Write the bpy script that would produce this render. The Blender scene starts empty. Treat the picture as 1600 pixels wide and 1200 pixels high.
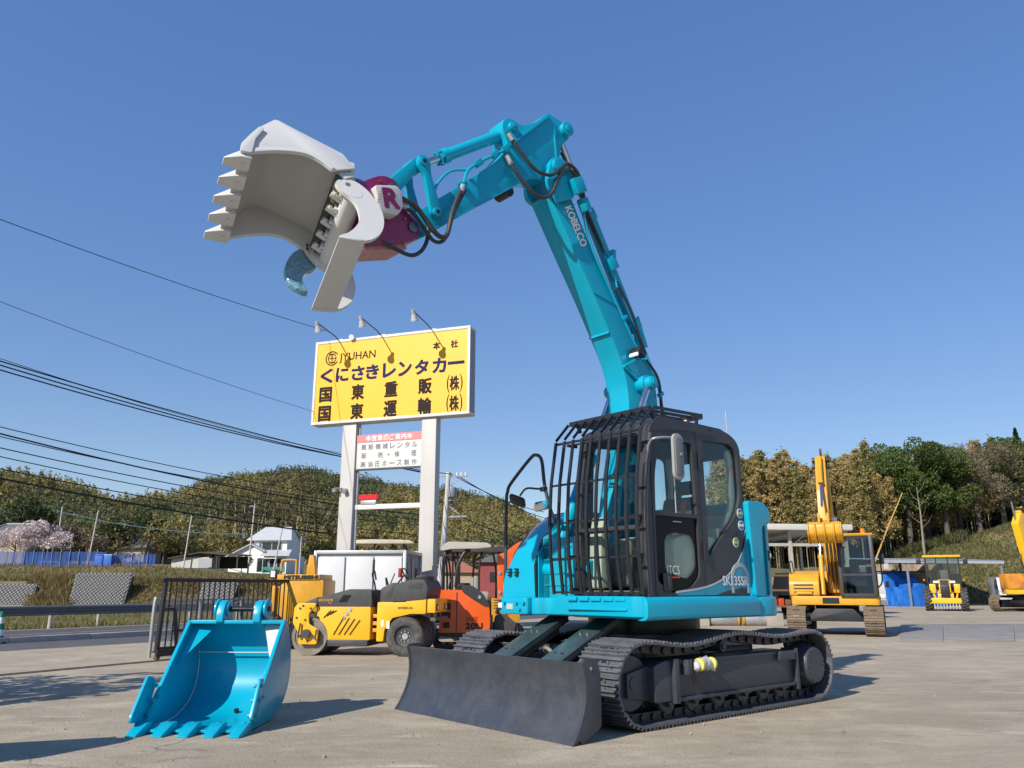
import bpy, bmesh, math, random
import numpy as np
from mathutils import Matrix, Vector, Euler

# ------------------------------------------------------------------ camera, sky, sun, exposure
SC = bpy.context.scene
COL = SC.collection
PI = math.pi
R = math.radians
CAM_H, FPX, HORIZON = 1.3, 1240.0, 918.0
PITCH = math.atan((HORIZON - 600) / FPX)
cd = bpy.data.cameras.new('camera'); cam = bpy.data.objects.new('camera', cd); COL.objects.link(cam)
cam.location = (0, 0, CAM_H); cam.rotation_euler = (PI / 2 + PITCH, 0, 0)
cd.sensor_width = 36; cd.lens = FPX / 1600 * 36; cd.clip_start = 0.05; cd.clip_end = 6000
SC.camera = cam
SUN_EL, SUN_AZ = R(34.5), math.atan2(-.655, -.755)      # azimuth measured from +Y towards +X
SUN_DIR = Vector((math.sin(SUN_AZ) * math.cos(SUN_EL), math.cos(SUN_AZ) * math.cos(SUN_EL), math.sin(SUN_EL)))
wd = bpy.data.worlds.new('World'); SC.world = wd; wd.use_nodes = True
_nt = wd.node_tree; _bg = _nt.nodes['Background']
_sky = _nt.nodes.new('ShaderNodeTexSky'); _sky.sky_type = 'NISHITA'; _sky.sun_disc = False
_sky.sun_elevation = SUN_EL; _sky.sun_rotation = SUN_AZ % (2 * PI)
_sky.air_density = 1.0; _sky.dust_density = 0.0; _sky.ozone_density = 4.0; _sky.altitude = 0
_gm = _nt.nodes.new('ShaderNodeGamma'); _gm.inputs[1].default_value = .48; _nt.links.new(_sky.outputs[0], _gm.inputs[0])
_hs = _nt.nodes.new('ShaderNodeHueSaturation'); _hs.inputs['Value'].default_value = 1.72; _hs.inputs['Saturation'].default_value = 1.72; _hs.inputs['Hue'].default_value = .518; _nt.links.new(_gm.outputs[0], _hs.inputs['Color'])
_nt.links.new(_hs.outputs[0], _bg.inputs[0]); _bg.inputs[1].default_value = 0.15
sl = bpy.data.lights.new('sun', 'SUN'); sun = bpy.data.objects.new('sun', sl); COL.objects.link(sun)
sl.energy = 4.8; sl.angle = R(0.55); sl.color = (1.0, 0.93, 0.82)
sun.rotation_euler = (-SUN_DIR).to_track_quat('-Z', 'Y').to_euler(); sun.location = (0, 0, 60)
SC.view_settings.view_transform = 'Standard'; SC.view_settings.look = 'None'
SC.view_settings.exposure = 0.3; SC.view_settings.gamma = 1.0; SC.view_settings.use_curve_mapping = False
SC.render.engine = 'CYCLES'; SC.cycles.use_denoising = True
SC.cycles.max_bounces = 8; SC.cycles.transparent_max_bounces = 24

# ------------------------------------------------------------------ pixel helpers (directions only; distance comes from what a thing stands on)
_c, _s = math.cos(PITCH), math.sin(PITCH)
def ray(px, py): return Vector((px - 800, FPX * _c - _s * (600 - py), FPX * _s + _c * (600 - py)))
def ground(px, py, z=0.0):
    r = ray(px, py); t = (z - CAM_H) / r.z; return Vector((r.x * t, r.y * t, z))
def atY(px, py, Y):
    r = ray(px, py); t = Y / r.y; return Vector((r.x * t, Y, CAM_H + r.z * t))

# ------------------------------------------------------------------ materials
MATS = {}
def _n(nt, t, **k):
    n = nt.nodes.new(t)
    for a, b in k.items(): setattr(n, a, b)
    return n
def mat(name, col, rough=0.5, metal=0.0, var=0.12, vscale=3.0, coat=0.0, dust=0.0, dustcol=(.30, .27, .22), bump=0.0, bscale=40.0, spec=0.5, rvar=0.1, col2=None, c2amt=.5, c2scale=2.0, attr=None, trans=0.0):
    if name in MATS: return MATS[name]
    m = bpy.data.materials.new(name); m.use_nodes = True; nt = m.node_tree; b = nt.nodes['Principled BSDF']; L = nt.links.new
    tc = _n(nt, 'ShaderNodeTexCoord')
    ns = _n(nt, 'ShaderNodeTexNoise'); ns.inputs['Scale'].default_value = vscale; ns.inputs['Detail'].default_value = 6; ns.inputs['Roughness'].default_value = .62
    L(tc.outputs['Object'], ns.inputs['Vector'])
    if attr:
        at = _n(nt, 'ShaderNodeAttribute'); at.attribute_name = attr; src = at.outputs['Color']
    else:
        rg = _n(nt, 'ShaderNodeRGB'); rg.outputs[0].default_value = (*col, 1); src = rg.outputs[0]
    if col2:
        n2 = _n(nt, 'ShaderNodeTexNoise'); n2.inputs['Scale'].default_value = c2scale; n2.inputs['Detail'].default_value = 5
        L(tc.outputs['Object'], n2.inputs['Vector'])
        rp = _n(nt, 'ShaderNodeMapRange'); rp.inputs[1].default_value = c2amt - .08; rp.inputs[2].default_value = c2amt + .08
        L(n2.outputs[0], rp.inputs[0]); mx2 = _n(nt, 'ShaderNodeMix', data_type='RGBA')
        L(rp.outputs[0], mx2.inputs[0]); L(src, mx2.inputs[6]); mx2.inputs[7].default_value = (*col2, 1); src = mx2.outputs[2]
    mr = _n(nt, 'ShaderNodeMapRange'); mr.inputs[1].default_value = .25; mr.inputs[2].default_value = .75; mr.inputs[3].default_value = 1 - var; mr.inputs[4].default_value = 1 + var
    L(ns.outputs[0], mr.inputs[0]); vm = _n(nt, 'ShaderNodeVectorMath', operation='SCALE'); L(src, vm.inputs[0]); L(mr.outputs[0], vm.inputs['Scale']); out = vm.outputs[0]
    if dust > 0:
        nd = _n(nt, 'ShaderNodeTexNoise'); nd.inputs['Scale'].default_value = vscale * 2.3; nd.inputs['Detail'].default_value = 8; nd.inputs['Roughness'].default_value = .7
        L(tc.outputs['Object'], nd.inputs['Vector'])
        md = _n(nt, 'ShaderNodeMapRange'); md.inputs[1].default_value = .42; md.inputs[2].default_value = .8; md.inputs[3].default_value = 0; md.inputs[4].default_value = dust
        L(nd.outputs[0], md.inputs[0]); mx = _n(nt, 'ShaderNodeMix', data_type='RGBA'); L(md.outputs[0], mx.inputs[0]); L(out, mx.inputs[6]); mx.inputs[7].default_value = (*dustcol, 1); out = mx.outputs[2]
    L(out, b.inputs['Base Color'])
    rr = _n(nt, 'ShaderNodeMapRange'); rr.inputs[3].default_value = max(.02, rough - rvar); rr.inputs[4].default_value = min(1, rough + rvar)
    L(ns.outputs[0], rr.inputs[0]); L(rr.outputs[0], b.inputs['Roughness'])
    b.inputs['Metallic'].default_value = metal; b.inputs['Specular IOR Level'].default_value = spec
    b.inputs['Coat Weight'].default_value = coat; b.inputs['Coat Roughness'].default_value = .12
    if bump > 0:
        nb = _n(nt, 'ShaderNodeTexNoise'); nb.inputs['Scale'].default_value = bscale; nb.inputs['Detail'].default_value = 6
        L(tc.outputs['Object'], nb.inputs['Vector']); bp = _n(nt, 'ShaderNodeBump'); bp.inputs['Strength'].default_value = bump; bp.inputs['Distance'].default_value = .02
        L(nb.outputs[0], bp.inputs['Height']); L(bp.outputs[0], b.inputs['Normal'])
    if trans > 0:                                    # thin leaves let light through
        td = _n(nt, 'ShaderNodeBsdfTranslucent'); L(out, td.inputs['Color']); ms = _n(nt, 'ShaderNodeMixShader'); ms.inputs[0].default_value = trans
        L(b.outputs[0], ms.inputs[1]); L(td.outputs[0], ms.inputs[2]); L(ms.outputs[0], nt.nodes['Material Output'].inputs[0])
    MATS[name] = m; return m
def glass(name, tint=(.8, .88, .88), refl=.06):
    if name in MATS: return MATS[name]
    m = bpy.data.materials.new(name); m.use_nodes = True; nt = m.node_tree; L = nt.links.new
    for n in list(nt.nodes): nt.nodes.remove(n)
    o = _n(nt, 'ShaderNodeOutputMaterial'); t = _n(nt, 'ShaderNodeBsdfTransparent'); t.inputs[0].default_value = (*tint, 1)
    g = _n(nt, 'ShaderNodeBsdfGlossy'); g.inputs['Roughness'].default_value = .03; lf = _n(nt, 'ShaderNodeLayerWeight'); lf.inputs[0].default_value = .5; pw = _n(nt, 'ShaderNodeMath', operation='POWER'); pw.inputs[1].default_value = 4.0; L(lf.outputs['Facing'], pw.inputs[0]); lw = _n(nt, 'ShaderNodeMath', operation='MULTIPLY'); lw.inputs[1].default_value = .8; L(pw.outputs[0], lw.inputs[0])
    ad = _n(nt, 'ShaderNodeMath', operation='ADD'); ad.inputs[1].default_value = refl; L(lw.outputs[0], ad.inputs[0])
    mx = _n(nt, 'ShaderNodeMixShader'); L(ad.outputs[0], mx.inputs[0]); L(t.outputs[0], mx.inputs[1]); L(g.outputs[0], mx.inputs[2]); L(mx.outputs[0], o.inputs[0])
    MATS[name] = m; return m
TEAL = mat('teal_paint', (.001, .345, .505), .33, var=.07, vscale=1.6, spec=.35, coat=.3, dust=.10, dustcol=(.008, .34, .52))
TEAL_D = mat('teal_dusty', (.003, .29, .41), .42, var=.1, vscale=2, coat=.3, dust=.18, dustcol=(.05, .30, .36))
BLACK = mat('black_satin', (.014, .015, .018), .38, var=.2, vscale=5, dust=.08, dustcol=(.1, .1, .1))
CHAR = mat('charcoal_plastic', (.035, .036, .042), .45, var=.12, vscale=3, dust=.12, dustcol=(.13, .12, .11), bump=.08, bscale=160)
UNDER = mat('undercarriage_paint', (.038, .044, .057), .36, var=.2, vscale=3.5, dust=.22, dustcol=(.16, .15, .14), bump=.05, bscale=60)
SHOE = mat('track_shoe_paint', (.085, .090, .105), .4, var=.25, vscale=6, dust=.30, dustcol=(.20, .18, .16), bump=.06, bscale=50)
STEEL = mat('bright_steel', (.62, .62, .62), .18, metal=1, var=.08, vscale=8)
GALV = mat('galvanised_steel', (.42, .43, .44), .45, metal=.6, var=.15, vscale=5, dust=.2, dustcol=(.3, .29, .26))
WHITE = mat('white_paint', (.58, .575, .56), .42, var=.05, vscale=2, dust=.12, dustcol=(.5, .47, .42))
CRIM = mat('crimson_paint', (.21, .007, .075), .38, var=.12, vscale=4, coat=.3, dust=.08, dustcol=(.3, .12, .16))
HOSE = mat('rubber_hose', (.03, .03, .03), .5, var=.2, vscale=20, dust=.25, dustcol=(.15, .14, .13))
RUB = mat('tyre_rubber', (.045, .044, .042), .8, var=.2, vscale=5, dust=.55, dustcol=(.22, .20, .18), bump=.1, bscale=60)
YEL = mat('yellow_paint', (.80, .42, .008), .38, var=.08, vscale=2, coat=.3, dust=.12, dustcol=(.55, .36, .10))
YELD = mat('ochre_paint', (.62, .305, .012), .45, var=.16, vscale=2.5, dust=.38, dustcol=(.27, .165, .07))
ORG = mat('orange_paint', (.72, .10, .008), .36, var=.08, vscale=2, coat=.4, dust=.08, dustcol=(.5, .2, .1))
DKG = mat('dark_grey_hood', (.045, .046, .05), .5, var=.1, vscale=3, dust=.2, dustcol=(.16, .15, .14))
GLS = glass('cab_glass', (.88, .94, .93), .03); GLD = glass('dark_glass', (.42, .50, .50), .08)
MIRR = mat('mirror_glass', (.75, .77, .8), .04, metal=1, var=.01)
REDL = mat('red_lens', (.55, .01, .01), .15, coat=.5); AMB = mat('amber_lens', (.75, .22, .005), .15, coat=.5)
LAMP = mat('lamp_lens', (.75, .76, .78), .12, coat=.6)
CLOTH = mat('seat_cloth', (.02, .02, .022), .85, var=.2, vscale=8); BEIGE = mat('beige_trim', (.42, .45, .37), .6, var=.06)
INK = mat('black_print', (.012, .012, .012), .5, var=.05); WPRINT = mat('white_print', (.80, .80, .80), .5, var=.03); GPRINT = mat('grey_print', (.33, .34, .36), .5, var=.05)
RUST = mat('rusty_steel', (.16, .085, .045), .75, var=.3, vscale=6, dust=.4, dustcol=(.24, .17, .12), bump=.15, bscale=40)

# ------------------------------------------------------------------ mesh building
def catmull(pts, n=6, closed=False):
    P = [Vector(p) for p in pts]; out = []
    m = len(P); rng = range(m) if closed else range(m - 1)
    for i in rng:
        p1, p2 = P[i], P[(i + 1) % m]
        p0 = P[i - 1] if (closed or i > 0) else p1 * 2 - p2
        p3 = P[(i + 2) % m] if (closed or i < m - 2) else p2 * 2 - p1
        for k in range(n):
            t = k / n; out.append(.5 * ((2 * p1) + (p2 - p0) * t + (2 * p0 - 5 * p1 + 4 * p2 - p3) * t * t + (3 * p1 - p0 - 3 * p2 + p3) * t ** 3))
    if not closed: out.append(P[-1])
    return out
def rpoly(pts, r, n=4):
    """2-D polygon with its corners rounded; r is one radius or one per corner"""
    out = []; m = len(pts)
    for i, p in enumerate(pts):
        p = Vector(p); a = Vector(pts[i - 1]); b = Vector(pts[(i + 1) % m]); ri = r[i] if isinstance(r, (list, tuple)) else r
        da, db = (a - p), (b - p); la, lb = da.length, db.length
        q = min(ri, la * .48, lb * .48)
        if q < 1e-5: out.append(tuple(p)); continue
        s, e = p + da / la * q, p + db / lb * q
        for k in range(n + 1):
            t = k / n; out.append(tuple(s * (1 - t) ** 2 + p * 2 * t * (1 - t) + e * t * t))
    return out
class MB:
    def __init__(s, M=None): s.v = []; s.f = []; s.M = M or Matrix()
    def add(s, vs, fs):
        o = len(s.v); s.v += [s.M @ Vector(p) for p in vs]; s.f += [tuple(i + o for i in f) for f in fs]; return s
    def boxm(s, x0, x1, y0, y1, z0, z1): return s.add([(x0, y0, z0), (x1, y0, z0), (x1, y1, z0), (x0, y1, z0), (x0, y0, z1), (x1, y0, z1), (x1, y1, z1), (x0, y1, z1)], [(3, 2, 1, 0), (4, 5, 6, 7), (0, 1, 5, 4), (1, 2, 6, 5), (2, 3, 7, 6), (3, 0, 4, 7)])
    def box(s, c, d, rot=None):
        x, y, z = d[0] / 2, d[1] / 2, d[2] / 2; m = Matrix.Translation(c) @ (rot.to_matrix().to_4x4() if rot else Matrix())
        vs = [m @ Vector(p) for p in [(-x, -y, -z), (x, -y, -z), (x, y, -z), (-x, y, -z), (-x, -y, z), (x, -y, z), (x, y, z), (-x, y, z)]]
        return s.add(vs, [(3, 2, 1, 0), (4, 5, 6, 7), (0, 1, 5, 4), (1, 2, 6, 5), (2, 3, 7, 6), (3, 0, 4, 7)])
    def bar(s, p, q, w, h, up=(0, 0, 1)):
        p, q = Vector(p), Vector(q); d = (q - p); L = d.length; d = d / L; u = Vector(up)
        if abs(d.dot(u)) > .98: u = Vector((1, 0, 0))
        sd = d.cross(u).normalized(); u = sd.cross(d)
        a, b = sd * w / 2, u * h / 2
        return s.add([p - a - b, p + a - b, p + a + b, p - a + b, q - a - b, q + a - b, q + a + b, q - a + b], [(0, 1, 2, 3), (7, 6, 5, 4), (0, 4, 5, 1), (1, 5, 6, 2), (2, 6, 7, 3), (3, 7, 4, 0)])
    def prism(s, poly, pl, a, b):
        """polygon in plane pl ('xz','xy','yz') extruded along the third axis from a to b"""
        f = {'xz': lambda p, t: (p[0], t, p[1]), 'xy': lambda p, t: (p[0], p[1], t), 'yz': lambda p, t: (t, p[0], p[1])}[pl]
        n = len(poly); ar = sum(poly[i - 1][0] * poly[i][1] - poly[i][0] * poly[i - 1][1] for i in range(n))
        if (ar > 0) == (pl == 'xz'): poly = poly[::-1]
        if a > b: a, b = b, a
        vs = [f(p, a) for p in poly] + [f(p, b) for p in poly]
        return s.add(vs, [tuple(range(n - 1, -1, -1)), tuple(range(n, 2 * n))] + [(i, (i + 1) % n, n + (i + 1) % n, n + i) for i in range(n)])
    def cyl(s, p, q, r, r2=None, n=16, caps=True):
        p, q = Vector(p), Vector(q); d = (q - p).normalized(); u = Vector((0, 0, 1)) if abs(d.z) < .9 else Vector((1, 0, 0))
        a = d.cross(u).normalized(); b = d.cross(a); r2 = r if r2 is None else r2
        vs = [p + (a * math.cos(2 * PI * i / n) + b * math.sin(2 * PI * i / n)) * r for i in range(n)] + [q + (a * math.cos(2 * PI * i / n) + b * math.sin(2 * PI * i / n)) * r2 for i in range(n)]
        fs = [(i, (i + 1) % n, n + (i + 1) % n, n + i) for i in range(n)]
        if caps: fs += [tuple(range(n - 1, -1, -1)), tuple(range(n, 2 * n))]
        return s.add(vs, fs)
    def tube(s, pts, r, n=8, smooth=0, closed=False):
        P = catmull(pts, smooth, closed) if smooth else [Vector(p) for p in pts]
        m = len(P); vs = []; pa = None
        for i in range(m):
            d = ((P[(i + 1) % m] - P[i - 1]) if (closed or 0 < i < m - 1) else (P[1] - P[0] if i == 0 else P[-1] - P[-2])).normalized()
            if pa is None: pa = d.orthogonal().normalized()
            pa = (pa - d * pa.dot(d)).normalized(); pb = d.cross(pa)
            rr = r[i] if isinstance(r, list) else r
            vs += [P[i] + (pa * math.cos(2 * PI * k / n) + pb * math.sin(2 * PI * k / n)) * rr for k in range(n)]
        fs = [(i * n + k, i * n + (k + 1) % n, ((i + 1) % m) * n + (k + 1) % n, ((i + 1) % m) * n + k) for i in range(m if closed else m - 1) for k in range(n)]
        if not closed: fs += [tuple(range(n - 1, -1, -1)), tuple(range((m - 1) * n, m * n))]
        return s.add(vs, fs)
    def lathe(s, prof, p, ax, n=24):
        """prof: (distance along ax, radius) pairs, closed profile not needed"""
        p, d = Vector(p), Vector(ax).normalized(); u = Vector((0, 0, 1)) if abs(d.z) < .9 else Vector((1, 0, 0)); a = d.cross(u).normalized(); b = d.cross(a); m = len(prof)
        vs = [p + d * t + (a * math.cos(2 * PI * k / n) + b * math.sin(2 * PI * k / n)) * rr for t, rr in prof for k in range(n)]
        fs = [(i * n + k, i * n + (k + 1) % n, (i + 1) * n + (k + 1) % n, (i + 1) * n + k) for i in range(m - 1) for k in range(n)]
        return s.add(vs, fs)
    def loft(s, rings, closed=True, caps=True):
        n = len(rings[0]); m = len(rings); vs = [p for r_ in rings for p in r_]; kk = n if closed else n - 1
        fs = [(i * n + k, i * n + (k + 1) % n, (i + 1) * n + (k + 1) % n, (i + 1) * n + k) for i in range(m - 1) for k in range(kk)]
        if caps and closed: fs += [tuple(range(n - 1, -1, -1)), tuple(range((m - 1) * n, m * n))]
        return s.add(vs, fs)
    def mesh(s, name, bev=0.0, seg=2, angle=35, solid=0.0):
        me = bpy.data.meshes.new(name); me.from_pydata([tuple(v) for v in s.v], [], s.f); me.update()
        bm = bmesh.new(); bm.from_mesh(me); bmesh.ops.recalc_face_normals(bm, faces=bm.faces)
        if solid: bmesh.ops.solidify(bm, geom=bm.faces[:], thickness=solid); bmesh.ops.recalc_face_normals(bm, faces=bm.faces)
        if bev > 0:
            es = [e for e in bm.edges if len(e.link_faces) == 2 and e.calc_face_angle(0) > R(28)]
            if es: bmesh.ops.bevel(bm, geom=es, offset=bev, segments=seg, affect='EDGES', clamp_overlap=True, profile=.6)
        for f in bm.faces: f.smooth = True
        bm.to_mesh(me); bm.free()
        me.set_sharp_from_angle(angle=R(angle)); return me
    def build(s, name, m, parent=None, **k): return ob(name, s.mesh(name, **k), m, parent)
def ob(name, me, m, parent=None, M=None):
    if m is not None and (len(me.materials) == 0): me.materials.append(m)
    o = bpy.data.objects.new(name, me); COL.objects.link(o)
    if parent is not None: o.parent = parent
    if M is not None: o.matrix_basis = M
    return o
def tag(o, label, cat, group=None, kind=None):
    o['label'] = label; o['category'] = cat
    if group: o['group'] = group
    if kind: o['kind'] = kind
    return o
def thing(name, label, cat, loc=(0, 0, 0), rotz=0.0, group=None, scale=1.0):
    o = bpy.data.objects.new(name, None); COL.objects.link(o); o.empty_display_size = .2
    o.location = loc; o.rotation_euler = (0, 0, rotz); o.scale = (scale,) * 3
    return tag(o, label, cat, group)
def struct(o, label=None, cat=None):
    o['kind'] = 'structure'
    if label: o['label'] = label
    if cat: o['category'] = cat
    return o
def copy_tree(o, parent=None):
    c = o.copy(); COL.objects.link(c); c.parent = parent
    if parent is not None: c.matrix_parent_inverse = o.matrix_parent_inverse.copy()
    for ch in KIDS(o): copy_tree(ch, c)
    return c
def KIDS(o): return [x for x in bpy.data.objects if x.parent == o]
def curve_mesh(cu, name):
    o = bpy.data.objects.new('tmp', cu); COL.objects.link(o); dg = bpy.context.evaluated_depsgraph_get()
    me = bpy.data.meshes.new_from_object(o.evaluated_get(dg)); me.name = name
    bpy.data.objects.remove(o); bpy.data.curves.remove(cu); me.materials.clear(); return me
def plate_holes(outer, holes, th, name='plate', bev=0.0):
    """flat plate in local XY with holes, thickness th centred on z=0"""
    cu = bpy.data.curves.new(name, 'CURVE'); cu.dimensions = '2D'; cu.fill_mode = 'BOTH'; cu.extrude = th / 2 - bev; cu.bevel_depth = bev; cu.bevel_resolution = 1
    for poly in [outer] + list(holes):
        sp = cu.splines.new('POLY'); sp.points.add(len(poly) - 1)
        for q, p in zip(sp.points, poly): q.co = (p[0], p[1], 0, 1)
        sp.use_cyclic_u = True
    me = curve_mesh(cu, name)
    for p in me.polygons: p.use_smooth = True
    me.set_sharp_from_angle(angle=R(35)); return me
_GL = {}
def glyphs(t, size=1.0):
    """verts, faces of a piece of text lying in XY, plus its bounds"""
    k = t
    if k not in _GL:
        cu = bpy.data.curves.new('t', 'FONT'); cu.body = t; cu.size = 1; cu.resolution_u = 3
        me = curve_mesh(cu, 't'); vs = [tuple(v.co) for v in me.vertices]; fs = [tuple(p.vertices) for p in me.polygons]; bpy.data.meshes.remove(me)
        xs = [v[0] for v in vs]; ys = [v[1] for v in vs]; _GL[k] = (vs, fs, (min(xs), max(xs), min(ys), max(ys)))
    return _GL[k]
def text(mb, t, box, M, off=0.0, keep=False):
    """put text t filling box (x0,x1,y0,y1) of the local XY plane of M"""
    vs, fs, b = glyphs(t); sx = (box[1] - box[0]) / (b[1] - b[0]); sy = (box[3] - box[2]) / (b[3] - b[2])
    ox, oy = box[0], box[2]
    if keep:
        s = min(sx, sy); ox += ((box[1] - box[0]) - s * (b[1] - b[0])) / 2; oy += ((box[3] - box[2]) - s * (b[3] - b[2])) / 2; sx = sy = s
    ks = [(0, 0)] if off <= 0 else [(off * math.cos(a), off * math.sin(a)) for a in np.linspace(0, 2 * PI, 6, endpoint=False)] + [(0, 0)]
    for i, (dx, dy) in enumerate(ks):               # heavier strokes: shifted copies, each a hair in front of the last
        mb.add([M @ Vector((ox + (v[0] - b[0]) * sx + dx, oy + (v[1] - b[2]) * sy + dy, i * .0004)) for v in vs], fs)
def frameM(o, x, y):
    """matrix with origin o, local X along x, local Y along y (orthonormalised)"""
    x = Vector(x).normalized(); y = Vector(y); y = (y - x * y.dot(x)).normalized(); z = x.cross(y)
    return Matrix(((x.x, y.x, z.x, o[0]), (x.y, y.y, z.y, o[1]), (x.z, y.z, z.z, o[2]), (0, 0, 0, 1)))
rnd = random.Random(7)
# ------------------------------------------------------------------ terrain, yard, road
RO, RU, RN = Vector((-12.11, 20.08, 0)), Vector((.545, .838, 0)), Vector((-.838, .545, 0))
def rd(u, n, z=0): p = RO + RU * u + RN * n; return Vector((p.x, p.y, z))
def sm(a, b, x): t = np.clip((x - a) / (b - a), 0, 1); return t * t * (3 - 2 * t)
_hash = np.random.RandomState(3).rand(64, 64)
def vnoise(x, y, s):
    x = np.asarray(x) / s; y = np.asarray(y) / s; i, j = np.floor(x).astype(int), np.floor(y).astype(int); fx, fy = x - i, y - j; fx = fx * fx * (3 - 2 * fx); fy = fy * fy * (3 - 2 * fy)
    h = lambda a, b: _hash[a % 64, b % 64]
    return (h(i, j) * (1 - fx) + h(i + 1, j) * fx) * (1 - fy) + (h(i, j + 1) * (1 - fx) + h(i + 1, j + 1) * fx) * fy
PXR = np.array([-400, 0, 60, 130, 165, 200, 260, 300, 350, 440, 520, 620, 700, 740, 780, 835, 900, 1000, 1300, 1700], float)
SKY_PX = np.array([720, 745, 760, 778, 790, 785, 775, 757, 742, 733, 740, 749, 756, 765, 776, 806, 835, 862, 880, 880], float)        # skyline of the hills by bearing
DRG = np.array([240, 240, 250, 270, 290, 300, 310, 330, 345, 360, 360, 360, 360, 360, 350, 330, 320, 300, 300, 300], float)
RDG = np.maximum(4, 1.3 + (918 - SKY_PX) * DRG * np.cos(np.arctan((PXR - 800) / 1280)) / FPX - 11)       # ridge height above the foot, trees taken off
def hgt(x, y):
    x = np.asarray(x, float); y = np.asarray(y, float); yy = np.maximum(y, 1)
    px = 800 + FPX * x / yy * 1.032; n = (x - RO.x) * RN.x + (y - RO.y) * RN.y; D = np.hypot(x, y)
    far = sm(6.6, 10, n) * -.5                                            # low field past the road
    bank = sm(65, 69.5, y) * 2.45 * (y > 50)
    rise = sm(70, 140, y) * 1.6 + sm(74, 100, y) * 1.3 * sm(420, 200, px)
    z = (far + (bank + rise) * sm(6.6, 12, n)) * sm(6.6, 9, n)
    # hills by bearing, foot about 140 m out
    rid = np.interp(px, PXR, RDG); dr = np.interp(px, PXR, DRG); t = np.clip((D - 135) / (dr - 135), 0, 1.35)
    hill = rid * np.where(t < 1, t ** 1.2, 1 - (t - 1) * .6) * (y > 20)
    z = z + hill * sm(20, -40, x - .62 * (y - 0) * 0 - np.where(y > 1, .18 * y, 0) * 0 - 0) * 1.0 if False else z + hill * sm(1150, 950, px) * (D > 135)
    z = z + (vnoise(x, y, 23) - .5) * 5 * sm(150, 200, D) * sm(1150, 950, px) + (vnoise(x, y, 6) - .5) * .35 * sm(70, 76, y) * sm(6.6, 12, n)
    # rising ground behind the yard on the right
    r_ = sm(1020, 1180, px) * sm(60, 62, y)
    cut = sm(62.5, 68, y) * 2.2; slope = sm(66, 82, y) * np.interp(px, [1100, 1380, 1450, 1530, 1600, 1800], [.8, 1.2, 2.6, 4.0, 5.4, 7.5]); up = sm(80, 130, y) * 2.5
    return z * (1 - sm(1020, 1180, px)) + r_ * (cut + slope + up + (vnoise(x, y, 3) - .5) * .5 * sm(64, 67, y)) - .03
def grid_mesh(xs, ys, name):
    X, Y = np.meshgrid(xs, ys); Z = hgt(X, Y); nx, ny = len(xs), len(ys); co = np.stack([X, Y, Z], -1).reshape(-1, 3)
    i = (np.arange(ny - 1)[:, None] * nx + np.arange(nx - 1)[None]).reshape(-1); q = np.stack([i, i + 1, i + 1 + nx, i + nx], -1)
    return np_mesh(name, co, q)
def np_mesh(name, co, q, smooth=True, col=None):
    me = bpy.data.meshes.new(name); me.vertices.add(len(co)); me.vertices.foreach_set('co', co.astype(np.float32).ravel()); k = q.shape[1]
    me.loops.add(q.size); me.loops.foreach_set('vertex_index', q.astype(np.int32).ravel()); me.polygons.add(len(q))
    me.polygons.foreach_set('loop_start', np.arange(0, q.size, k, dtype=np.int32)); me.polygons.foreach_set('loop_total', np.full(len(q), k, np.int32))
    if smooth: me.polygons.foreach_set('use_smooth', np.ones(len(q), bool))
    if col is not None:
        a = me.attributes.new('leafcol', 'FLOAT_COLOR', 'POINT'); a.data.foreach_set('color', np.concatenate([col, np.ones((len(col), 1))], 1).astype(np.float32).ravel())
    me.update(); me.validate(); return me
def mat_grass():
    m = mat('field_grass', (.11, .115, .035), .9, var=.35, vscale=.35, col2=(.26, .20, .095), c2amt=.5, c2scale=.12, dust=.5, dustcol=(.17, .13, .06), bump=.6, bscale=5); return m
GRASS = mat_grass()
xs = np.concatenate([np.linspace(-1500, -320, 20), np.linspace(-300, 300, 241), np.linspace(320, 1500, 20)]); ys = np.concatenate([np.linspace(-400, -20, 10), np.linspace(-10, 140, 121), np.linspace(144, 460, 80), np.linspace(500, 2500, 12)])
struct(ob('ground', grid_mesh(xs, ys, 'ground'), GRASS))
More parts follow.
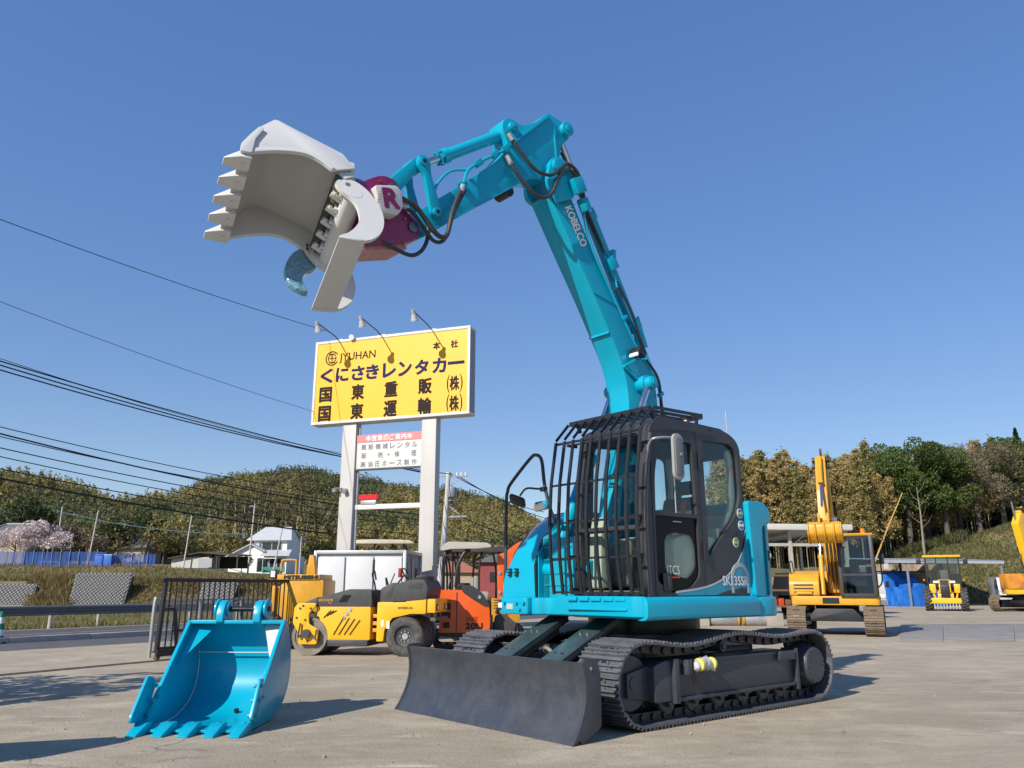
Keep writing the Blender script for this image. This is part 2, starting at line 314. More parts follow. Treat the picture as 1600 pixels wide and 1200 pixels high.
def mat_concrete():
    m = bpy.data.materials.new('yard_concrete'); m.use_nodes = True; nt = m.node_tree; b = nt.nodes['Principled BSDF']; L = nt.links.new; tc = _n(nt, 'ShaderNodeTexCoord')
    def noise(sc, det=6, st=(1, 1, 1), rz=0, dis=0):
        mp = _n(nt, 'ShaderNodeMapping'); mp.inputs['Scale'].default_value = st; mp.inputs['Rotation'].default_value = (0, 0, rz); L(tc.outputs['Object'], mp.inputs[0])
        n = _n(nt, 'ShaderNodeTexNoise'); n.inputs['Scale'].default_value = sc; n.inputs['Detail'].default_value = det; n.inputs['Roughness'].default_value = .65; n.inputs['Distortion'].default_value = dis; L(mp.outputs[0], n.inputs['Vector']); return n.outputs[0]
    def rng(s, a, c, lo=0, hi=1):
        r = _n(nt, 'ShaderNodeMapRange'); r.inputs[1].default_value = a; r.inputs[2].default_value = c; r.inputs[3].default_value = lo; r.inputs[4].default_value = hi; L(s, r.inputs[0]); return r.outputs[0]
    def mix(f, a, c):
        x = _n(nt, 'ShaderNodeMix', data_type='RGBA'); L(f, x.inputs[0])
        for k, v in ((6, a), (7, c)):
            if isinstance(v, tuple): x.inputs[k].default_value = (*v, 1)
            else: L(v, x.inputs[k])
        return x.outputs[2]
    c = mix(rng(noise(.16, 8), .35, .65), (0.311, 0.260, 0.190), (0.438, 0.372, 0.278))
    c = mix(rng(noise(.9, 10, (.75, 1, 1), .3, .5), .42, .66, 0, .55), c, (0.286, 0.236, 0.172))
    c = mix(rng(noise(1.4, 12, (.55, 1, 1), .18, .7), .48, .68, 0, .7), c, (0.527, 0.456, 0.345))
    c = mix(rng(noise(4.5, 10, (.5, 1, 1), -.2, .3), .52, .70, 0, .5), c, (0.222, 0.185, 0.135))
    c = mix(rng(noise(2.4, 14, (.16, 1.2, 1), .10, 1.6), .63, .70, 0, .85), c, (0.635, 0.567, 0.450))          # pale scuffs left by tracks
    c = mix(rng(noise(2.2, 14, (.18, 1.1, 1), -.45, 1.4), .64, .71, 0, .8), c, (0.622, 0.556, 0.440))
    c = mix(rng(noise(.55, 6), .58, .70, 0, .3), c, (0.318, 0.228, 0.135))
    c = mix(rng(noise(28, 8), .50, .72, 0, .5), c, (0.191, 0.158, 0.115))
    c = mix(rng(noise(110, 5), .55, .75, 0, .5), c, (0.572, 0.503, 0.390))
    v = _n(nt, 'ShaderNodeTexVoronoi', feature='DISTANCE_TO_EDGE'); v.inputs['Scale'].default_value = .21
    mpv = _n(nt, 'ShaderNodeMapping'); L(tc.outputs['Object'], mpv.inputs[0]); nz = _n(nt, 'ShaderNodeTexNoise'); nz.inputs['Scale'].default_value = 1.2; nz.inputs['Detail'].default_value = 8; L(tc.outputs['Object'], nz.inputs['Vector'])
    vm = _n(nt, 'ShaderNodeVectorMath', operation='MULTIPLY_ADD'); vm.inputs[1].default_value = (1.1, 1.1, 0); L(nz.outputs['Color'], vm.inputs[0]); L(mpv.outputs[0], vm.inputs[2]); L(vm.outputs[0], v.inputs['Vector'])
    crack = rng(v.outputs[0], .0, .0035, 1, 0); crk = _n(nt, 'ShaderNodeMath', operation='MULTIPLY'); L(crack, crk.inputs[0]); L(rng(noise(.5, 4), .52, .62, 0, .7), crk.inputs[1])
    c = mix(crk.outputs[0], c, (.09, .08, .07)); L(c, b.inputs['Base Color']); b.inputs['Roughness'].default_value = .86; b.inputs['Specular IOR Level'].default_value = .3
    bp = _n(nt, 'ShaderNodeBump'); bp.inputs['Strength'].default_value = .55; bp.inputs['Distance'].default_value = .025
    ad = _n(nt, 'ShaderNodeMath', operation='SUBTRACT'); L(noise(35, 8), ad.inputs[0]); L(crk.outputs[0], ad.inputs[1]); L(ad.outputs[0], bp.inputs['Height']); L(bp.outputs[0], b.inputs['Normal']); return m
CONC = mat_concrete()
A0, A1 = rd(-60, -2.55), rd(52, -2.55)
struct(MB().add([(-60, -40, 0), (90, -40, 0), (90, 61.8, 0), (A1.x, 61.8, 0), (A1.x, A1.y, 0), (A0.x, A0.y, 0)], [(0, 1, 2, 3, 4, 5)]).build('yard', CONC))
ASPH = mat('asphalt', (.075, .073, .075), .85, var=.2, vscale=1.5, dust=.4, dustcol=(.14, .13, .12), bump=.3, bscale=80)
ASPD = mat('asphalt_patch', (.085, .085, .09), .85, var=.2, vscale=1.2, dust=.5, dustcol=(.15, .14, .13), bump=.3, bscale=70)
def strip(n0, n1, z, u0=-70, u1=110): return MB().add([rd(u0, n0, z), rd(u1, n0, z), rd(u1, n1, z), rd(u0, n1, z)], [(0, 1, 2, 3)])
struct(strip(-2.55, .02, -.004).build('apron', ASPD)); struct(strip(.2, 6.45, .004).build('road', ASPH))
KERB = mat('kerb_concrete', (.36, .36, .36), .85, var=.15, vscale=4, dust=.3, dustcol=(.2, .19, .18))
kb = struct(MB().add([rd(-70, .06, -.02), rd(110, .06, -.02), rd(110, .16, -.02), rd(-70, .16, -.02)], [(0, 1, 2, 3)]).build('kerb', KERB))
for k in range(36):
    b = MB(); u0 = -22 + k * 2.0; P = [rd(u0 + .006, 0), rd(u0 + 1.994, 0), rd(u0 + 1.994, .21), rd(u0 + .006, .21)]
    b.add([(p.x, p.y, -.02) for p in P] + [(p.x, p.y, .13 + .004 * (k % 2)) for p in P], [(0, 1, 2, 3), (7, 6, 5, 4), (0, 4, 5, 1), (1, 5, 6, 2), (2, 6, 7, 3), (3, 7, 4, 0)]); b.build('kerb_stone', KERB, kb, bev=.015)
LINEO = mat('orange_road_line', (.50, .25, .12), .8, var=.25, vscale=3); LINEW = mat('white_road_line', (.55, .55, .53), .8, var=.2, vscale=3)
struct(strip(3.3, 3.45, .009).build('centre_line', LINEO)); struct(strip(.75, .9, .009).build('edge_line', LINEW)); struct(strip(5.8, 5.95, .009).build('far_edge_line', LINEW))
# groove rails for the sliding gate
GR0, GR1 = Vector((-9.8, 9.1, 0)), Vector((-4.7, 18.35, 0)); gd_ = (GR1 - GR0).normalized(); gn_ = Vector((-gd_.y, gd_.x, 0))
for k, o_ in enumerate((0, .16)):
    p, q = GR0 + gn_ * o_, GR1 + gn_ * o_; struct(MB().bar((p.x, p.y, .003), (q.x, q.y, .003), .045, .012).build('gate_rail', mat('rail_rust', (.07, .05, .04), .7, var=.3, vscale=4)))

# --- guard rail past the road
GRM = mat('guard_rail_metal', (.14, .145, .155), .5, metal=.3, var=.15, vscale=2, dust=.3, dustcol=(.12, .12, .12))
gr = thing('guard_rail', 'long grey corrugated guard rail beyond the road on the left', 'guard rail', tuple(rd(0, 6.2)), math.atan2(RU.y, RU.x))
b = MB(); wv = [(0, .42), (.05, .45), (.05, .50), (0, .545), (0, .60), (.05, .645), (.05, .70), (0, .73)]; wv = [(-a, z) for a, z in wv]
b.prism(wv + [(a + .006, z) for a, z in wv[::-1]], 'yz', -24, 40); b.build('rail_beam', GRM, gr)
for k in range(28):
    x = -18 + k * 1.85 + (k % 2) * .3; b = MB(); b.cyl((x, .08 + (k % 2) * .9, -.3), (x, .08 + (k % 2) * .9, .62 if k % 2 == 0 else .5), .06, n=10); p = b.build('post', mat('post_concrete', (.42, .40, .36), .8, var=.15), gr)
    if k % 3 == 0: MB().cyl((x, .08 + (k % 2) * .9, .46), (x, .08 + (k % 2) * .9, .52), .063, n=10).build('blue_band', mat('blue_band', (.03, .22, .40), .5), p)

# --- bank beyond the low field: retaining walls of stone blocks, set as single blocks
STONE = mat('wall_block', (.20, .20, .205), .85, var=.3, vscale=5, dust=.3, dustcol=(.12, .11, .09), bump=.4, bscale=12)
_bm = []
for k in range(3):
    b = MB(); s = .155; r3 = random.Random(k); b.loft([[(0, -s * .93, 0), (s * .93, 0, 0), (0, s * .93, 0), (-s * .93, 0, 0)], [(0, -s * .7, .05 + .03 * r3.random()), (s * .7, 0, .05 + .03 * r3.random()), (0, s * .7, .07), (-s * .7, 0, .05)]]); _bm.append(b.mesh('block'))
def stone_wall(px0, px1, label, ztop, y0=66.2, skew=0.0, zb=-.55):
    a, c = atY(px0, 918, y0), atY(px1, 918, y0); w = c.x - a.x; h = ztop - zb; lean = .75
    t = thing('retaining_wall', label, 'wall', (a.x, y0, zb)); d = Vector((0, lean, h)).normalized(); Ls = math.hypot(lean, h) + .5
    M = frameM((0, 0, 0), (1, 0, 0), d); b = MB(M.copy()); b.add([(-.1, -.6, -.03), (w + .1 - skew, -.6, -.03), (w + .1, Ls, -.03), (-.1 - skew * .3, Ls, -.03)], [(0, 1, 2, 3)]); b.add([(-.1, -.6, -.4), (w + .1 - skew, -.6, -.4), (w + .1, Ls, -.4), (-.1 - skew * .3, Ls, -.4)], [(3, 2, 1, 0)]); b.build('mortar_bed', mat('mortar', (.10, .10, .09), .9, var=.2), t)
    n = 0; ps = .32
    r4 = random.Random(px0)
    for j in range(int(Ls / (ps / 2)) + 1):
        for i in range(int(w / ps) + 1):
            u = i * ps + (ps / 2 if j % 2 else 0); v = j * ps / 2
            if u > w - skew * (1 - v / Ls) or n >= 300: continue
            ob('block', _bm[r4.randrange(3)], STONE, t, M @ Matrix.Translation((u, v, -.03 + r4.uniform(0, .02)))); n += 1
stone_wall(110, 196, 'grey stone block wall in the grassy bank, the middle of three', 2.0, 66.0, .25)
stone_wall(-40, 45, 'grey stone block wall at the left edge of the bank', 1.15, 66.0, -.2)
stone_wall(312, 364, 'grey stone block wall seen through the black gate', 1.3, 66.0, .2)
# dry-stone edge on top of the bank
b = MB(); r5 = random.Random(5)
for k in range(420):
    px = r5.uniform(112, 420); y = r5.uniform(71, 73.5); p = atY(px, 918, y); s = r5.uniform(.08, .2); z = float(hgt(p.x, y)); M = Matrix.Translation((p.x, y, z + s * .3)) @ Euler((r5.random() * 3, r5.random() * 3, r5.random() * 3)).to_matrix().to_4x4()
    b.add([M @ Vector(v) for v in [(s, 0, 0), (-s, .1 * s, 0), (0, s * .8, 0), (0, -s, 0), (0, .1 * s, s * .7), (0, 0, -s * .7)]], [(0, 2, 4), (2, 1, 4), (1, 3, 4), (3, 0, 4), (2, 0, 5), (1, 2, 5), (3, 1, 5), (0, 3, 5)])
tag(b.build('rubble', mat('rubble_stone', (.22, .20, .17), .9, var=.4, vscale=3), angle=20), 'rough field stones along the top of the bank', 'stones', kind='stuff')

# --- leaf clouds
def leaf_quads(c, size, rs, up=.35, flat=None):
    """c (n,3) centres -> quads of about size (n,), random orientation"""
    n = len(c); d = rs.normal(size=(n, 3)); d[:, 2] = d[:, 2] * .8 + up; d /= np.linalg.norm(d, axis=1)[:, None]
    a = np.cross(d, rs.normal(size=(n, 3))); a /= np.linalg.norm(a, axis=1)[:, None]; b = np.cross(d, a); sz = np.asarray(size).reshape(-1, 1) * rs.uniform(.6, 1.25, (n, 1)); a = a * sz; b = b * sz * rs.uniform(.45, .8, (n, 1))
    co = np.stack([c - a * .5, c + b * .5, c + a * .5, c - b * .5], 1).reshape(-1, 3); q = np.arange(n * 4).reshape(n, 4); return co, q
def crown_points(rs, n, R0, lobes, flat=.8):
    """points on the lumpy surface of a crown made of lobes: list of (cx,cy,cz,r)"""
    L = np.array(lobes); w = L[:, 3] ** 2; k = rs.choice(len(L), n, p=w / w.sum()); d = rs.normal(size=(n, 3)); d /= np.linalg.norm(d, axis=1)[:, None]; r = L[k, 3] * rs.uniform(.55, 1.06, n) ** .6
    return L[k, :3] + d * r[:, None] * np.array([1, 1, flat]), k
LEAF = mat('leaves', (.1, .1, .04), .6, var=.25, vscale=1.1, attr='leafcol', trans=.36, spec=.3)
BARK = mat('bark', (.10, .085, .065), .9, var=.3, vscale=6, bump=.4, bscale=20); CULM = mat('bamboo_culm', (.23, .19, .10), .55, var=.25, vscale=2); PALE = mat('pale_culm', (.38, .335, .25), .6, var=.25, vscale=1.5)

# --- forest on the far hills: reads as one mass
rs = np.random.RandomState(11)
N = 4300; pxs = rs.uniform(-90, 905, N); t = rs.uniform(0, 1, N) ** .8; dr = np.interp(pxs, PXR, DRG); D = 142 + (dr + 10 - 142) * t; th = np.arctan((pxs - 800) / (FPX * 1.032)); X, Y = D * np.sin(th), D * np.cos(th); Z = hgt(X, Y)
pat = vnoise(X, Y * .6, 30) + .35 * (vnoise(X, Y, 9) - .5); pal = []
COS, QS, CS = [], [], []; base = 0
for i in range(N):  # crown colours below carry a little extra blue in place of distance haze
    p = pat[i] + rs.normal() * .06; dd = D[i]
    bam = p > .60
    nearb = dd < 215
    if bam: col = np.array([.275, .235, .085]) * rs.uniform(.75, 1.3); rx, rz = rs.uniform(1.3, 2.2), rs.uniform(3.2, 4.8)
    elif p > .46: col = np.array([.215, .175, .078]) * rs.uniform(.6, 1.35); rx = rs.uniform(2.2, 3.6); rz = rx * .8
    else: col = np.array([.105, .115, .045]) * rs.uniform(.65, 1.5); rx = rs.uniform(2.0, 3.6); rz = rx * rs.uniform(.8, 1.1)
    if rs.rand() < .05: col = np.array([.20, .15, .10]) * rs.uniform(.8, 1.3)
    if rs.rand() < .04: col = np.array([.20, .18, .05])
    n = int(np.clip(175 * (200 / dd) ** 1.0, 80, 260)); dirs = rs.normal(size=(n, 3)); dirs[:, 2] = np.abs(dirs[:, 2]) * 1.0 - .25; dirs /= np.linalg.norm(dirs, axis=1)[:, None]; r = rs.uniform(.6, 1.1, n)
    if bam: f = (dirs[:, 2] + .25) / 1.25; sc = np.stack([rx * (1.15 - .75 * f), rx * (1.15 - .75 * f), np.full(n, rz)], 1)
    else: sc = np.array([rx, rx, rz]) * (1 + .28 * np.sin(dirs[:, :1] * 5 + i) * np.cos(dirs[:, 1:2] * 4 + 2 * i))
    c = np.array([X[i], Y[i], Z[i] + rz * .85]) + dirs * sc * r[:, None]
    co, q = leaf_quads(c, np.full(n, (.50 if bam else .60) * (dd / 230) ** .5 * 1.25), rs, .5)
    if bam: co[:, 2] += 0
    COS.append(co); QS.append(q + base); base += len(co); CS.append(np.repeat(col[None] * rs.uniform(.7, 1.3, (n, 1)), 4, 0))
for i in range(620):
    pxx = rs.uniform(1090, 1680); Yk = rs.uniform(103, 128); xk = (pxx - 800) / (FPX * 1.032) * Yk; zk = float(hgt(xk, Yk)); n = 110; rx = rs.uniform(1.6, 3.0); dirs = rs.normal(size=(n, 3)); dirs /= np.linalg.norm(dirs, axis=1)[:, None]
    c = np.array([xk, Yk, zk + rs.uniform(.4, 5.5)]) + dirs * np.array([rx, rx, rx * 1.1]) * rs.uniform(.6, 1.1, (n, 1)); co, q = leaf_quads(c, np.full(n, .55), rs, .3); COS.append(co); QS.append(q + base); base += len(co); CS.append(np.repeat(np.array([[.05, .055, .02]]) * rs.uniform(.6, 1.4, (n, 1)), 4, 0))
me = np_mesh('hill_forest', np.concatenate(COS), np.concatenate(QS), False, np.concatenate(CS)); o = ob('hill_forest', me, LEAF); tag(o, 'mixed wood of bamboo and evergreen trees covering the far hills', 'forest', kind='stuff')

# --- tree builders
def tree_mesh(seed, H_, Rc, col, nleaf, leaf, zc=.62, nl=16, flat=.8, cols=None, lob=.42):
    r = np.random.RandomState(seed); lobes = []
    for k in range(nl):
        a = r.uniform(0, 2 * PI); rr = Rc * math.sqrt(r.uniform(0, 1)) * .75; z = H_ * zc + (r.uniform(-1, 1)) * H_ * (1 - zc) * .72 * (1 - .35 * rr / Rc); lobes.append((rr * math.cos(a), rr * math.sin(a), z, Rc * r.uniform(.26, lob)))
    pts, k = crown_points(r, nleaf, Rc, lobes, flat); co, q = leaf_quads(pts, np.full(nleaf, leaf), r)
    lc = r.uniform(.65, 1.35, len(lobes))[k]; cc = np.array(col)[None] * lc[:, None] * r.uniform(.75, 1.25, (nleaf, 1)); crown = np_mesh('crown', co, q, False, np.repeat(cc, 4, 0)); crown.materials.append(LEAF)
    b = MB(); b.tube([(0, 0, -.4), (.05, .03, H_ * .25), (-.05, .05, H_ * .5), (0, 0, H_ * .8)], [.045 * H_ * .6, .035 * H_ * .6, .022 * H_ * .6, .008 * H_], n=8)
    for lo in lobes[:10]:
        z0 = min(lo[2] * .7, H_ * .55); b.tube([(0, 0, z0), (lo[0] * .5, lo[1] * .5, (z0 + lo[2]) / 2 + .1), (lo[0], lo[1], lo[2])], [.012 * H_, .008 * H_, .003 * H_], n=5)
    return crown, b.mesh('trunk')
def put_tree(name, meshes, loc, rz, s, label, group, tm=BARK, cat='tree', sz=None):
    t = thing(name, label, cat, loc, rz, group); t.scale = (s, s, sz or s); ob('crown', meshes[0], LEAF, t); ob('trunk', meshes[1], tm, t); return t
def bamboo_mesh(seed, H_=12.0, nleaf=6000, col=(.105, .090, .034), nc=2):
    r = np.random.RandomState(seed); b = MB(); C = []
    tips = []
    for k in range(nc):
        x0, y0 = r.uniform(-.9, .9, 2); lx, ly = r.uniform(-.6, .6, 2); h = H_ * r.uniform(.8, 1.0)
        pts = [(x0 + lx * t ** 2.4 * 1.0, y0 + ly * t ** 2.4, h * t) for t in (0, .3, .55, .78, .92, 1)]; b.tube(pts, [.05, .047, .04, .027, .015, .005], n=6); tips.append((pts, h))
    per = nleaf // nc
    for pts, h in tips:
        P = np.array([tuple(p) for p in pts]); tt = np.array([0, .3, .55, .78, .92, 1.0])
        nb = 46; tb = 1 - r.uniform(0, 1, nb) ** 1.25 * .72
        for k in range(nb):
            t = tb[k]; o_ = np.array([np.interp(t, tt, P[:, j]) for j in range(3)]); a = r.uniform(0, 2 * PI); ln = (1.02 - t) ** .9 * 2.1 + .10; m = max(6, int(per / nb)); s_ = r.uniform(.15, 1, m)
            d = np.stack([np.cos(a) * s_ * ln, np.sin(a) * s_ * ln, s_ * .55 * ln - s_ ** 2 * .75 * ln], 1); C.append(o_ + d + r.normal(size=(m, 3)) * .16 * (0.4 + s_[:, None]))
    C = np.concatenate(C); n = len(C); dr_ = r.normal(size=(n, 3)); co, q = leaf_quads(C, np.full(n, .25), r, .2); cc = np.array(col)[None] * (r.uniform(.6, 1.5, (n, 1))) * (1 + .25 * (C[:, 2:3] / H_ - .7)) ** 0
    crown = np_mesh('crown', co, q, False, np.repeat(cc, 4, 0)); crown.materials.append(LEAF); return crown, b.mesh('culm')
BAM = [bamboo_mesh(20 + k, col=c) for k, c in enumerate([(.34, .265, .10), (.28, .235, .088), (.38, .29, .12), (.23, .205, .075)])]
def put_bamboo(px, Y, s, k, rz, sz=1.0, group='bamboo clumps behind the yard', label='tall feathery olive bamboo clump in the grove behind the yard'):
    p = atY(px, 918, Y); z = float(hgt(p.x, Y)); t = thing('bamboo', label, 'bamboo', (p.x, Y, z - .1), rz, group); t.scale = (s, s, s * sz); ob('crown', BAM[k][0], LEAF, t); ob('culm', BAM[k][1], CULM, t)
r6 = random.Random(42)
for row, (Y, n, a, c, s) in enumerate(((79, 14, 1135, 1395, .92), (83, 16, 1130, 1430, 1.03), (88, 17, 1125, 1500, 1.10), (94, 18, 1120, 1600, 1.16), (101, 16, 1120, 1640, 1.15))):
    for k in range(n):
        px = a + (c - a) * (k + r6.uniform(.2, .8)) / n; sp = np.interp(px, [1150, 1200, 1262, 1300, 1340, 1370, 1420, 1640], [1.0, 1.02, .98, .97, 1.05, 1.06, .95, .9]); put_bamboo(px, Y + r6.uniform(-1.5, 1.5), s * sp * r6.uniform(.90, 1.06), r6.randrange(4), r6.uniform(0, 6.3))
def gput(px, Y, dz=-.1): p = atY(px, 918, Y); return (p.x, Y, float(hgt(p.x, Y)) + dz)
T_ev = [tree_mesh(50 + k, 11, 3.6, c, 15000, .24, zc=.6, nl=34, lob=.34) for k, c in enumerate([(.085, .125, .032), (.105, .140, .038)])]
T_br = [tree_mesh(60 + k, 10.5, 3.4, c, 6000, .20, zc=.62, nl=30, lob=.32) for k, c in enumerate([(.20, .165, .11), (.15, .14, .075)])]
for px, Y, m, s, sz, lb in ((1432, 82, T_ev[0], 1.08, 1.20, 'tall dark green broadleaf tree standing highest above the slope'), (1492, 83, T_ev[1], 1.0, 1.05, 'round green broadleaf tree right of the tallest tree'), (1462, 86, T_ev[1], 1.0, 1.12, 'green tree between the two big broadleaf trees'), (1545, 84, T_br[0], 1.02, 1.02, 'brownish half-bare tree on top of the slope'), (1585, 86, T_br[1], 1.1, 1.0, 'olive half-bare tree at the right edge of the wood'), (1515, 89, T_br[1], 1.1, 1.12, 'thin olive tree behind the green trees on the slope'), (1620, 90, T_ev[0], 1.1, 1.0, 'dark green tree cut by the right edge of the picture')):
    put_tree('broadleaf_tree', m, gput(px, Y), r6.uniform(0, 6), s, lb, 'trees on top of the slope', sz=sz)
# conifer poking over the wood
def conifer_mesh(seed, H_, Rb, n=3000, col=(.022, .042, .020)):
    r = np.random.RandomState(seed); t = r.uniform(0, 1, n) ** .8; a = r.uniform(0, 2 * PI, n); lay = np.floor(t * 14) / 14; rad = Rb * (1 - t) * (.55 + .45 * r.uniform(0, 1, n)) * (1 - .35 * ((t * 14) % 1)); C = np.stack([rad * np.cos(a), rad * np.sin(a), H_ * (.18 + .82 * t)], 1); co, q = leaf_quads(C, np.full(n, .4), r, .3)
    cr_ = np_mesh('crown', co, q, False, np.repeat(np.array(col)[None] * r.uniform(.6, 1.4, (n, 1)), 4, 0)); cr_.materials.append(LEAF); return cr_, MB().tube([(0, 0, -.3), (0, 0, H_ * .97)], [.2, .03], n=7).mesh('trunk')
CON = conifer_mesh(3, 13, 3.4); put_tree('conifer', CON, gput(1625, 104), 0, 1.0, 'dark pointed conifer rising over the wood at the far right', None)
# leaning yellow bamboo pole and pale dead trunk on the slope
p0, p1 = Vector(gput(1366, 76)), atY(1410, 770, 79); t = thing('leaning_bamboo', 'single leaning yellow bamboo pole beside the right-hand grove', 'bamboo', tuple(p0)); MB().tube([(0, 0, 0), tuple((p1 - p0) * .5 + Vector((0, 0, .15))), tuple(p1 - p0)], [.09, .075, .05], n=8).build('culm', mat('yellow_culm', (.42, .28, .08), .5, var=.15), t)
p0 = Vector(gput(1451, 77)); t = thing('dead_tree', 'pale bare tree trunk on the slope below the big green tree', 'tree', tuple(p0)); b = MB(); b.tube([(0, 0, -.3), (.05, 0, 2), (.12, 0, 4), (.05, 0, 6.5)], [.12, .10, .07, .03], n=8)
for k in range(9): z = 2.6 + k * .42; a = k * 2.4; b.tube([(.1, 0, z), (.1 + .7 * math.cos(a), .7 * math.sin(a), z + .6), (.1 + 1.1 * math.cos(a), 1.1 * math.sin(a), z + 1.3)], [.025, .016, .006], n=5)
b.build('trunk', mat('pale_bark', (.24, .20, .155), .85, var=.25), t)
# undergrowth and grass on the slope and the bank
def tufts(name, label, fn, n, seed, hgt_, col, cat='grass', wid=.035):
    r = np.random.RandomState(seed); P = fn(r, n); n = len(P); a = r.uniform(0, 2 * PI, n); h = hgt_ * r.uniform(.4, 1.3, n); lean = r.normal(size=(n, 2)) * h[:, None] * .45; d = np.stack([np.cos(a), np.sin(a), np.zeros(n)], 1) * (wid * r.uniform(.6, 1.4, n))[:, None]
    tip = P + np.stack([lean[:, 0], lean[:, 1], h], 1); co = np.stack([P - d, P + d, tip], 1).reshape(-1, 3); q = np.arange(n * 3).reshape(n, 3)
    k = r.rand(n, 1); pc = np.array(col); ci = pc[r.randint(0, len(pc), n)] * r.uniform(.7, 1.3, (n, 1)); o = ob(name, np_mesh(name, co, q, False, np.repeat(ci, 3, 0)), LEAF); tag(o, label, cat, kind='stuff')
def slope_pts(r, n): px = r.uniform(1375, 1640, n); y = r.uniform(63, 84, n); x = (px - 800) / (FPX * 1.032) * y; return np.stack([x, y, hgt(x, y) - .03], 1)
tufts('slope_grass', 'short dry grass on the slope behind the yard', slope_pts, 26000, 1, .28, [(.10, .11, .03), (.16, .14, .055), (.08, .10, .03), (.22, .18, .09)], wid=.05)
def bank_pts(r, n): px = r.uniform(-40, 520, n); y = np.where(r.rand(n) < .7, r.uniform(65.5, 73, n), r.uniform(73, 100, n)); x = (px - 800) / (FPX * 1.032) * y; w = ((px > 108) & (px < 199) | (px < 47)) & (y < 69.3); P = np.stack([x, y, hgt(x, y) - .03], 1); return P[~w]
tufts('bank_grass', 'dry tan and green grass on the bank across the road', bank_pts, 42000, 2, .38, [(.27, .20, .085), (.20, .155, .06), (.12, .12, .035), (.30, .23, .11)], wid=.05)
def verge_pts(r, n): u = r.uniform(-20, 30, n); m = 6.7 + 32 * r.uniform(0, 1, n) ** 1.5; P = np.stack([RO.x + RU.x * u + RN.x * m, RO.y + RU.y * u + RN.y * m], 1); return np.stack([P[:, 0], P[:, 1], hgt(P[:, 0], P[:, 1]) - .02], 1)
tufts('verge_grass', 'green grass behind the guard rail', verge_pts, 48000, 3, .25, [(.13, .14, .035), (.17, .155, .05), (.24, .19, .08)], wid=.02)
def shrub_pts(r, n): px = r.uniform(1375, 1520, n); y = r.uniform(78, 86, n); x = (px - 800) / (FPX * 1.032) * y; return np.stack([x, y, hgt(x, y)], 1)
tufts('undergrowth', 'low green undergrowth at the foot of the right-hand wood', shrub_pts, 5000, 4, .9, [(.07, .085, .025), (.10, .09, .04)], cat='undergrowth', wid=.12)

# --- pale bare bamboo stems behind the white house, cherry trees and shrubs
r7 = random.Random(9)
def stem_mesh(seed, H_):
    r = random.Random(seed); lx, ly = r.uniform(-.06, .06) * H_, r.uniform(-.06, .06) * H_; pts = [(lx * t * t, ly * t * t, H_ * t) for t in (0, .35, .7, 1)]; rr = np.random.RandomState(seed); C = []
    for k in range(26):
        t = .62 + .4 * rr.rand(); a = rr.uniform(0, 6.3); ln = rr.uniform(.4, 1.3); s_ = rr.uniform(.2, 1, 6); C.append(np.stack([lx * t * t + np.cos(a) * ln * s_, ly * t * t + np.sin(a) * ln * s_, H_ * t + .2 * s_ - .5 * s_ ** 2], 1) + rr.normal(size=(6, 3)) * .15)
    C = np.concatenate(C); co, q = leaf_quads(C, np.full(len(C), .42), rr); cr_ = np_mesh('crown', co, q, False, np.repeat(np.array([(.13, .115, .05)]) * rr.uniform(.6, 1.4, (len(C), 1)), 4, 0)); cr_.materials.append(LEAF); return cr_, MB().tube(pts, [.10, .085, .06, .02], n=6).mesh('culm')
STM = [stem_mesh(70 + k, 12) for k in range(5)]
for k in range(64):
    px = r7.uniform(332, 492) if k < 56 else r7.uniform(420, 500); Y = r7.uniform(140, 152); t = thing('bare_bamboo', 'pale bare bamboo stem in the thicket behind the white house', 'bamboo', gput(px, Y), r7.uniform(0, 6), 'pale bamboo stems behind the white house'); s = r7.uniform(.75, 1.1)
    t.rotation_euler = (r7.uniform(-.05, .05), r7.uniform(-.08, .10) if k < 50 else r7.uniform(.3, .8), r7.uniform(0, .5)); t.scale = (s, s, s * r7.uniform(.85, 1.1)); ob('crown', STM[k % 5][0], LEAF, t); ob('culm', STM[k % 5][1], PALE, t)
T_ch = [tree_mesh(80 + k, 4.6, 2.7, (.68, .58, .57), 2600, .26, zc=.6, nl=18, lob=.34) for k in range(2)]
put_tree('cherry_tree', T_ch[0], gput(14, 104, .6), 0, 1.0, 'pale pink blossoming cherry tree at the left edge', 'cherry trees in blossom'); put_tree('cherry_tree', T_ch[1], gput(66, 104, .6), 1, 1.15, 'wider pale pink cherry tree beside the bare tree', 'cherry trees in blossom')
T_sh = [tree_mesh(90 + k, 4.2, 2.2, c, 1500, .28, zc=.55, nl=12) for k, c in enumerate([(.045, .06, .02), (.13, .11, .04), (.18, .13, .085)])]
for px, Y, k, s, lb in ((120, 108, 2, 1.5, 'bare brown tree right of the cherry trees'), (98, 106, 1, .9, 'yellow-green shrub right of the wider cherry tree'), (45, 100, 0, .6, 'dark bush below the wider cherry tree'), (250, 128, 1, 1.3, 'olive tree right of the dark tiled roof'), (95, 101, 0, .55, 'dark bush above the blue netting'), (305, 125, 0, .9, 'green shrub on the meadow left of the house'), (375, 112, 1, .7, 'yellow-green bush in front of the white house'), (345, 124, 0, .7, 'dark bush behind the shed'), (470, 150, 0, 2.0, 'dark evergreen beside the pale bamboo stems'), (492, 135, 0, 1.4, 'dark tree right of the white house'), (20, 125, 0, 2.3, 'big dark evergreen above the cherry trees'), (180, 130, 0, 1.8, 'dark evergreen left of the tiled roof'), (215, 138, 0, 2.0, 'dark evergreen behind the tiled roof')):
    put_tree('shrub' if s < 1 else 'broadleaf_tree', T_sh[k], gput(px, Y), px, s, lb, 'trees and shrubs at the foot of the hill')

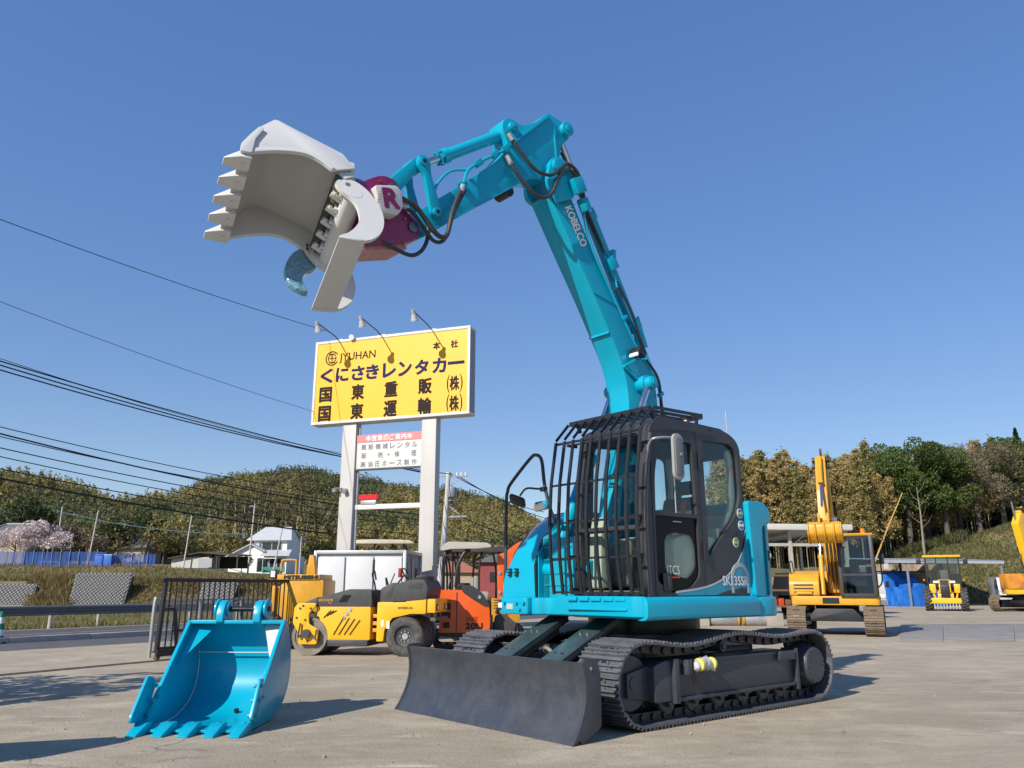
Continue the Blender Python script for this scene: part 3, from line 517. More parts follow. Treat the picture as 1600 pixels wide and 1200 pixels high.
# loose grit on the concrete
b = MB(); r8 = random.Random(77)
for k in range(900):
    y = 5.0 + 11 * r8.random() ** 1.6; x = r8.uniform(-.72, .72) * y; s_ = r8.uniform(.004, .011) * (2.2 if r8.random() < .04 else 1); M = Matrix.Translation((x, y, s_ * .45)) @ Euler((r8.random() * 6, r8.random() * 6, r8.random() * 6)).to_matrix().to_4x4()
    b.add([M @ Vector(v) for v in [(s_, 0, 0), (-s_, .2 * s_, 0), (0, s_ * .8, 0), (0, -s_, 0), (0, .1 * s_, s_ * .7), (0, 0, -s_ * .7)]], [(0, 2, 4), (2, 1, 4), (1, 3, 4), (3, 0, 4), (2, 0, 5), (1, 2, 5), (3, 1, 5), (0, 3, 5)])
tag(b.build('grit', mat('grit_stone', (.27, .25, .22), .9, var=.3), angle=20), 'scattered grit and small stones on the concrete yard', 'grit', kind='stuff')
# shade trees beyond the left edge of the picture; only their shadows reach the concrete
put_tree('broadleaf_tree', T_sh[0], (-8.75, 8.75, 0), .4, .82, 'evergreen shrub-like tree just beyond the left edge, shading the concrete', None)
# dry reeds between the two left stone walls
def reed_pts(r, n): px = r.uniform(46, 110, n); y = r.uniform(65.2, 69.8, n); x = (px - 800) / (FPX * 1.032) * y; return np.stack([x, y, hgt(x, y) - .05], 1)
tufts('dry_reeds', 'dry tan reeds between the two stone walls on the left', reed_pts, 5000, 6, .75, [(.36, .27, .13), (.27, .20, .09), (.16, .14, .05)], cat='reeds', wid=.06)
# ------------------------------------------------------------------ the teal excavator (local: +X forward, +Y its left side, Z up)
def track_path(xi, xs, zc, r, top, n=260):
    """closed path of a crawler track in XZ, idler at xi (front), sprocket at xs"""
    pts = []
    for k in range(40): pts.append((xs + (xi - xs) * k / 40, zc - r))
    for k in range(30): a = -PI / 2 + PI * k / 30; pts.append((xi + r * math.cos(a), zc + r * math.sin(a)))
    for k in range(60): t = k / 60; pts.append((xi + (xs - xi) * t, zc + r + top(t)))
    for k in range(30): a = PI / 2 + PI * k / 30; pts.append((xs + r * math.cos(a), zc + r * math.sin(a)))
    P = [Vector((p[0], 0, p[1])) for p in pts]; m = len(P); cum = [0]
    for i in range(m): cum.append(cum[-1] + (P[(i + 1) % m] - P[i]).length)
    out = []; j = 0
    for k in range(n):
        s = cum[-1] * k / n
        while cum[j + 1] < s: j += 1
        t = (s - cum[j]) / max(1e-9, cum[j + 1] - cum[j]); out.append(P[j].lerp(P[(j + 1) % m], t))
    return out
def shoe_mesh(pitch, width, h=.02, rib=.024):
    b = MB(); p = pitch / 2
    prof = [(-p + .004, 0), (-p + .004, h), (-p + .012, h), (-p + .016, h + rib), (-p + .03, h + rib), (-p + .036, h), (-.012, h), (-.008, h + rib * .9), (.008, h + rib * .9), (.012, h), (p - .042, h), (p - .036, h + rib), (p - .022, h + rib), (p - .016, h), (p - .002, h - .004), (p - .002, 0)]
    b.prism(prof, 'xz', -width / 2, width / 2)
    for sx in (-.42, .42):
        for sy in (-.13, .13): b.box((p * sx * 1.0 + .004, sy * width * 1.5, h + .008), (.026, .026, .018))
    me = b.mesh('track_shoe'); d = MB()
    for yy in (-.30, -.09, .09, .30): d.box((p * .42 - .02 if abs(yy) > .2 else -p * .5, yy * width, h + .0015), (.020 if abs(yy) > .2 else .030, .016 if abs(yy) > .2 else .07, .002))
    bm = bmesh.new(); bm.from_mesh(me); n0 = len(bm.faces); bm.from_mesh(d.mesh('slots'))
    for i, f in enumerate(bm.faces):
        if i >= n0: f.material_index = 1
    bm.to_mesh(me); bm.free(); return me
def build_track(parent, y, xi, xs, zc, r, top, nshoe, width, shoe, mlink, mshoe, name='track'):
    pts = track_path(xi, xs, zc, r, top, nshoe); b = MB()
    for i in range(nshoe):                                  # chain links and pins on the inner side
        p, q = pts[i], pts[(i + 1) % nshoe]; c = (p + q) / 2; t = (q - p).normalized(); nrm = Vector((t.z, 0, -t.x))
        for sy in (-.085, .085): b.bar(p - nrm * .055 + Vector((0, y + sy, 0)) - t * .012, q - nrm * .055 + Vector((0, y + sy, 0)) + t * .012, .04, .085, up=nrm)
        pc = p - nrm * .055; b.cyl((pc.x, y - .125, pc.z), (pc.x, y + .125, pc.z), .032, n=10)
    tr = b.build(name, mlink, parent)
    for i in range(nshoe):
        p, q = pts[i], pts[(i + 1) % nshoe]; c = (p + q) / 2; t = (q - p).normalized(); nrm = Vector((t.z, 0, -t.x))
        M = frameM((c.x - nrm.x * .012, y, c.z - nrm.z * .012), t, (0, 1, 0))
        if M.col[2].to_3d().dot(nrm) < 0: M = frameM((c.x - nrm.x * .012, y, c.z - nrm.z * .012), -t, (0, 1, 0))
        if len(shoe.materials) == 0: shoe.materials.append(mshoe); shoe.materials.append(BLACK)
        ob('track_shoe', shoe, mshoe, tr, M)
    return tr

EX = thing('excavator', 'big teal excavator with raised boom, barred cab front and white grapple bucket', 'excavator', (1.577, 9.925, 0), R(220.3))
TOPRUN = lambda t: -.055 * math.sin(PI * min(1, t / .45)) ** 2 * (t < .45) + .035 * math.exp(-((t - .52) / .10) ** 2) - .03 * math.exp(-((t - .78) / .12) ** 2)
_pitch = (2 * 3.09 + 2 * PI * .375) / 52
SHOE_M = shoe_mesh(_pitch * 1.03, .56)
for sy in (1, -1):
    build_track(EX, sy * 1.03, 1.53, -1.56, .41, .375, TOPRUN, 52, .56, SHOE_M, BLACK, SHOE)
    o = 1 if sy > 0 else -1
    fr = MB()                                               # side frame
    fr.prism(rpoly([(1.32, .22), (1.32, .56), (1.15, .60), (-1.15, .60), (-1.2, .22)], .03), 'xz', o * .86, o * 1.24)
    fr.prism([(1.62, .28), (1.62, .50), (1.30, .56), (1.30, .24)], 'xz', o * .90, o * 1.16)
    f = fr.build('track_frame', UNDER, EX, bev=.012)
    ft = MB()
    ft.boxm(-1.16, 1.05, min(o * 1.24, o * 1.275), max(o * 1.24, o * 1.275), .215, .25).boxm(-1.16, 1.05, min(o * 1.24, o * 1.262), max(o * 1.24, o * 1.262), .565, .598)
    ft.boxm(.99, 1.055, min(o * 1.24, o * 1.29), max(o * 1.24, o * 1.29), .20, .615).boxm(-1.2, -1.15, min(o * 1.24, o * 1.29), max(o * 1.24, o * 1.29), .17, .62)
    ft.boxm(-1.12, -.82, min(o * 1.24, o * 1.30), max(o * 1.24, o * 1.30), .50, .60)
    ft.build('frame_flange', UNDER, f, bev=.006)
    MB().boxm(.66, .73, min(o * 1.238, o * 1.243), max(o * 1.238, o * 1.243), .36, .48).build('frame_slot', BLACK, f)
    for rx in (1.02, .62, .18, -.26, -.66, -1.0):           # bottom rollers
        b = MB(); b.lathe([(-.12, .02), (-.12, .10), (-.10, .115), (-.055, .115), (-.05, .085), (.05, .085), (.055, .115), (.10, .115), (.12, .10), (.12, .02)], (rx, o * 1.03, .19), (0, 1, 0), 18)
        b.cyl((rx, o * .86, .19), (rx, o * 1.2, .19), .035, n=12); b.box((rx, o * 1.19, .225), (.13, .05, .07)); b.build('bottom_roller', UNDER, f)
    b = MB(); b.cyl((.08, o * .88, .685), (.08, o * 1.17, .685), .055, n=18).cyl((.08, o * .9, .66), (.08, o * .9, .52), .03).cyl((.08, o * 1.12, .685), (.08, o * 1.19, .685), .03, n=12); b.build('carrier_roller', UNDER, f)
    b = MB(); b.lathe([(-.09, .03), (-.09, .25), (-.04, .29), (.04, .29), (.09, .25), (.09, .03)], (1.53, o * 1.03, .41), (0, 1, 0), 28).cyl((1.53, o * .9, .41), (1.53, o * 1.17, .41), .06); b.build('idler_wheel', UNDER, f)
    b = MB(); teeth = []
    for k in range(21 * 4):
        a = 2 * PI * k / 84; teeth.append((-1.56 + (.315 if k % 4 in (0, 1) else .265) * math.cos(a), .41 + (.315 if k % 4 in (0, 1) else .265) * math.sin(a)))
    b.prism(teeth, 'xz', o * 1.0, o * 1.06); b.build('sprocket', UNDER, f)
    b = MB(); b.lathe([(0, .25), (.10, .25), (.13, .235), (.20, .215), (.235, .20), (.245, .19), (.245, .001)], (-1.56, o * 1.05, .41), (0, o, 0), 36)
    for k in range(16): a = 2 * PI * k / 16; b.cyl((-1.56 + .175 * math.cos(a), o * 1.293, .41 + .175 * math.sin(a)), (-1.56 + .175 * math.cos(a), o * 1.306, .41 + .175 * math.sin(a)), .011, n=6)
    b.build('travel_motor', UNDER, f)
# bubble-wrapped package tied to the near side frame
b = MB(); prof = catmull([(.80, .50), (.78, .57), (.70, .60), (.66, .64), (.58, .655), (.52, .62), (.40, .60), (.37, .53), (.42, .47), (.58, .49), (.70, .48)], 4, True) if False else None
rg = []
for k in range(13):
    t = k / 12; xx = .80 - .36 * t; s = .055 + .012 * math.sin(k * 2.1) - .03 * (abs(t - .5) * 2) ** 6
    rg.append([(xx + .006 * math.sin(k * 1.7 + j), 1.33 + s * .8 * math.cos(2 * PI * j / 12), .535 + .03 * math.exp(-((t - .45) / .18) ** 2) + s * (1.05 + .15 * math.sin(j * 2.3 + k)) * math.sin(2 * PI * j / 12)) for j in range(12)])
b.loft(rg); WRAP = mat('bubble_wrap', (.55, .57, .58), .12, var=.35, vscale=40, bump=.8, bscale=70, coat=.6)
wr = b.build('wrapped_package', WRAP, EX, angle=80); wr['label'] = 'clear bubble-wrapped package tied with yellow tape to the side frame'
TAPE = mat('yellow_tape', (.72, .62, .10), .4)
for xx in (.72, .52): MB().cyl((xx - .012, 1.33, .548), (xx + .012, 1.33, .548), .064, n=14).build('yellow_tape', TAPE, wr)
MB().boxm(.84, .90, 1.24, 1.33, .46, .60).build('step_bracket', UNDER, EX, bev=.005)
# centre frame, slew ring, blade
b = MB(); b.prism(rpoly([(-1.0, -.9), (-1.0, .9), (1.0, .9), (1.0, -.9)], .2), 'xy', .36, .66); b.cyl((0, 0, .64), (0, 0, .80), .62, n=40); b.build('centre_frame', UNDER, EX, bev=.01)
b = MB(); b.cyl((0, 0, .79), (0, 0, .99), .66, n=48); b.build('slew_ring', BLACK, EX, bev=.01)
bl = []
for i in range(13):
    t = i / 12; z = .0 + .66 * t; x = 2.33 + .22 * (1 - t) ** 2.4 + .09 * t ** 3; bl.append((x, z))
prof = bl + [(p[0] - .035, p[1]) for p in bl[::-1]]
YB0, YB1 = -1.40, 1.34
bd = MB().prism(prof, 'xz', YB0, YB1).build('blade', UNDER, EX, bev=.004)
for y0, y1 in ((YB1, YB1 + .03), (YB0 - .03, YB0)):
    b = MB(); b.prism([(p[0] + .012, p[1]) for p in bl] + rpoly([(2.42, .69), (2.24, .69), (2.2, .55), (2.2, .12), (2.46, -.0)], .04), 'xz', y0, y1); b.build('blade_end_plate', UNDER, bd, bev=.004)
MB().cyl((2.33, 1.37, .61), (2.33, 1.38, .61), .016, n=12).build('end_plate_bolt', STEEL, bd)
for y in (-.42, .42):
    b = MB(); b.bar((2.26, y, .34), (.85, y, .58), .16, .20); b.build('blade_arm', UNDER, EX, bev=.012)
    b = MB(); b.bar((1.88, y * .92, .585), (1.02, y * .92, .985), .30, .028); b.bar((1.88, y * .92 - .14, .555), (1.02, y * .92 - .14, .955), .02, .06).bar((1.88, y * .92 + .14, .555), (1.02, y * .92 + .14, .955), .02, .06)
    g = b.build('blade_cylinder_guard', mat('guard_plate_paint', (.035, .055, .062), .3, var=.3, vscale=2.5, dust=.25, dustcol=(.10, .14, .15)), EX, bev=.004)
    b = MB()
    for t in (.12, .55):
        for s in (-.05, .05): p = Vector((1.88, y * .92, .60)).lerp(Vector((1.02, y * .92, 1.0)), t); b.cyl((p.x, p.y + s, p.z - .005), (p.x, p.y + s, p.z + .018), .014, n=8)
    b.build('guard_bolt', STEEL, g)
    b = MB(); b.cyl((1.1, y * .92, .84), (1.75, y * .92, .55), .075, n=18).cyl((1.75, y * .92, .55), (2.2, y * .92, .36), .045, n=14).cyl((1.70, y * .92, .572), (1.82, y * .92, .52), .095, n=18); b.build('blade_cylinder', UNDER, EX)
MB().tube([(1.6, .22, .56), (1.66, .14, .66), (1.62, .02, .68), (1.5, -.1, .62), (1.3, -.12, .55)], .02, smooth=6).build('blade_hose', mat('dusty_hose', (.22, .19, .14), .6, var=.2), EX)

# --- upper structure
b = MB(); b.prism(rpoly([(1.52, 1.30), (1.52, .30), (1.30, .20), (1.30, -.25), (1.42, -.35), (1.40, -.92), (1.15, -1.12), (-.4, -1.28), (-.9, -1.2), (-1.4, -.6), (-1.52, 0), (-1.4, .6), (-.85, 1.28)], .10), 'xy', 1.0, 1.19)
b.build('deck', TEAL, EX, bev=.03, seg=3)
b = MB(); b.prism(rpoly([(1.53, .10), (1.56, 1.22), (1.50, 1.31), (1.40, 1.31), (1.40, .1)], .03), 'xy', 1.02, 1.215); b.build('step_beam', TEAL, EX, bev=.02, seg=3)
b = MB()
for k in range(5): b.boxm(1.535, 1.566, .30 + k * .17, .44 + k * .17, 1.165, 1.205)
b.boxm(1.535, 1.572, .30, 1.14, 1.075, 1.10); b.build('step_tread', TEAL, EX, bev=.008)
# left lower skirt with a rolled edge along the side
b = MB(); b.prism(rpoly([(1.30, .985), (1.345, 1.01), (1.35, 1.16), (1.32, 1.21), (1.2, 1.21), (1.2, .985)], .03), 'yz', -.42, 1.5); b.build('side_skirt', TEAL, EX, bev=.012)
# counterweight: rounded tail, with a lower flange and a panel at the left rear
def tail(r0, y0, n=20, ex=0.0, xf=-.36):
    pts = [(xf, y0)]
    for k in range(n + 1): a = PI / 2 + .40 + (PI - .80) * k / n; pts.append((-.18 + (r0 + ex) * math.cos(a) * 1.0, min(y0, max(-y0, (r0 + ex) * math.sin(a) * 1.02))))
    pts.append((xf, -y0)); return pts
b = MB(); b.prism(rpoly(tail(1.36, 1.27), .05, 2), 'xy', 1.17, 2.26); b.build('counterweight', TEAL, EX, bev=.07, seg=4)
b = MB(); b.prism(rpoly(tail(1.42, 1.33, xf=-.43), .06, 2), 'xy', .985, 1.20); b.build('counterweight_flange', TEAL, EX, bev=.03, seg=3)
# raised corner column and recessed door at the left rear
b = MB(); b.prism(rpoly([(-.36, 2.27), (-.66, 2.27), (-.80, 2.20), (-.80, 2.03), (-.62, 1.98), (-.60, 1.55), (-.60, 1.20), (-.40, 1.20)], .05), 'xz', 1.24, 1.315); b.build('corner_column', TEAL, EX, bev=.03, seg=3)
b = MB()
pp = tail(1.385, 1.29, 40)
arc = [p for p in pp if p[0] < -.64 and p[1] > .55]
rings = [[(p[0], p[1], z) for z in (1.215, 1.24, 1.6, 1.99, 2.02)] for p in arc]
b.loft(rings, closed=False); pan = b.build('side_panel', TEAL_D, EX, solid=.02)
b = MB().box((-.80, 1.245, 1.66), (.10, .06, .12), Euler((0, 0, .35))); b.build('panel_latch', BLACK, pan, bev=.012)
MB().box((-.80, 1.265, 1.66), (.05, .05, .05), Euler((0, 0, .35))).build('latch_button', GPRINT, pan, bev=.01)
# right-hand front housing with round shoulder
def hood_sec(x, zt, yr, yl=-.36, z0=1.17):
    P = [(yl, z0), (yl, zt)]
    rr = .42
    for k in range(9): a = PI / 2 - (PI / 2) * k / 8; P.append((yr + rr - rr * math.cos(a - 0) if False else -(-yr - rr + rr * math.cos(a)), zt - rr + rr * math.sin(a)))
    P.append((yr, z0)); return [(x, p[0], p[1]) for p in P]
secs = []
for k in range(14):
    t = k / 13; x = 1.36 - 1.75 * t; q = max(0, 1 - t / .42); secs.append(hood_sec(x, 2.20 - .52 * q ** 2.2, -1.06 + .06 * q ** 2))
b = MB(); b.loft(secs); hd = b.build('right_housing', TEAL, EX, bev=.0, angle=50)
b = MB(); b.prism(rpoly([(1.385, 1.19), (1.40, 1.55), (1.30, 1.82), (1.06, 2.07), (.70, 2.20), (.70, 2.16), (1.03, 2.03), (1.26, 1.80), (1.35, 1.54), (1.345, 1.19)], .01), 'xz', -.40, -.372); b.build('housing_seal', BLACK, hd)
b = MB()
for cy in (-.86, -.74):
    for k in range(3): b.box((1.37, cy, 1.44 + k * .035), (.03, .075 - .02 * abs(k - 1), .018))
b.build('vent_slot', BLACK, hd)
for (k0, k1, i0, i1) in ((1, 3, 5, 8), (4, 6, 2, 6)):       # shallow darker panels on the shoulder
    b = MB(); b.loft([[(p[0] + .006, p[1] - .006 * (i - 1) / 6, p[2] + .006) for i, p in enumerate(secs[k]) if i0 <= i <= i1] for k in range(k0, k1 + 1)], closed=False); b.build('recess_panel', TEAL_D, hd)
b = MB(); b.prism(rpoly([(1.28, -1.06), (1.43, -1.00), (1.50, -.84), (1.50, -.42), (1.30, -.42)], .05), 'xy', 1.01, 1.19); lb_ = b.build('lamp_housing', TEAL, EX, bev=.015)
b = MB()
for k in range(4): b.box((1.468, -.91, 1.065 + k * .03), (.05, .16, .012), Euler((0, 0, .42)))
b.build('lamp_grille', BLACK, lb_)
MB().box((1.478, -.88, 1.10), (.03, .09, .06), Euler((0, 0, .42))).build('headlamp', LAMP, lb_, bev=.01)
MB().boxm(1.498, 1.506, -.76, -.65, 1.06, 1.12).build('data_plate', mat('data_plate', (.45, .47, .46), .35), lb_)
b = MB()
for y, z in ((-.58, 1.13), (-.53, 1.06), (-.80, 1.13), (-.46, 1.13)): b.cyl((1.49, y, z), (1.525, y, z), .018, n=10)
b.build('bolt', TEAL, lb_)
# panel between housing and cab with ribs
b = MB(); b.prism([(1.28, 1.17), (1.28, 1.86), (.95, 2.05), (-.2, 2.1), (-.2, 1.17)], 'xz', -.37, -.27); b.build('inner_wall', TEAL_D, EX)
b = MB()
for z in (1.32, 1.45, 1.60, 1.74): b.boxm(1.28, 1.292, -.35, .10, z, z + .012)
b.boxm(1.22, 1.28, -.36, .15, 1.17, 1.85); b.build('boom_bay_panel', TEAL_D, EX)
# handrail and its two mirrors
b = MB(); b.tube([(1.36, -1.12, 1.0), (1.36, -1.04, 1.16), (1.33, -1.0, 1.30), (1.31, -1.0, 2.30), (1.30, -.99, 2.44), (1.30, -.93, 2.54), (1.30, -.58, 2.80), (1.30, -.46, 2.84), (1.30, -.36, 2.76), (1.28, -.33, 2.45), (1.24, -.24, 2.10), (1.1, -.24, 2.03)], .021, smooth=4, n=10); hr = b.build('handrail', CHAR, EX)
b = MB(); b.tube([(1.29, -.33, 2.42), (1.33, -.42, 2.43), (1.38, -.55, 2.44), (1.41, -.63, 2.36)], .012, smooth=4).box((1.29, -.34, 2.42), (.06, .07, .05)); b.build('mirror_arm', BLACK, EX)
b = MB(); b.M = frameM((1.44, -.64, 2.30), (.55, .45, .70), (-.3, .9, -.35)); b.prism(rpoly([(-.07, -.11), (.07, -.11), (.07, .11), (-.07, .11)], .04), 'xy', -.015, .015); b.build('mirror', BLACK, EX, bev=.008)
b = MB(); b.M = frameM((1.28, -.40, 2.22), (.15, 1, .05), (.25, 0, 1)); b.prism(rpoly([(-.14, -.045), (.14, -.045), (.14, .06), (-.10, .07)], .05), 'xy', -.02, .02); hm = b.build('hood_mirror', TEAL, EX, bev=.012)
b = MB(); b.M = frameM((1.283, -.40, 2.22), (.15, 1, .05), (.25, 0, 1)); b.prism(rpoly([(-.125, -.035), (.125, -.035), (.125, .04), (-.09, .05)], .04), 'xy', .012, .028); b.build('hood_mirror_glass', MIRR, hm)

# --- cab: shell in plates with real openings
CY0, CY1 = .24, 1.25
cab = MB().boxm(-.34, 1.32, CY0 + .02, CY1 - .02, 1.19, 1.25).build('cab', CHAR, EX)
outl = rpoly([(1.35, 1.21), (1.385, 1.75), (1.355, 2.30), (1.23, 2.98), (1.02, 3.07), (-.14, 3.05), (-.37, 2.93), (-.37, 1.21)], [.03, .3, .3, .14, .1, .16, .16, .02], 5)
win_d = rpoly([(1.20, 2.06), (1.19, 2.45), (1.085, 2.82), (.54, 2.84), (.51, 2.06)], [.02, .1, .06, .06, .02])
win_l = rpoly([(1.21, 1.37), (1.21, 2.02), (.51, 2.02), (.51, 1.42), (.66, 1.30), (1.02, 1.24)], [.04, .02, .02, .06, .06, .06])
win_r = rpoly([(.34, 1.62), (.345, 2.90), (-.20, 2.91), (-.31, 2.78), (-.32, 2.30), (-.20, 2.08)], [.03, .03, .08, .08, .15, .1], 4)
MS = lambda y: Matrix(((1, 0, 0, 0), (0, 0, -1, y), (0, 1, 0, 0), (0, 0, 0, 1)))
me = plate_holes(outl, [win_d, win_l, win_r], .05, 'side_wall'); ob('side_wall', me, CHAR, cab, MS(CY1 - .025))
win_rr = rpoly([(1.15, 1.5), (1.08, 2.85), (.3, 2.9), (.2, 1.55)], .08); win_rb = rpoly([(.12, 2.1), (.12, 2.86), (-.22, 2.84), (-.24, 2.15)], .08)
me = plate_holes(outl, [win_rr, win_rb], .05, 'far_side_wall'); ob('far_side_wall', me, CHAR, cab, MS(CY0 + .025))
# front frame, roof and rear follow the side outline
def skin(pts, y0, y1, name, m, th=.05):
    b = MB(); n = len(pts); inn = []
    for i, p in enumerate(pts):
        a = Vector(pts[max(0, i - 1)]); c = Vector(pts[min(n - 1, i + 1)]); d = (c - a).normalized(); inn.append((p[0] - d[1] * th, p[1] + d[0] * th))
    b.prism(list(pts) + inn[::-1], 'xz', y0, y1); return b.build(name, m, cab, bev=.0)
top_i = [p for p in outl if p[1] > 2.86]
skin(top_i, CY0 + .03, CY1 - .03, 'roof', CHAR, .06)
MB().prism(rpoly([(1.06, 3.04), (1.0, 3.10), (-.12, 3.09), (-.30, 3.0), (-.3, 2.98)], .04), 'xz', CY0 + .08, CY1 - .06).build('roof_cap', CHAR, cab, bev=.02)
fr_i = [p for p in outl if p[0] > 1.2 and p[1] <= 2.9 and p[1] > 1.20]
for y0, y1 in ((CY0, CY0 + .10), (CY1 - .13, CY1)): skin(fr_i[:], y0 + .001, y1 - .001, 'front_pillar', CHAR, .09)
skin([p for p in fr_i if p[1] < 1.4], CY0 + .1, CY1 - .13, 'front_sill', CHAR)
MB().boxm(1.33, 1.37, CY0 + .1, CY1 - .13, 1.86, 1.92).build('front_crossbar', CHAR, cab, bev=.008)
b = MB(); b.boxm(-.37, -.33, CY0 + .05, CY0 + .14, 1.21, 2.9).boxm(-.37, -.33, CY1 - .14, CY1 - .05, 1.21, 2.9).boxm(-.37, -.33, CY0 + .14, CY1 - .14, 1.21, 2.12).boxm(-.37, -.33, CY0 + .14, CY1 - .14, 2.78, 2.92); b.build('rear_wall', CHAR, cab)
# glazing
def pane(poly, y, name, g, parent=cab): return MB().prism(poly, 'xz', y - .003, y + .003).build(name, g, parent)
pane(win_d, CY1 - .035, 'door_window', GLS); pane(win_r, CY1 - .035, 'rear_side_window', GLS); pane(win_rr, CY0 + .025, 'far_window', GLS); pane(win_rb, CY0 + .025, 'far_rear_window', GLS)
MB().boxm(-.355, -.35, CY0 + .14, CY1 - .14, 2.12, 2.78).build('rear_window', GLS, cab)
lowp = rpoly([(1.06, 1.46), (1.05, 1.80), (.92, 1.86), (.60, 1.84), (.54, 1.75), (.54, 1.50), (.70, 1.38)], .07)
me = plate_holes(win_l, [lowp], .012, 'door_lower_panel'); ob('door_lower_panel', me, mat('black_gloss', (.005, .005, .006), .3, var=.05, spec=.15), cab, MS(CY1 - .03))
pane(lowp, CY1 - .031, 'door_lower_window', GLS)
gp = [p for p in fr_i]
b = MB(); rings = [[(p[0] - .03, CY0 + .09, p[1]), (p[0] - .03, CY1 - .12, p[1])] for p in gp]; b.loft(rings, closed=False); b.build('windscreen', GLS, cab)
# seams, handle, hinges, door edge
me = plate_holes(rpoly([(1.25, 1.215), (1.25, 2.9), (.46, 2.98), (.43, 1.215)], .04), [rpoly([(1.243, 1.222), (1.243, 2.893), (.467, 2.973), (.437, 1.222)], .04)], .006, 'door_seam'); ob('door_seam', me, BLACK, cab, MS(CY1 + .001))
b = MB(); b.prism(rpoly([(.995, 1.26), (.995, 1.44), (1.13, 1.44), (1.13, 1.26)], .03), 'xz', CY1 - .002, CY1 + .008); dh = b.build('door_handle', BLACK, cab, bev=.004)
MB().boxm(1.03, 1.06, CY1 + .006, CY1 + .02, 1.30, 1.41).build('handle_lever', CHAR, dh, bev=.004)
b = MB()
for z in (1.58, 2.55): b.cyl((.435, CY1 + .015, z), (.435, CY1 + .015, z + .2), .014, n=10)
b.build('door_hinge', BLACK, cab)
MB().tube([(.83, CY1 - .03, 2.06), (.84, CY1 - .03, 2.83)], .008).build('window_divider', GALV, cab)
MB().box((.84, CY1 - .02, 1.97), (.14, .012, .012)).build('window_catch', GALV, cab)
# bare strip of front pillar that catches the light
MB().tube([(p[0] - .02, CY1 - .005, p[1]) for p in fr_i[::2]], .022, n=8).build('pillar_edge', mat('pillar_edge', (.07, .07, .08), .25, var=.1), cab)
# interior
st = MB().prism(rpoly([(.72, 1.62), (.74, 1.74), (.30, 1.72), (.22, 1.62)], .04), 'xz', .52, 1.02).build('seat', CLOTH, cab, bev=.03)
MB().prism(rpoly([(.34, 1.70), (.16, 2.30), (.08, 2.32), (.05, 2.2), (.20, 1.68)], .05), 'xz', .52, 1.0).build('backrest', CLOTH, st, bev=.03)
MB().prism(rpoly([(.14, 2.34), (.11, 2.50), (.03, 2.50), (.05, 2.34)], .03), 'xz', .64, .88).build('headrest', CLOTH, st, bev=.02)
MB().boxm(.05, .75, .58, .96, 1.25, 1.62).build('seat_base', CHAR, st, bev=.02)
for y in (.36, 1.10):
    c_ = MB().prism(rpoly([(.86, 1.30), (.86, 1.80), (.62, 1.86), (.10, 1.84), (.05, 1.3)], .08), 'xz', y - .09, y + .09).build('console', BEIGE, cab, bev=.03)
    MB().tube([(.78, y, 1.84), (.80, y, 1.95), (.79, y, 2.03)], .018).build('joystick', BLACK, c_)
MB().tube([(.50, 1.06, 1.86), (.52, 1.07, 2.08)], .012).build('safety_lever', mat('lever_green', (.15, .3, .25), .5), cab)
MB().tube([(.52, 1.07, 2.08), (.51, 1.07, 2.15), (.47, 1.06, 2.22)], .026, smooth=3).build('lever_grip', mat('lever_red', (.6, .04, .01), .4), cab)
b = MB(); b.boxm(-.32, -.30, CY0 + .06, CY1 - .06, 1.25, 2.12).boxm(-.30, -.05, CY0 + .06, CY1 - .06, 1.25, 1.95); b.build('rear_trim', BEIGE, cab, bev=.02)
b = MB(); b.prism(rpoly([(-.31, 1.9), (-.31, 2.86), (-.20, 2.86), (-.24, 2.5), (-.20, 2.2), (-.05, 1.95)], .05), 'xz', CY1 - .11, CY1 - .06).prism(rpoly([(-.31, 1.9), (-.31, 2.86), (-.16, 2.86), (-.22, 2.5), (-.16, 2.2), (-.05, 1.95)], .05), 'xz', CY0 + .06, CY0 + .11); b.build('pillar_trim', BEIGE, cab, bev=.012)
MB().prism(rpoly([(1.24, 1.28), (1.22, 1.86), (1.16, 2.06), (1.08, 2.04), (1.10, 1.3)], .04), 'xz', CY0 + .07, CY0 + .26).build('monitor_stand', BEIGE, cab, bev=.02)
MB().tube([(1.05, .62, 1.25), (1.12, .62, 1.55), (1.08, .62, 1.75)], .014).build('travel_lever', BLACK, cab); MB().tube([(1.05, .76, 1.25), (1.12, .76, 1.55), (1.08, .76, 1.75)], .014).build('travel_lever', BLACK, cab)
MB().boxm(.9, 1.30, CY0 + .1, CY1 - .1, 1.252, 1.268).build('floor_mat', mat('floor_mat', (.22, .2, .15), .8), cab)
bc = MB().cyl((-.25, .50, 3.06), (-.25, .50, 3.16), .05, n=16).build('beacon', AMB, EX)
MB().tube([(.45, 1.12, 3.09), (.45, 1.12, 3.13)], .02).build('roof_light', WHITE, EX)
MB().tube([(-.82, .8, 2.2), (-.80, .8, 3.48)], .006).build('antenna', GALV, EX)
b = MB(); b.box((-.29, CY1 - .06, 2.63), (.02, .02, .10)).build('exit_hammer', mat('lever_red', (.6, .04, .01)), cab)
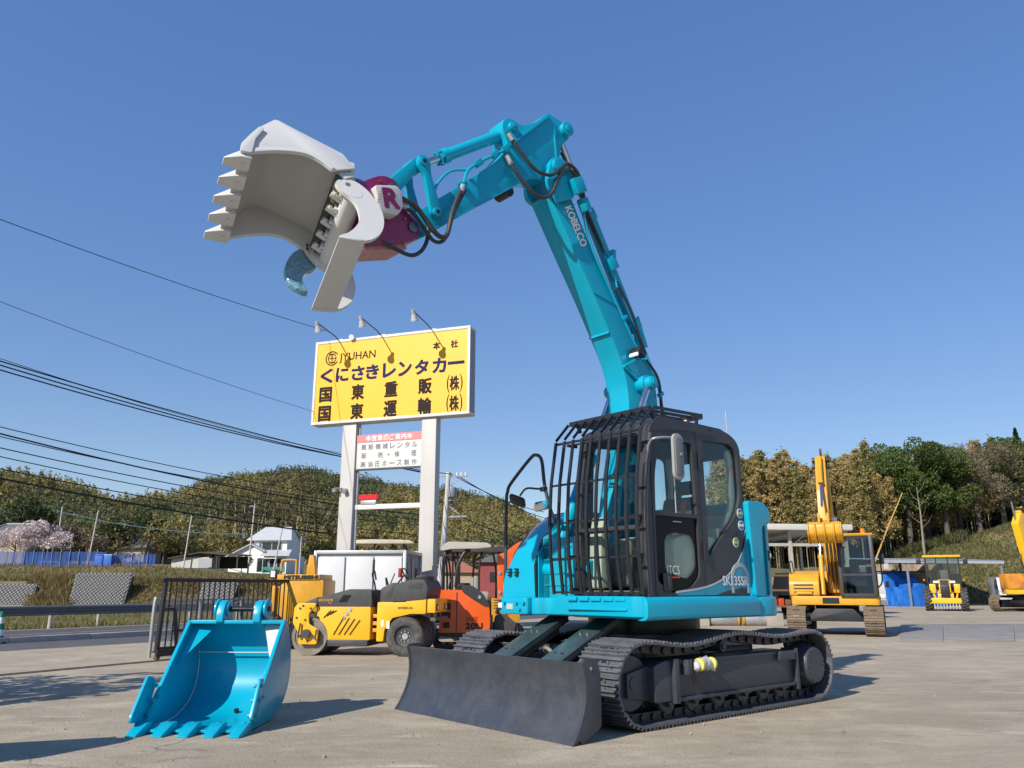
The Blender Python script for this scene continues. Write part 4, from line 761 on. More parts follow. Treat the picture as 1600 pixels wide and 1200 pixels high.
# lettering and stickers on the cab side
def side_text(t, x0, x1, z0, z1, y, m, name='lettering', parent=cab, off=0.0):
    b = MB(); M = frameM((0, y, 0), (-1, 0, 0), (0, 0, 1)); text(b, t, (-x0, -x1, z0, z1), M, off); return b.build(name, m, parent)
swo = [(.95, 1.24)]
arcp = [(-.36, 1.92), (-.31, 1.75), (-.19, 1.58), (0, 1.435), (.22, 1.345), (.5, 1.285), (.95, 1.243)]
arcs = [(p[0], p[1]) for p in catmull([(a, b_, 0) for a, b_ in arcp], 5)]
MB().prism(arcs + [(.9, 1.222), (-.362, 1.222)], 'xz', CY1, CY1 + .004).build('teal_swoosh', TEAL_D, cab)
MB().prism(arcs + [(p[0] - .012, p[1] + .02) for p in arcs[::-1]], 'xz', CY1, CY1 + .006).build('silver_line', mat('silver_print', (.5, .5, .5), .35), cab)
MB().prism(rpoly([(.25, 1.222), (.02, 1.275), (-.362, 1.30), (-.362, 1.222)], .0), 'xz', CY1, CY1 + .006).build('dark_swoosh', CHAR, cab)
ar = [(-.20 + .17 * math.cos(a * PI / 12), 1.40 + .17 * math.sin(a * PI / 12)) for a in range(13)]; ai = [(-.20 + .125 * math.cos(a * PI / 12), 1.40 + .125 * math.sin(a * PI / 12)) for a in range(12, -1, -1)]
MB().prism([(-.03, 1.24)] + ar + [(-.36, 1.24), (-.325, 1.24)] + ai + [(-.075, 1.24)], 'xz', CY1, CY1 + .008).build('white_arch', mat('arch_print', (.42, .44, .45), .4), cab)
side_text('SK135SR', .14, -.34, 1.325, 1.42, CY1 + .011, mat('model_print', (.75, .76, .77), .4), off=.005)
MB().cyl((-.22, CY1, 1.28), (-.22, CY1 + .012, 1.28), .022, n=12).build('cab_lock', BLACK, cab)
STB = mat('sticker_blue', (.03, .14, .42), .4); STG = mat('sticker_green', (.10, .38, .04), .4)
def sticker(x, z, m):
    s_ = MB().cyl((x, CY1, z), (x, CY1 + .004, z), .055, n=24).build('sticker', WPRINT, cab)
    MB().cyl((x, CY1 + .004, z), (x, CY1 + .006, z), .046, n=24).build('sticker_disc', m, s_)
    MB().boxm(x - .04, x + .04, CY1 + .006, CY1 + .0075, z - .012, z + .016).build('sticker_band', mat('sticker_band', (.6, .55, .12), .4) if m is STG or z > 2.1 else WPRINT, s_)
sticker(-.285, 2.12, STB); sticker(-.295, 1.985, STB); sticker(-.17, 1.79, STG)
MB().prism(rpoly([(-.19, 1.87), (-.19, 1.925), (-.27, 1.925), (-.27, 1.87)], .015), 'xz', CY1, CY1 + .006).build('latch_plate', BLACK, cab)
side_text('ITCS', 1.03, .83, 1.43, 1.52, CY1 - .022, WPRINT)
MB().boxm(.83, 1.03, CY1 - .026, CY1 - .022, 1.395, 1.41).build('red_underline', mat('red_print', (.6, .04, .04)), cab)
# left mirror on its arm
MB().tube([(1.33, 1.27, 2.60), (1.36, 1.34, 2.74), (1.34, 1.42, 2.78), (1.12, 1.47, 2.80), (1.08, 1.47, 2.77), (1.08, 1.46, 2.62)], .012, smooth=4).build('mirror_bracket', GALV, EX)
b = MB(); b.prism(rpoly([(1.19, 2.36), (1.19, 2.84), (1.02, 2.84), (1.02, 2.36)], .085, 6), 'xz', 1.475, 1.51); mm = b.build('side_mirror', mat('mirror_back', (.30, .30, .29), .4, var=.15), EX, bev=.015, seg=3)
b = MB(); b.prism(rpoly([(1.165, 2.40), (1.165, 2.80), (1.045, 2.80), (1.045, 2.40)], .06, 6), 'xz', 1.505, 1.52); b.cyl((1.08, 1.515, 2.62), (1.08, 1.54, 2.62), .02); b.build('mirror_rib', mat('mirror_rib', (.16, .16, .16), .45), mm, bev=.004)

# --- front guard cage and roof guard
gd = MB().tube([(1.44, CY0 - .02, 2.84), (1.44, CY1 - .02, 2.84)], .012).build('front_guard', BLACK, EX)
GB = [(1.50, 1.23), (1.545, 1.62), (1.555, 2.0), (1.525, 2.42), (1.44, 2.90)]
ys = [.04 + k * (1.30 - .04) / 9 for k in range(10)]
for y in ys:
    b = MB()
    for p, q in zip(GB[:-1], GB[1:]): b.bar((p[0], y, p[1]), (q[0], y, q[1]), .036, .018, up=(1, 0, 0))
    b.build('guard_bar', BLACK, gd)
for z in (1.25, 1.60, 1.98, 2.40, 2.88):
    x = np.interp(z, [p[1] for p in GB], [p[0] for p in GB]) - .016
    MB().bar((x, ys[0], z), (x, ys[-1], z), .02 if z not in (1.25, 2.88) else .035, .022).build('guard_crossbar', BLACK, gd)
b = MB()
for z in (1.28, 1.62, 2.0, 2.83):
    for y in (CY0 + .05, CY1 - .05): b.bar((1.36, y, z), (1.50, y, z), .03, .03)
b.build('guard_stay', BLACK, gd)
rgd = MB().bar((1.22, .05, 3.14), (1.22, 1.25, 3.14), .03, .05).build('roof_guard', BLACK, EX)
for y in ys[::1]:
    b = MB(); b.bar((1.44, y, 2.92), (1.24, y, 3.13), .012, .03); b.bar((1.22, y, 3.14), (.40, y, 3.16), .012, .035); b.build('roof_guard_bar', BLACK, rgd)
MB().bar((.36, .05, 3.16), (.36, 1.28, 3.16), .03, .06).build('roof_guard_rail', BLACK, rgd)
for y in (.1, 1.2): MB().bar((.36, y, 3.04), (.36, y, 3.16), .03, .03).build('roof_guard_stay', BLACK, rgd); MB().bar((1.1, y, 3.05), (1.16, y, 3.14), .03, .03).build('roof_guard_stay', BLACK, rgd)

# --- boom
BW = .17
BF = [(.62, 1.45), (.55, 2.2), (.36, 3.0), (.31, 3.40), (.32, 3.75), (.43, 4.06), (.79, 4.66), (1.32, 5.46), (1.62, 5.93)]
BB = [(1.27, 6.03), (.73, 5.11), (.10, 4.30), (-.19, 3.98), (-.26, 3.52), (-.18, 2.9), (.12, 2.1), (.32, 1.42)]
bo = MB().prism(rpoly(BF + BB, [.1, .3, .3, .3, .3, .3, .4, .5, .02, .02, .4, .4, .3, .3, .4, .3, .1], 4), 'xz', -BW, BW).build('boom', TEAL, EX, bev=.012)
# weld seams, edge flange
for (p, q) in (((.90, 4.83), (.46, 4.75)), ((1.53, 5.80), (1.20, 5.92))):
    MB().bar((p[0], BW + .001, p[1]), (q[0], BW + .001, q[1]), .006, .02, up=(0, 1, 0)).build('weld_seam', TEAL, bo)
MB().boxm(.62, .64, -BW, BW, 4.36, 4.385).build('weld_seam', TEAL, bo)
b = MB()                                                    # fork at the top end
for s in (-1, 1): b.prism(rpoly([(1.66, 5.95), (1.30, 5.90), (1.22, 6.08), (1.36, 6.42), (1.52, 6.46), (1.64, 6.36), (1.70, 6.1)], .08), 'xz', s * (BW - .005), s * (BW + .06))
b.build('boom_fork', TEAL, bo, bev=.012)
b = MB().box((1.50, .24, 6.0), (.34, .03, .30), Euler((0, .5, 0))); b.build('fork_stiffener', TEAL, bo, bev=.01)
b = MB(); b.cyl((1.54, -.28, 6.30), (1.54, .28, 6.30), .09, n=24); b.build('boom_pin', TEAL, bo, bev=.01)
# lettering along the boom
LM = frameM((1.30, BW + .004, 5.86), (-.52, 0, -.855), (-.855, 0, .52)); b = MB(); text(b, 'KOBELCO', (0, .52, -.075, .055), LM, .006); b.build('lettering', WPRINT, bo)
# arm
ARM = [(1.60, 7.06), (1.50, 7.06), (1.28, 7.03), (1.20, 6.94), (1.24, 6.82), (1.36, 6.72), (1.42, 6.42), (1.44, 6.24), (1.62, 6.12), (1.95, 6.02), (3.40, 4.83), (3.52, 4.75), (3.66, 4.80), (3.67, 4.93), (3.52, 5.06), (2.90, 5.62), (2.40, 6.10), (2.22, 6.34), (2.34, 6.56), (2.30, 6.70), (2.18, 6.74), (2.04, 6.70), (1.82, 6.82)]
ar_ = MB().prism(rpoly(ARM, [.03, .08, .08, .1, .1, .1, .1, .1, .1, .05, .05, .08, .08, .08, .05, .05, .05, .1, .08, .08, .08, .1, .2], 3), 'xz', -.135, .135).build('arm', TEAL, EX, bev=.010)
b = MB()
for s in (-1, 1):
    b.bar((1.58, s * .15, 7.02), (2.22, s * .15, 6.36), .03, .022); b.bar((1.50, s * .137, 6.90), (1.46, s * .137, 6.45), .03, .02)
    b.bar((1.95, s * .137, 6.02), (3.5, s * .137, 4.78), .012, .02)
b.build('arm_rib', TEAL, ar_)
b = MB(); b.cyl((1.30, -.20, 6.93), (1.30, .20, 6.93), .095, n=24).cyl((1.30, .20, 6.93), (1.30, .215, 6.93), .05, n=16); b.build('arm_pin', TEAL, ar_, bev=.006); b = MB(); b.cyl((2.18, -.18, 6.62), (2.18, .18, 6.62), .06, n=20).cyl((2.18, .18, 6.62), (2.18, .195, 6.62), .032, n=14); b.build('arm_pin', TEAL, ar_, bev=.006)
MB().cyl((2.20, -.10, 5.80), (2.20, .10, 5.80), .075, n=18).build('arm_stop', BLACK, ar_)
# cylinders
def hyd(name, p, q, t, r, rr, y, side_ports=True):
    p, q = Vector(p), Vector(q); m = p.lerp(q, t); d = (q - p).normalized(); b = MB()
    b.cyl(p, m, r, n=20).cyl(m - d * .10, m, r * 1.22, n=20).cyl(m, m + d * .03, r * .95, n=20); b.cyl(p - Vector((0, .08, 0)), p + Vector((0, .08, 0)), r * 1.15, n=16)
    for k in range(6): a = k * PI / 3; o_ = d.orthogonal().normalized(); o2 = d.cross(o_); b.cyl(m + (o_ * math.cos(a) + o2 * math.sin(a)) * r * 1.02, m + (o_ * math.cos(a) + o2 * math.sin(a)) * r * 1.02 + d * .045, r * .2, n=8)
    c = b.build(name, TEAL, EX, bev=.0)
    MB().cyl(m, q, rr, n=16).build('piston_rod', STEEL, c); MB().cyl(q - Vector((0, .085, 0)), q + Vector((0, .085, 0)), rr * 1.9, n=18).build('rod_eye', TEAL, c, bev=.006); return c
hyd('bucket_cylinder', (2.18, 0, 6.60), (3.47, 0, 5.66), .72, .072, .042, 0)
hyd('arm_cylinder', (-.02, 0, 4.62), (1.30, 0, 6.93), .60, .078, .046, 0)
for s in (-1, 1): hyd('boom_cylinder', (1.22, s * .30, 1.50), (.08, s * .30, 3.78), .60, .075, .045, 0)
b = MB(); b.cyl((.08, -.40, 3.78), (.08, .40, 3.78), .07, n=20).cyl((.08, .17, 3.78), (.08, .30, 3.78), .11, n=20).cyl((.08, .40, 3.78), (.08, .415, 3.78), .045, n=14); b.build('boom_cylinder_pin', TEAL, bo, bev=.006)
b = MB(); b.prism([(-.18, 4.35), (-.02, 4.75), (.12, 4.60), (.02, 4.32)], 'xz', -.11, -.08).prism([(-.18, 4.35), (-.02, 4.75), (.12, 4.60), (.02, 4.32)], 'xz', .08, .11); b.build('cylinder_bracket', TEAL, bo, bev=.006)
# bucket linkage
for s in (-1, 1):
    b = MB(); b.prism(rpoly([(3.20, 5.14), (3.26, 5.07), (3.34, 5.10), (3.44, 5.52), (3.53, 5.62), (3.52, 5.72), (3.44, 5.75), (3.37, 5.68), (3.36, 5.55)], .04), 'xz', s * .145, s * .20); b.build('guide_link', TEAL, EX, bev=.008)
    b = MB(); b.prism(rpoly([(3.40, 5.70), (3.50, 5.74), (3.93, 5.22), (3.88, 5.12), (3.78, 5.13)], .04), 'xz', s * .09, s * .135); b.build('bucket_link', TEAL, EX, bev=.008)
MB().prism([(3.46, 5.64), (3.52, 5.68), (3.74, 5.40), (3.70, 5.36)], 'xz', -.09, .09).build('link_web', TEAL, EX, bev=.01)
b = MB(); b.cyl((3.46, -.22, 5.66), (3.46, .22, 5.66), .055, n=18).cyl((3.28, -.225, 5.13), (3.28, .225, 5.13), .05, n=18); b.build('link_pin', TEAL, EX, bev=.006)
b = MB(); b.cyl((3.46, .22, 5.66), (3.46, .226, 5.66), .024, n=12).cyl((3.28, .225, 5.13), (3.28, .231, 5.13), .024, n=12); b.build('pin_bolt', BLACK, EX)

# --- quick-turn head (crimson) and white grapple bucket, in the frame of the turning axis
AO = Vector((4.39, -.06, 4.87)); AT = Vector((.986, -.105, -.1316)).normalized(); AW = Vector((.157, .857, .491)); AW = (AW - AT * AW.dot(AT)).normalized(); AN = AW.cross(AT)
AM = Matrix(((AT.x, AW.x, AN.x, AO.x), (AT.y, AW.y, AN.y, AO.y), (AT.z, AW.z, AN.z, AO.z), (0, 0, 0, 1)))   # (t, w, n)
b = MB()
for s in (-1, 1): b.prism(rpoly([(3.52, 4.90), (3.50, 4.78), (3.60, 4.68), (4.12, 4.50), (4.18, 5.16), (3.98, 5.30), (3.82, 5.30), (3.76, 5.22), (3.80, 5.08)], [.05, .06, .06, .05, .05, .08, .08, .06, .1], 4), 'xz', s * .20, s * .245)
b.prism(rpoly([(3.84, 4.64), (4.12, 4.54), (4.16, 5.14), (3.95, 5.22)], .03), 'xz', -.20, .20); cr = b.build('turning_head', CRIM, EX, bev=.012)
b = MB(); b.cyl((3.60, -.27, 4.84), (3.60, .27, 4.84), .055, n=20); b.build('head_pin', mat('pin_steel', (.16, .16, .17), .3, metal=.8), cr, bev=.006); MB().cyl((3.85, -.27, 5.20), (3.85, .27, 5.20), .055, n=20).build('head_pin', MATS['pin_steel'], cr, bev=.006)
b = MB()
for x, z in ((3.70, 4.90), (3.78, 5.16), (4.0, 5.22), (4.06, 4.62)): b.cyl((x, .24, z), (x, .262, z), .016, n=8)
b.build('head_bolt', mat('brass_bolt', (.30, .17, .07), .4, metal=.7), cr)
b = MB(); b.M = AM.copy(); b.lathe([(-.36, .001), (-.36, .30), (-.33, .36), (-.26, .38), (-.20, .38), (-.20, .001)], (0, 0, 0.02), (1, 0, 0), 44); rgm = b.build('slew_flange', CRIM, cr)
b = MB(); b.M = AM.copy()
for k in range(20): a = 2 * PI * k / 20; b.cyl((-.375, .335 * math.cos(a), .02 + .335 * math.sin(a)), (-.35, .335 * math.cos(a), .02 + .335 * math.sin(a)), .014, n=6)
b.build('flange_bolt', MATS['brass_bolt'], rgm)
b = MB(); WB = rpoly([(4.13, 5.08), (3.88, 5.16), (3.82, 5.10), (3.80, 4.94), (3.86, 4.84), (4.06, 4.81)], .035); b.prism(WB, 'xz', .24, .385); wc = b.build('motor_cover', WHITE, cr, bev=.02, seg=2)
LM = frameM((3.95, .391, 4.985), (-.97, 0, .22), (.22, 0, .97)); b = MB(); text(b, 'R', (-.075, .085, -.09, .10), LM, .014); b.build('lettering', CRIM, wc)
LM = frameM((4.075, .389, 4.97), (.25, 0, -.97), (-.97, 0, -.25)); b = MB(); text(b, 'SYSTEM', (-.10, .10, -.014, .014), LM); b.build('small_lettering', CRIM, wc)
b = MB(); b.prism([(3.62, 4.62), (4.14, 4.45), (4.16, 4.52), (3.66, 4.68)], 'xz', -.19, .19); b.build('head_underside', mat('worn_crimson', (.42, .20, .22), .5, var=.4, vscale=12), cr)
# bucket: shell profile in (t, n), width along w
HWB = .47
shell = catmull([(.90, 0, -.01), (.82, 0, -.26), (.66, 0, -.47), (.50, 0, -.60), (.36, 0, -.565), (.12, 0, -.41), (-.06, 0, -.27), (-.11, 0, -.06)], 5)
sh = [(p.x, p.z) for p in shell]
def offs(pts, d):
    out = []
    for i, p in enumerate(pts):
        a = Vector(pts[max(0, i - 1)]); c = Vector(pts[min(len(pts) - 1, i + 1)]); t = (c - a).normalized(); out.append((p[0] + t[1] * d, p[1] - t[0] * d))
    return out
gb = MB(AM.copy()).prism(sh + offs(sh, -.022)[::-1], 'xz', -HWB, HWB).build('grapple_bucket', WHITE, EX)
edge = [(p.x, p.z) for p in catmull([(.12, 0, .02), (.20, 0, -.08), (.34, 0, -.165), (.60, 0, -.13), (.88, 0, -.02)], 4)]
for s in (-1, 1):
    sp = offs(sh, .03) if False else sh
    b = MB(AM.copy()); b.prism([(.90, -.01), (.83, -.28), (.66, -.52), (.51, -.675), (.47, -.675), (.36, -.595), (-.08, -.295), (-.14, -.08)] + edge, 'xz', s * HWB, s * (HWB + .022)); b.build('side_plate', WHITE, gb, bev=.003)
    b = MB(AM.copy()); b.prism(edge + offs(edge, .05)[::-1], 'xz', s * (HWB + .022), s * (HWB + .036)); b.build('edge_strip', WHITE, gb, bev=.003)
    b = MB(AM.copy()); b.prism(rpoly([(.96, .0), (.93, -.12), (.82, -.29), (.70, -.46), (.66, -.44), (.78, -.24), (.86, .0)], .02), 'xz', s * (HWB + .022), s * (HWB + .05)); b.build('side_cutter', WHITE, gb, bev=.004)
b = MB(AM.copy()); b.prism([(.86, -.03), (.955, .01), (.955, -.012), (.87, -.055)], 'xz', -HWB, HWB); b.build('lip', WHITE, gb)
for k in range(5):
    w = -HWB + .055 + k * (2 * HWB - .11) / 4; hw = .072
    b = MB(AM.copy()); b.loft([[(.86, w - hw, -.045), (.86, w + hw, -.045), (.86, w + hw, .045), (.86, w - hw, .045)], [(.95, w - hw, -.045), (.95, w + hw, -.045), (.95, w + hw, .04), (.95, w - hw, .04)], [(1.08, w - hw * 1.0, -.008), (1.08, w + hw * .1, -.008), (1.08, w + hw * .1, .004), (1.08, w - hw * 1.0, .004)]])
    t_ = b.build('tooth', WHITE, gb, bev=.004); MB(AM.copy()).cyl((.925, w, .035), (.925, w, .05), .016, n=10).build('tooth_pin', STEEL, t_)
# hinge block, pivot tube and lugs
b = MB(AM.copy()); b.prism(rpoly([(-.20, -.30), (-.20, .22), (-.10, .26), (-.02, .10), (-.05, -.30)], .03), 'xz', -.36, .36); b.build('hinge_block', WHITE, gb, bev=.01)
b = MB(AM.copy()); b.prism(rpoly([(-.20, -.24), (-.14, -.02), (-.02, .06), (.02, -.02), (-.06, -.26)], .02), 'xz', .36, .45); b.build('hinge_ear', WHITE, gb, bev=.006)
b = MB(AM.copy()); b.cyl((-.06, -.44, .24), (-.06, .44, .24), .085, n=24).cyl((-.06, -.47, .24), (-.06, -.44, .24), .11, n=24); pt = b.build('pivot_tube', WHITE, gb)
b = MB(AM.copy())
for k in range(5):
    w = -.32 + k * .155; b.box((.05, w, .16), (.11, .05, .06), Euler((.2, .5, .3))); b.box((.0, w + .06, .20), (.09, .028, .11), Euler((0, .4, 0))); b.cyl((.07, w + .05, .18), (.10, w + .05, .20), .018, n=8)
b.build('lug', WHITE, pt, bev=.01)
b = MB(AM.copy()); b.boxm(.0, .05, -.45, .43, -.02, .14); b.build('bolt_bar', mat('dark_bar_steel', (.06, .06, .06), .5), pt)  # bar in one even dark grey
b = MB(AM.copy()); b.prism(rpoly([(.10, .16), (.13, .02), (.05, -.05), (-.04, .0), (-.12, .20), (-.06, .30), (.04, .30)], .05), 'xz', -.475, -.44); cd_ = b.build('cutter_disc', WHITE, gb, bev=.004)
b = MB(AM.copy())
for t, n in ((.085, .0), (.10, .06), (.075, .12), (.03, .16)): b.cyl((t, -.44, n), (t, -.42, n), .016, n=8)
for t, w, n in ((.02, .36, .13), (.04, .26, .14)): b.cyl((t, w, n), (t + .04, w, n + .03), .025, n=8)
b.build('cutter_bolt', MATS['brass_bolt'], cd_)
# blue-wrapped tine
TIN = [(.03, -.09), (.12, -.03), (.25, .09), (.36, .29), (.38, .48), (.30, .60), (.21, .64), (.23, .53), (.21, .42), (.13, .32), (.03, .25), (-.03, .10)]
b = MB(AM.copy()); tp = [(p.x, p.z) for p in catmull([(a, 0, c) for a, c in TIN], 3, True)]; b.prism(tp, 'xz', -.56, -.49)
FILM = mat('blue_film', (.10, .26, .36), .12, var=.6, vscale=14, coat=.8, bump=.9, bscale=22, dust=.35, dustcol=(.5, .62, .68)); tn_ = b.build('tine', FILM, gb, bev=.02, angle=70); tn_['label'] = 'curved tine wrapped in blue plastic film'
# opposing jaw: two C-shaped plates joined by a flat plate
CP = [(.09, .13), (.02, .06), (-.10, .05), (-.18, .11), (-.24, .24), (-.275, .45), (-.24, .66), (-.14, .84), (.03, .955), (.26, .955), (.25, .915), (.17, .87), (.08, .78), (.0, .66), (-.03, .52), (-.03, .42), (.0, .33), (.07, .24)]
cpo = [(p.x, p.z) for p in catmull([(a, 0, c) for a, c in CP], 3, True)]
hole = [(-.04 + .035 * math.cos(a * PI / 8), .13 + .035 * math.sin(a * PI / 8)) for a in range(16)]
for i, w in enumerate((.42, -.42)):
    me = plate_holes(cpo, [hole], .035, 'jaw_plate'); ob('jaw_plate', me, WHITE, gb, AM @ Matrix(((1, 0, 0, 0), (0, 0, -1, w), (0, 1, 0, 0), (0, 0, 0, 1))))
b = MB(AM.copy()); b.prism([(.03, .93), (.27, .935), (.275, .955), (.03, .96)], 'xz', -.44, .44); b.build('jaw_front_plate', WHITE, gb, bev=.004)

# --- hoses and pipes
def hose(pts, r=.022, m=HOSE, parent=EX, name='hose'): return MB().tube(pts, r, n=10, smooth=6).build(name, m, parent)
hose([(3.80, .34, 5.06), (3.64, .34, 5.03), (3.50, .33, 4.93), (3.39, .33, 4.83), (3.29, .32, 4.80), (3.21, .31, 4.87), (3.14, .29, 5.14), (3.02, .25, 5.42), (2.95, .22, 5.55)], .026)
hose([(3.78, .28, 5.00), (3.62, .28, 4.98), (3.46, .27, 4.84), (3.33, .26, 4.76), (3.20, .26, 4.84), (3.08, .25, 5.2), (2.92, .21, 5.5)], .020)
hose([(3.98, .22, 4.60), (3.81, .25, 4.55), (3.62, .25, 4.53), (3.50, .25, 4.60), (3.42, .24, 4.74), (3.38, .2, 4.92)], .021)
hose([(2.28, .17, 6.50), (2.12, .22, 6.28), (1.92, .26, 6.10), (1.70, .28, 6.10), (1.54, .28, 6.24), (1.40, .28, 6.36), (1.22, .27, 6.30), (1.10, .24, 6.10)], .022)
hose([(2.30, .17, 6.20), (2.18, .22, 5.98), (1.92, .27, 5.76), (1.70, .28, 5.84), (1.56, .28, 6.12), (1.40, .28, 6.28), (1.20, .27, 6.22), (1.08, .24, 6.00)], .022)
hose([(1.0, .05, 6.1), (.85, .10, 5.8), (.62, .12, 5.45)], .02); hose([(1.34, .1, 6.62), (1.16, .15, 6.3), (.95, .16, 5.9), (.70, .16, 5.5)], .018, BLACK)
def pipe(pts, r=.018, n=4): return MB().tube(pts, r, n=8, smooth=n).build('pipe', TEAL, EX)
pipe([(1.10, .22, 6.05), (1.06, .21, 5.75), (.92, .20, 5.40), (.50, .18, 4.80), (.08, .17, 4.22), (-.24, .17, 3.9), (-.34, .17, 3.5), (-.34, .17, 3.25)])
pipe([(.62, .12, 5.40), (.42, .13, 5.10), (.10, .13, 4.60), (-.12, .14, 4.20), (-.32, .15, 3.85)], .016)
pipe([(2.94, .21, 5.58), (2.86, .18, 5.78), (2.68, .16, 5.96), (2.46, .15, 6.14), (2.28, .15, 6.28)], .02)
pipe([(2.84, .17, 5.80), (3.04, .10, 5.74), (3.18, .06, 5.56), (3.22, .05, 5.40)], .016)
hose([(.45, .16, 5.10), (.24, .2, 4.72), (.10, .21, 4.40), (-.02, .2, 4.2)], .018, BLACK); hose([(-.05, .17, 4.14), (-.26, .18, 3.92), (-.32, .17, 3.55), (-.36, .16, 3.2)], .022, BLACK)
b = MB(); b.box((.52, .13, 5.32), (.14, .14, .16), Euler((0, .55, 0))).box((.43, .12, 5.06), (.06, .10, .10)).box((.52, .17, 5.45), (.06, .08, .10)); b.build('valve_block', TEAL, EX, bev=.01)
b = MB(); b.box((1.26, .30, 6.10), (.18, .10, .20), Euler((0, .5, 0))).box((1.12, .27, 5.90), (.10, .12, .16), Euler((0, .5, 0))); b.build('valve_cover', TEAL, EX, bev=.012)
for x, z in ((.02, 4.16), (-.30, 3.72), (.35, 4.62), (-.34, 3.42)): MB().box((x, .18, z), (.08, .06, .05), Euler((0, .6, 0))).build('pipe_clamp', TEAL, EX, bev=.006)
for x, z in ((2.92, 5.60), (2.46, 6.14), (2.70, 5.94), (2.30, 6.28)): MB().box((x, .16, z), (.10, .06, .08), Euler((0, .8, 0))).build('pipe_clamp', TEAL, EX, bev=.006)
b = MB()
for pts in (((2.96, .23, 5.54), (3.0, .25, 5.44)), ((2.27, .17, 6.48), (2.22, .19, 6.40)), ((2.29, .17, 6.18), (2.24, .19, 6.08)), ((1.12, .24, 6.14), (1.15, .25, 6.22)), ((3.80, .30, 5.02), (3.72, .31, 5.00))): b.cyl(pts[0], pts[1], .03, n=8)
b.build('hose_fitting', GALV, EX)
# work lamp on the boom
b = MB(); b.bar((.40, .20, 3.98), (.20, .26, 4.10), .05, .03).bar((.40, .19, 3.98), (.10, .20, 3.80), .04, .05); lb = b.build('lamp_bracket', TEAL, EX, bev=.005)
b = MB(); b.box((.22, .27, 4.16), (.15, .17, .10), Euler((0, -.35, 0))); wl = b.build('work_lamp', BLACK, EX, bev=.025, seg=3); MB().box((.29, .27, 4.13), (.03, .14, .08), Euler((0, -.35, 0))).build('lamp_glass', LAMP, wl, bev=.01)
# ------------------------------------------------------------------ loose teal bucket on the concrete
LBK = thing('loose_bucket', 'loose teal excavator bucket with five teeth standing on the concrete', 'bucket', (-2.93, 8.02, 0), R(-92)); LBK.scale = (1.03, 1.04, .89)   # local +X towards the camera (teeth), Y across
HB = .47
shell = catmull([(.12, 0, .035), (-.18, 0, .03), (-.55, 0, .05), (-.86, 0, .20), (-.99, 0, .45), (-.97, 0, .72), (-.86, 0, .98), (-.80, 0, 1.06)], 5); sh = [(p.x, p.z) for p in shell]
MB().prism(sh + offs(sh, -.022)[::-1], 'xz', -HB, HB).build('shell', TEAL, LBK)
fe = [(-.70, 1.075), (.02, .16), (.12, .06)]
for s in (-1, 1):
    MB().prism([(p[0], p[1]) for p in sh] + fe, 'xz', s * HB, s * (HB + .022)).build('side_plate', TEAL, LBK, bev=.004)
    b = MB(); b.bar((-.70, s * (HB + .011), 1.075), (.04, s * (HB + .011), .15), .035, .03); b.build('edge_bar', TEAL, LBK, bev=.006)
    b = MB(); yy = s * (HB + .04); b.prism(rpoly([(.10, .10), (.16, .14), (-.02, .52), (-.12, .50), (-.06, .30), (.02, .08)] if s > 0 else [(.05, .08), (.30, .12), (.30, .18), (.06, .55), (-.06, .52), (-.12, .46)], .03), 'xz', s * (HB + .022), s * (HB + .05)); sc_ = b.build('side_cutter', TEAL, LBK, bev=.006)
    for x, z in ((-.04, .44), (.0, .30), (.06, .16), (-.10, .32)): MB().cyl((x, s * (HB + .05), z), (x, s * (HB + .065), z), .018, n=8).build('cutter_bolt', TEAL_D, sc_); MB().cyl((x, s * (HB - .02), z), (x, s * HB, z), .02, n=8).build('cutter_bolt', TEAL_D, sc_)
    b = MB(); gp = [(-.74, .98), (-.45, .76)]; b.add([(-.78, s * HB, 1.03), (-.42, s * HB, .60), (-.82, s * (HB - .22), 1.02), (-.80, s * HB, .86)], [(0, 1, 2), (1, 3, 2)]); b.build('corner_gusset', WHITE if s > 0 else TEAL, LBK)
    b = MB(); b.prism(rpoly([(-.62, .06), (-.92, .24), (-1.0, .5), (-1.03, .48), (-.95, .2), (-.64, .03)], .01), 'xz', s * .25 - .03, s * .25 + .03); b.build('wear_strap', TEAL, LBK)
b = MB(); b.prism([(.05, .02), (.20, .015), (.20, .04), (.05, .06)], 'xz', -HB - .02, HB + .02); b.build('lip', TEAL, LBK, bev=.004)
for k in range(5):
    w = -HB + .02 + k * (2 * HB - .04) / 4; hw = .058; b = MB(); b.loft([[(.10, w - hw, .0), (.10, w + hw, .0), (.10, w + hw, .11), (.10, w - hw, .11)], [(.19, w - hw, .0), (.19, w + hw, .0), (.19, w + hw, .105), (.19, w - hw, .105)], [(.38, w - hw * .8, .0), (.38, w + hw * .8, .0), (.38, w + hw * .8, .018), (.38, w - hw * .8, .018)]]); t_ = b.build('tooth', TEAL, LBK, bev=.005)
    MB().cyl((.15, w, .10), (.15, w, .115), .018, n=8).build('tooth_pin', TEAL_D, t_)
b = MB(); b.boxm(-.86, -.68, -HB, HB, 1.045, 1.085); b.build('top_beam', TEAL, LBK, bev=.01)
b = MB(); b.boxm(-.93, -.92, -HB + .02, HB - .02, .70, .71); b.build('weld_seam', WHITE, LBK)
for y in (-.17, .21):
    b = MB(); b.prism(rpoly([(-.66, 1.06), (-.66, 1.16), (-.72, 1.30), (-.84, 1.32), (-.94, 1.25), (-1.02, 1.0), (-1.0, .85), (-.86, 1.0)], [.02, .06, .08, .08, .08, .05, .03, .05]), 'xz', y - .035, y + .035); b.cyl((-.80, y - .055, 1.21), (-.80, y + .055, 1.21), .085, n=24); e_ = b.build('ear', TEAL, LBK, bev=.008)
    sg = 1 if y > 0 else -1; b = MB(); b.cyl((-.80, y + sg * .05, 1.21), (-.80, y + sg * .075, 1.21), .115, n=28); b.build('ear_ring', TEAL, e_, bev=.006)
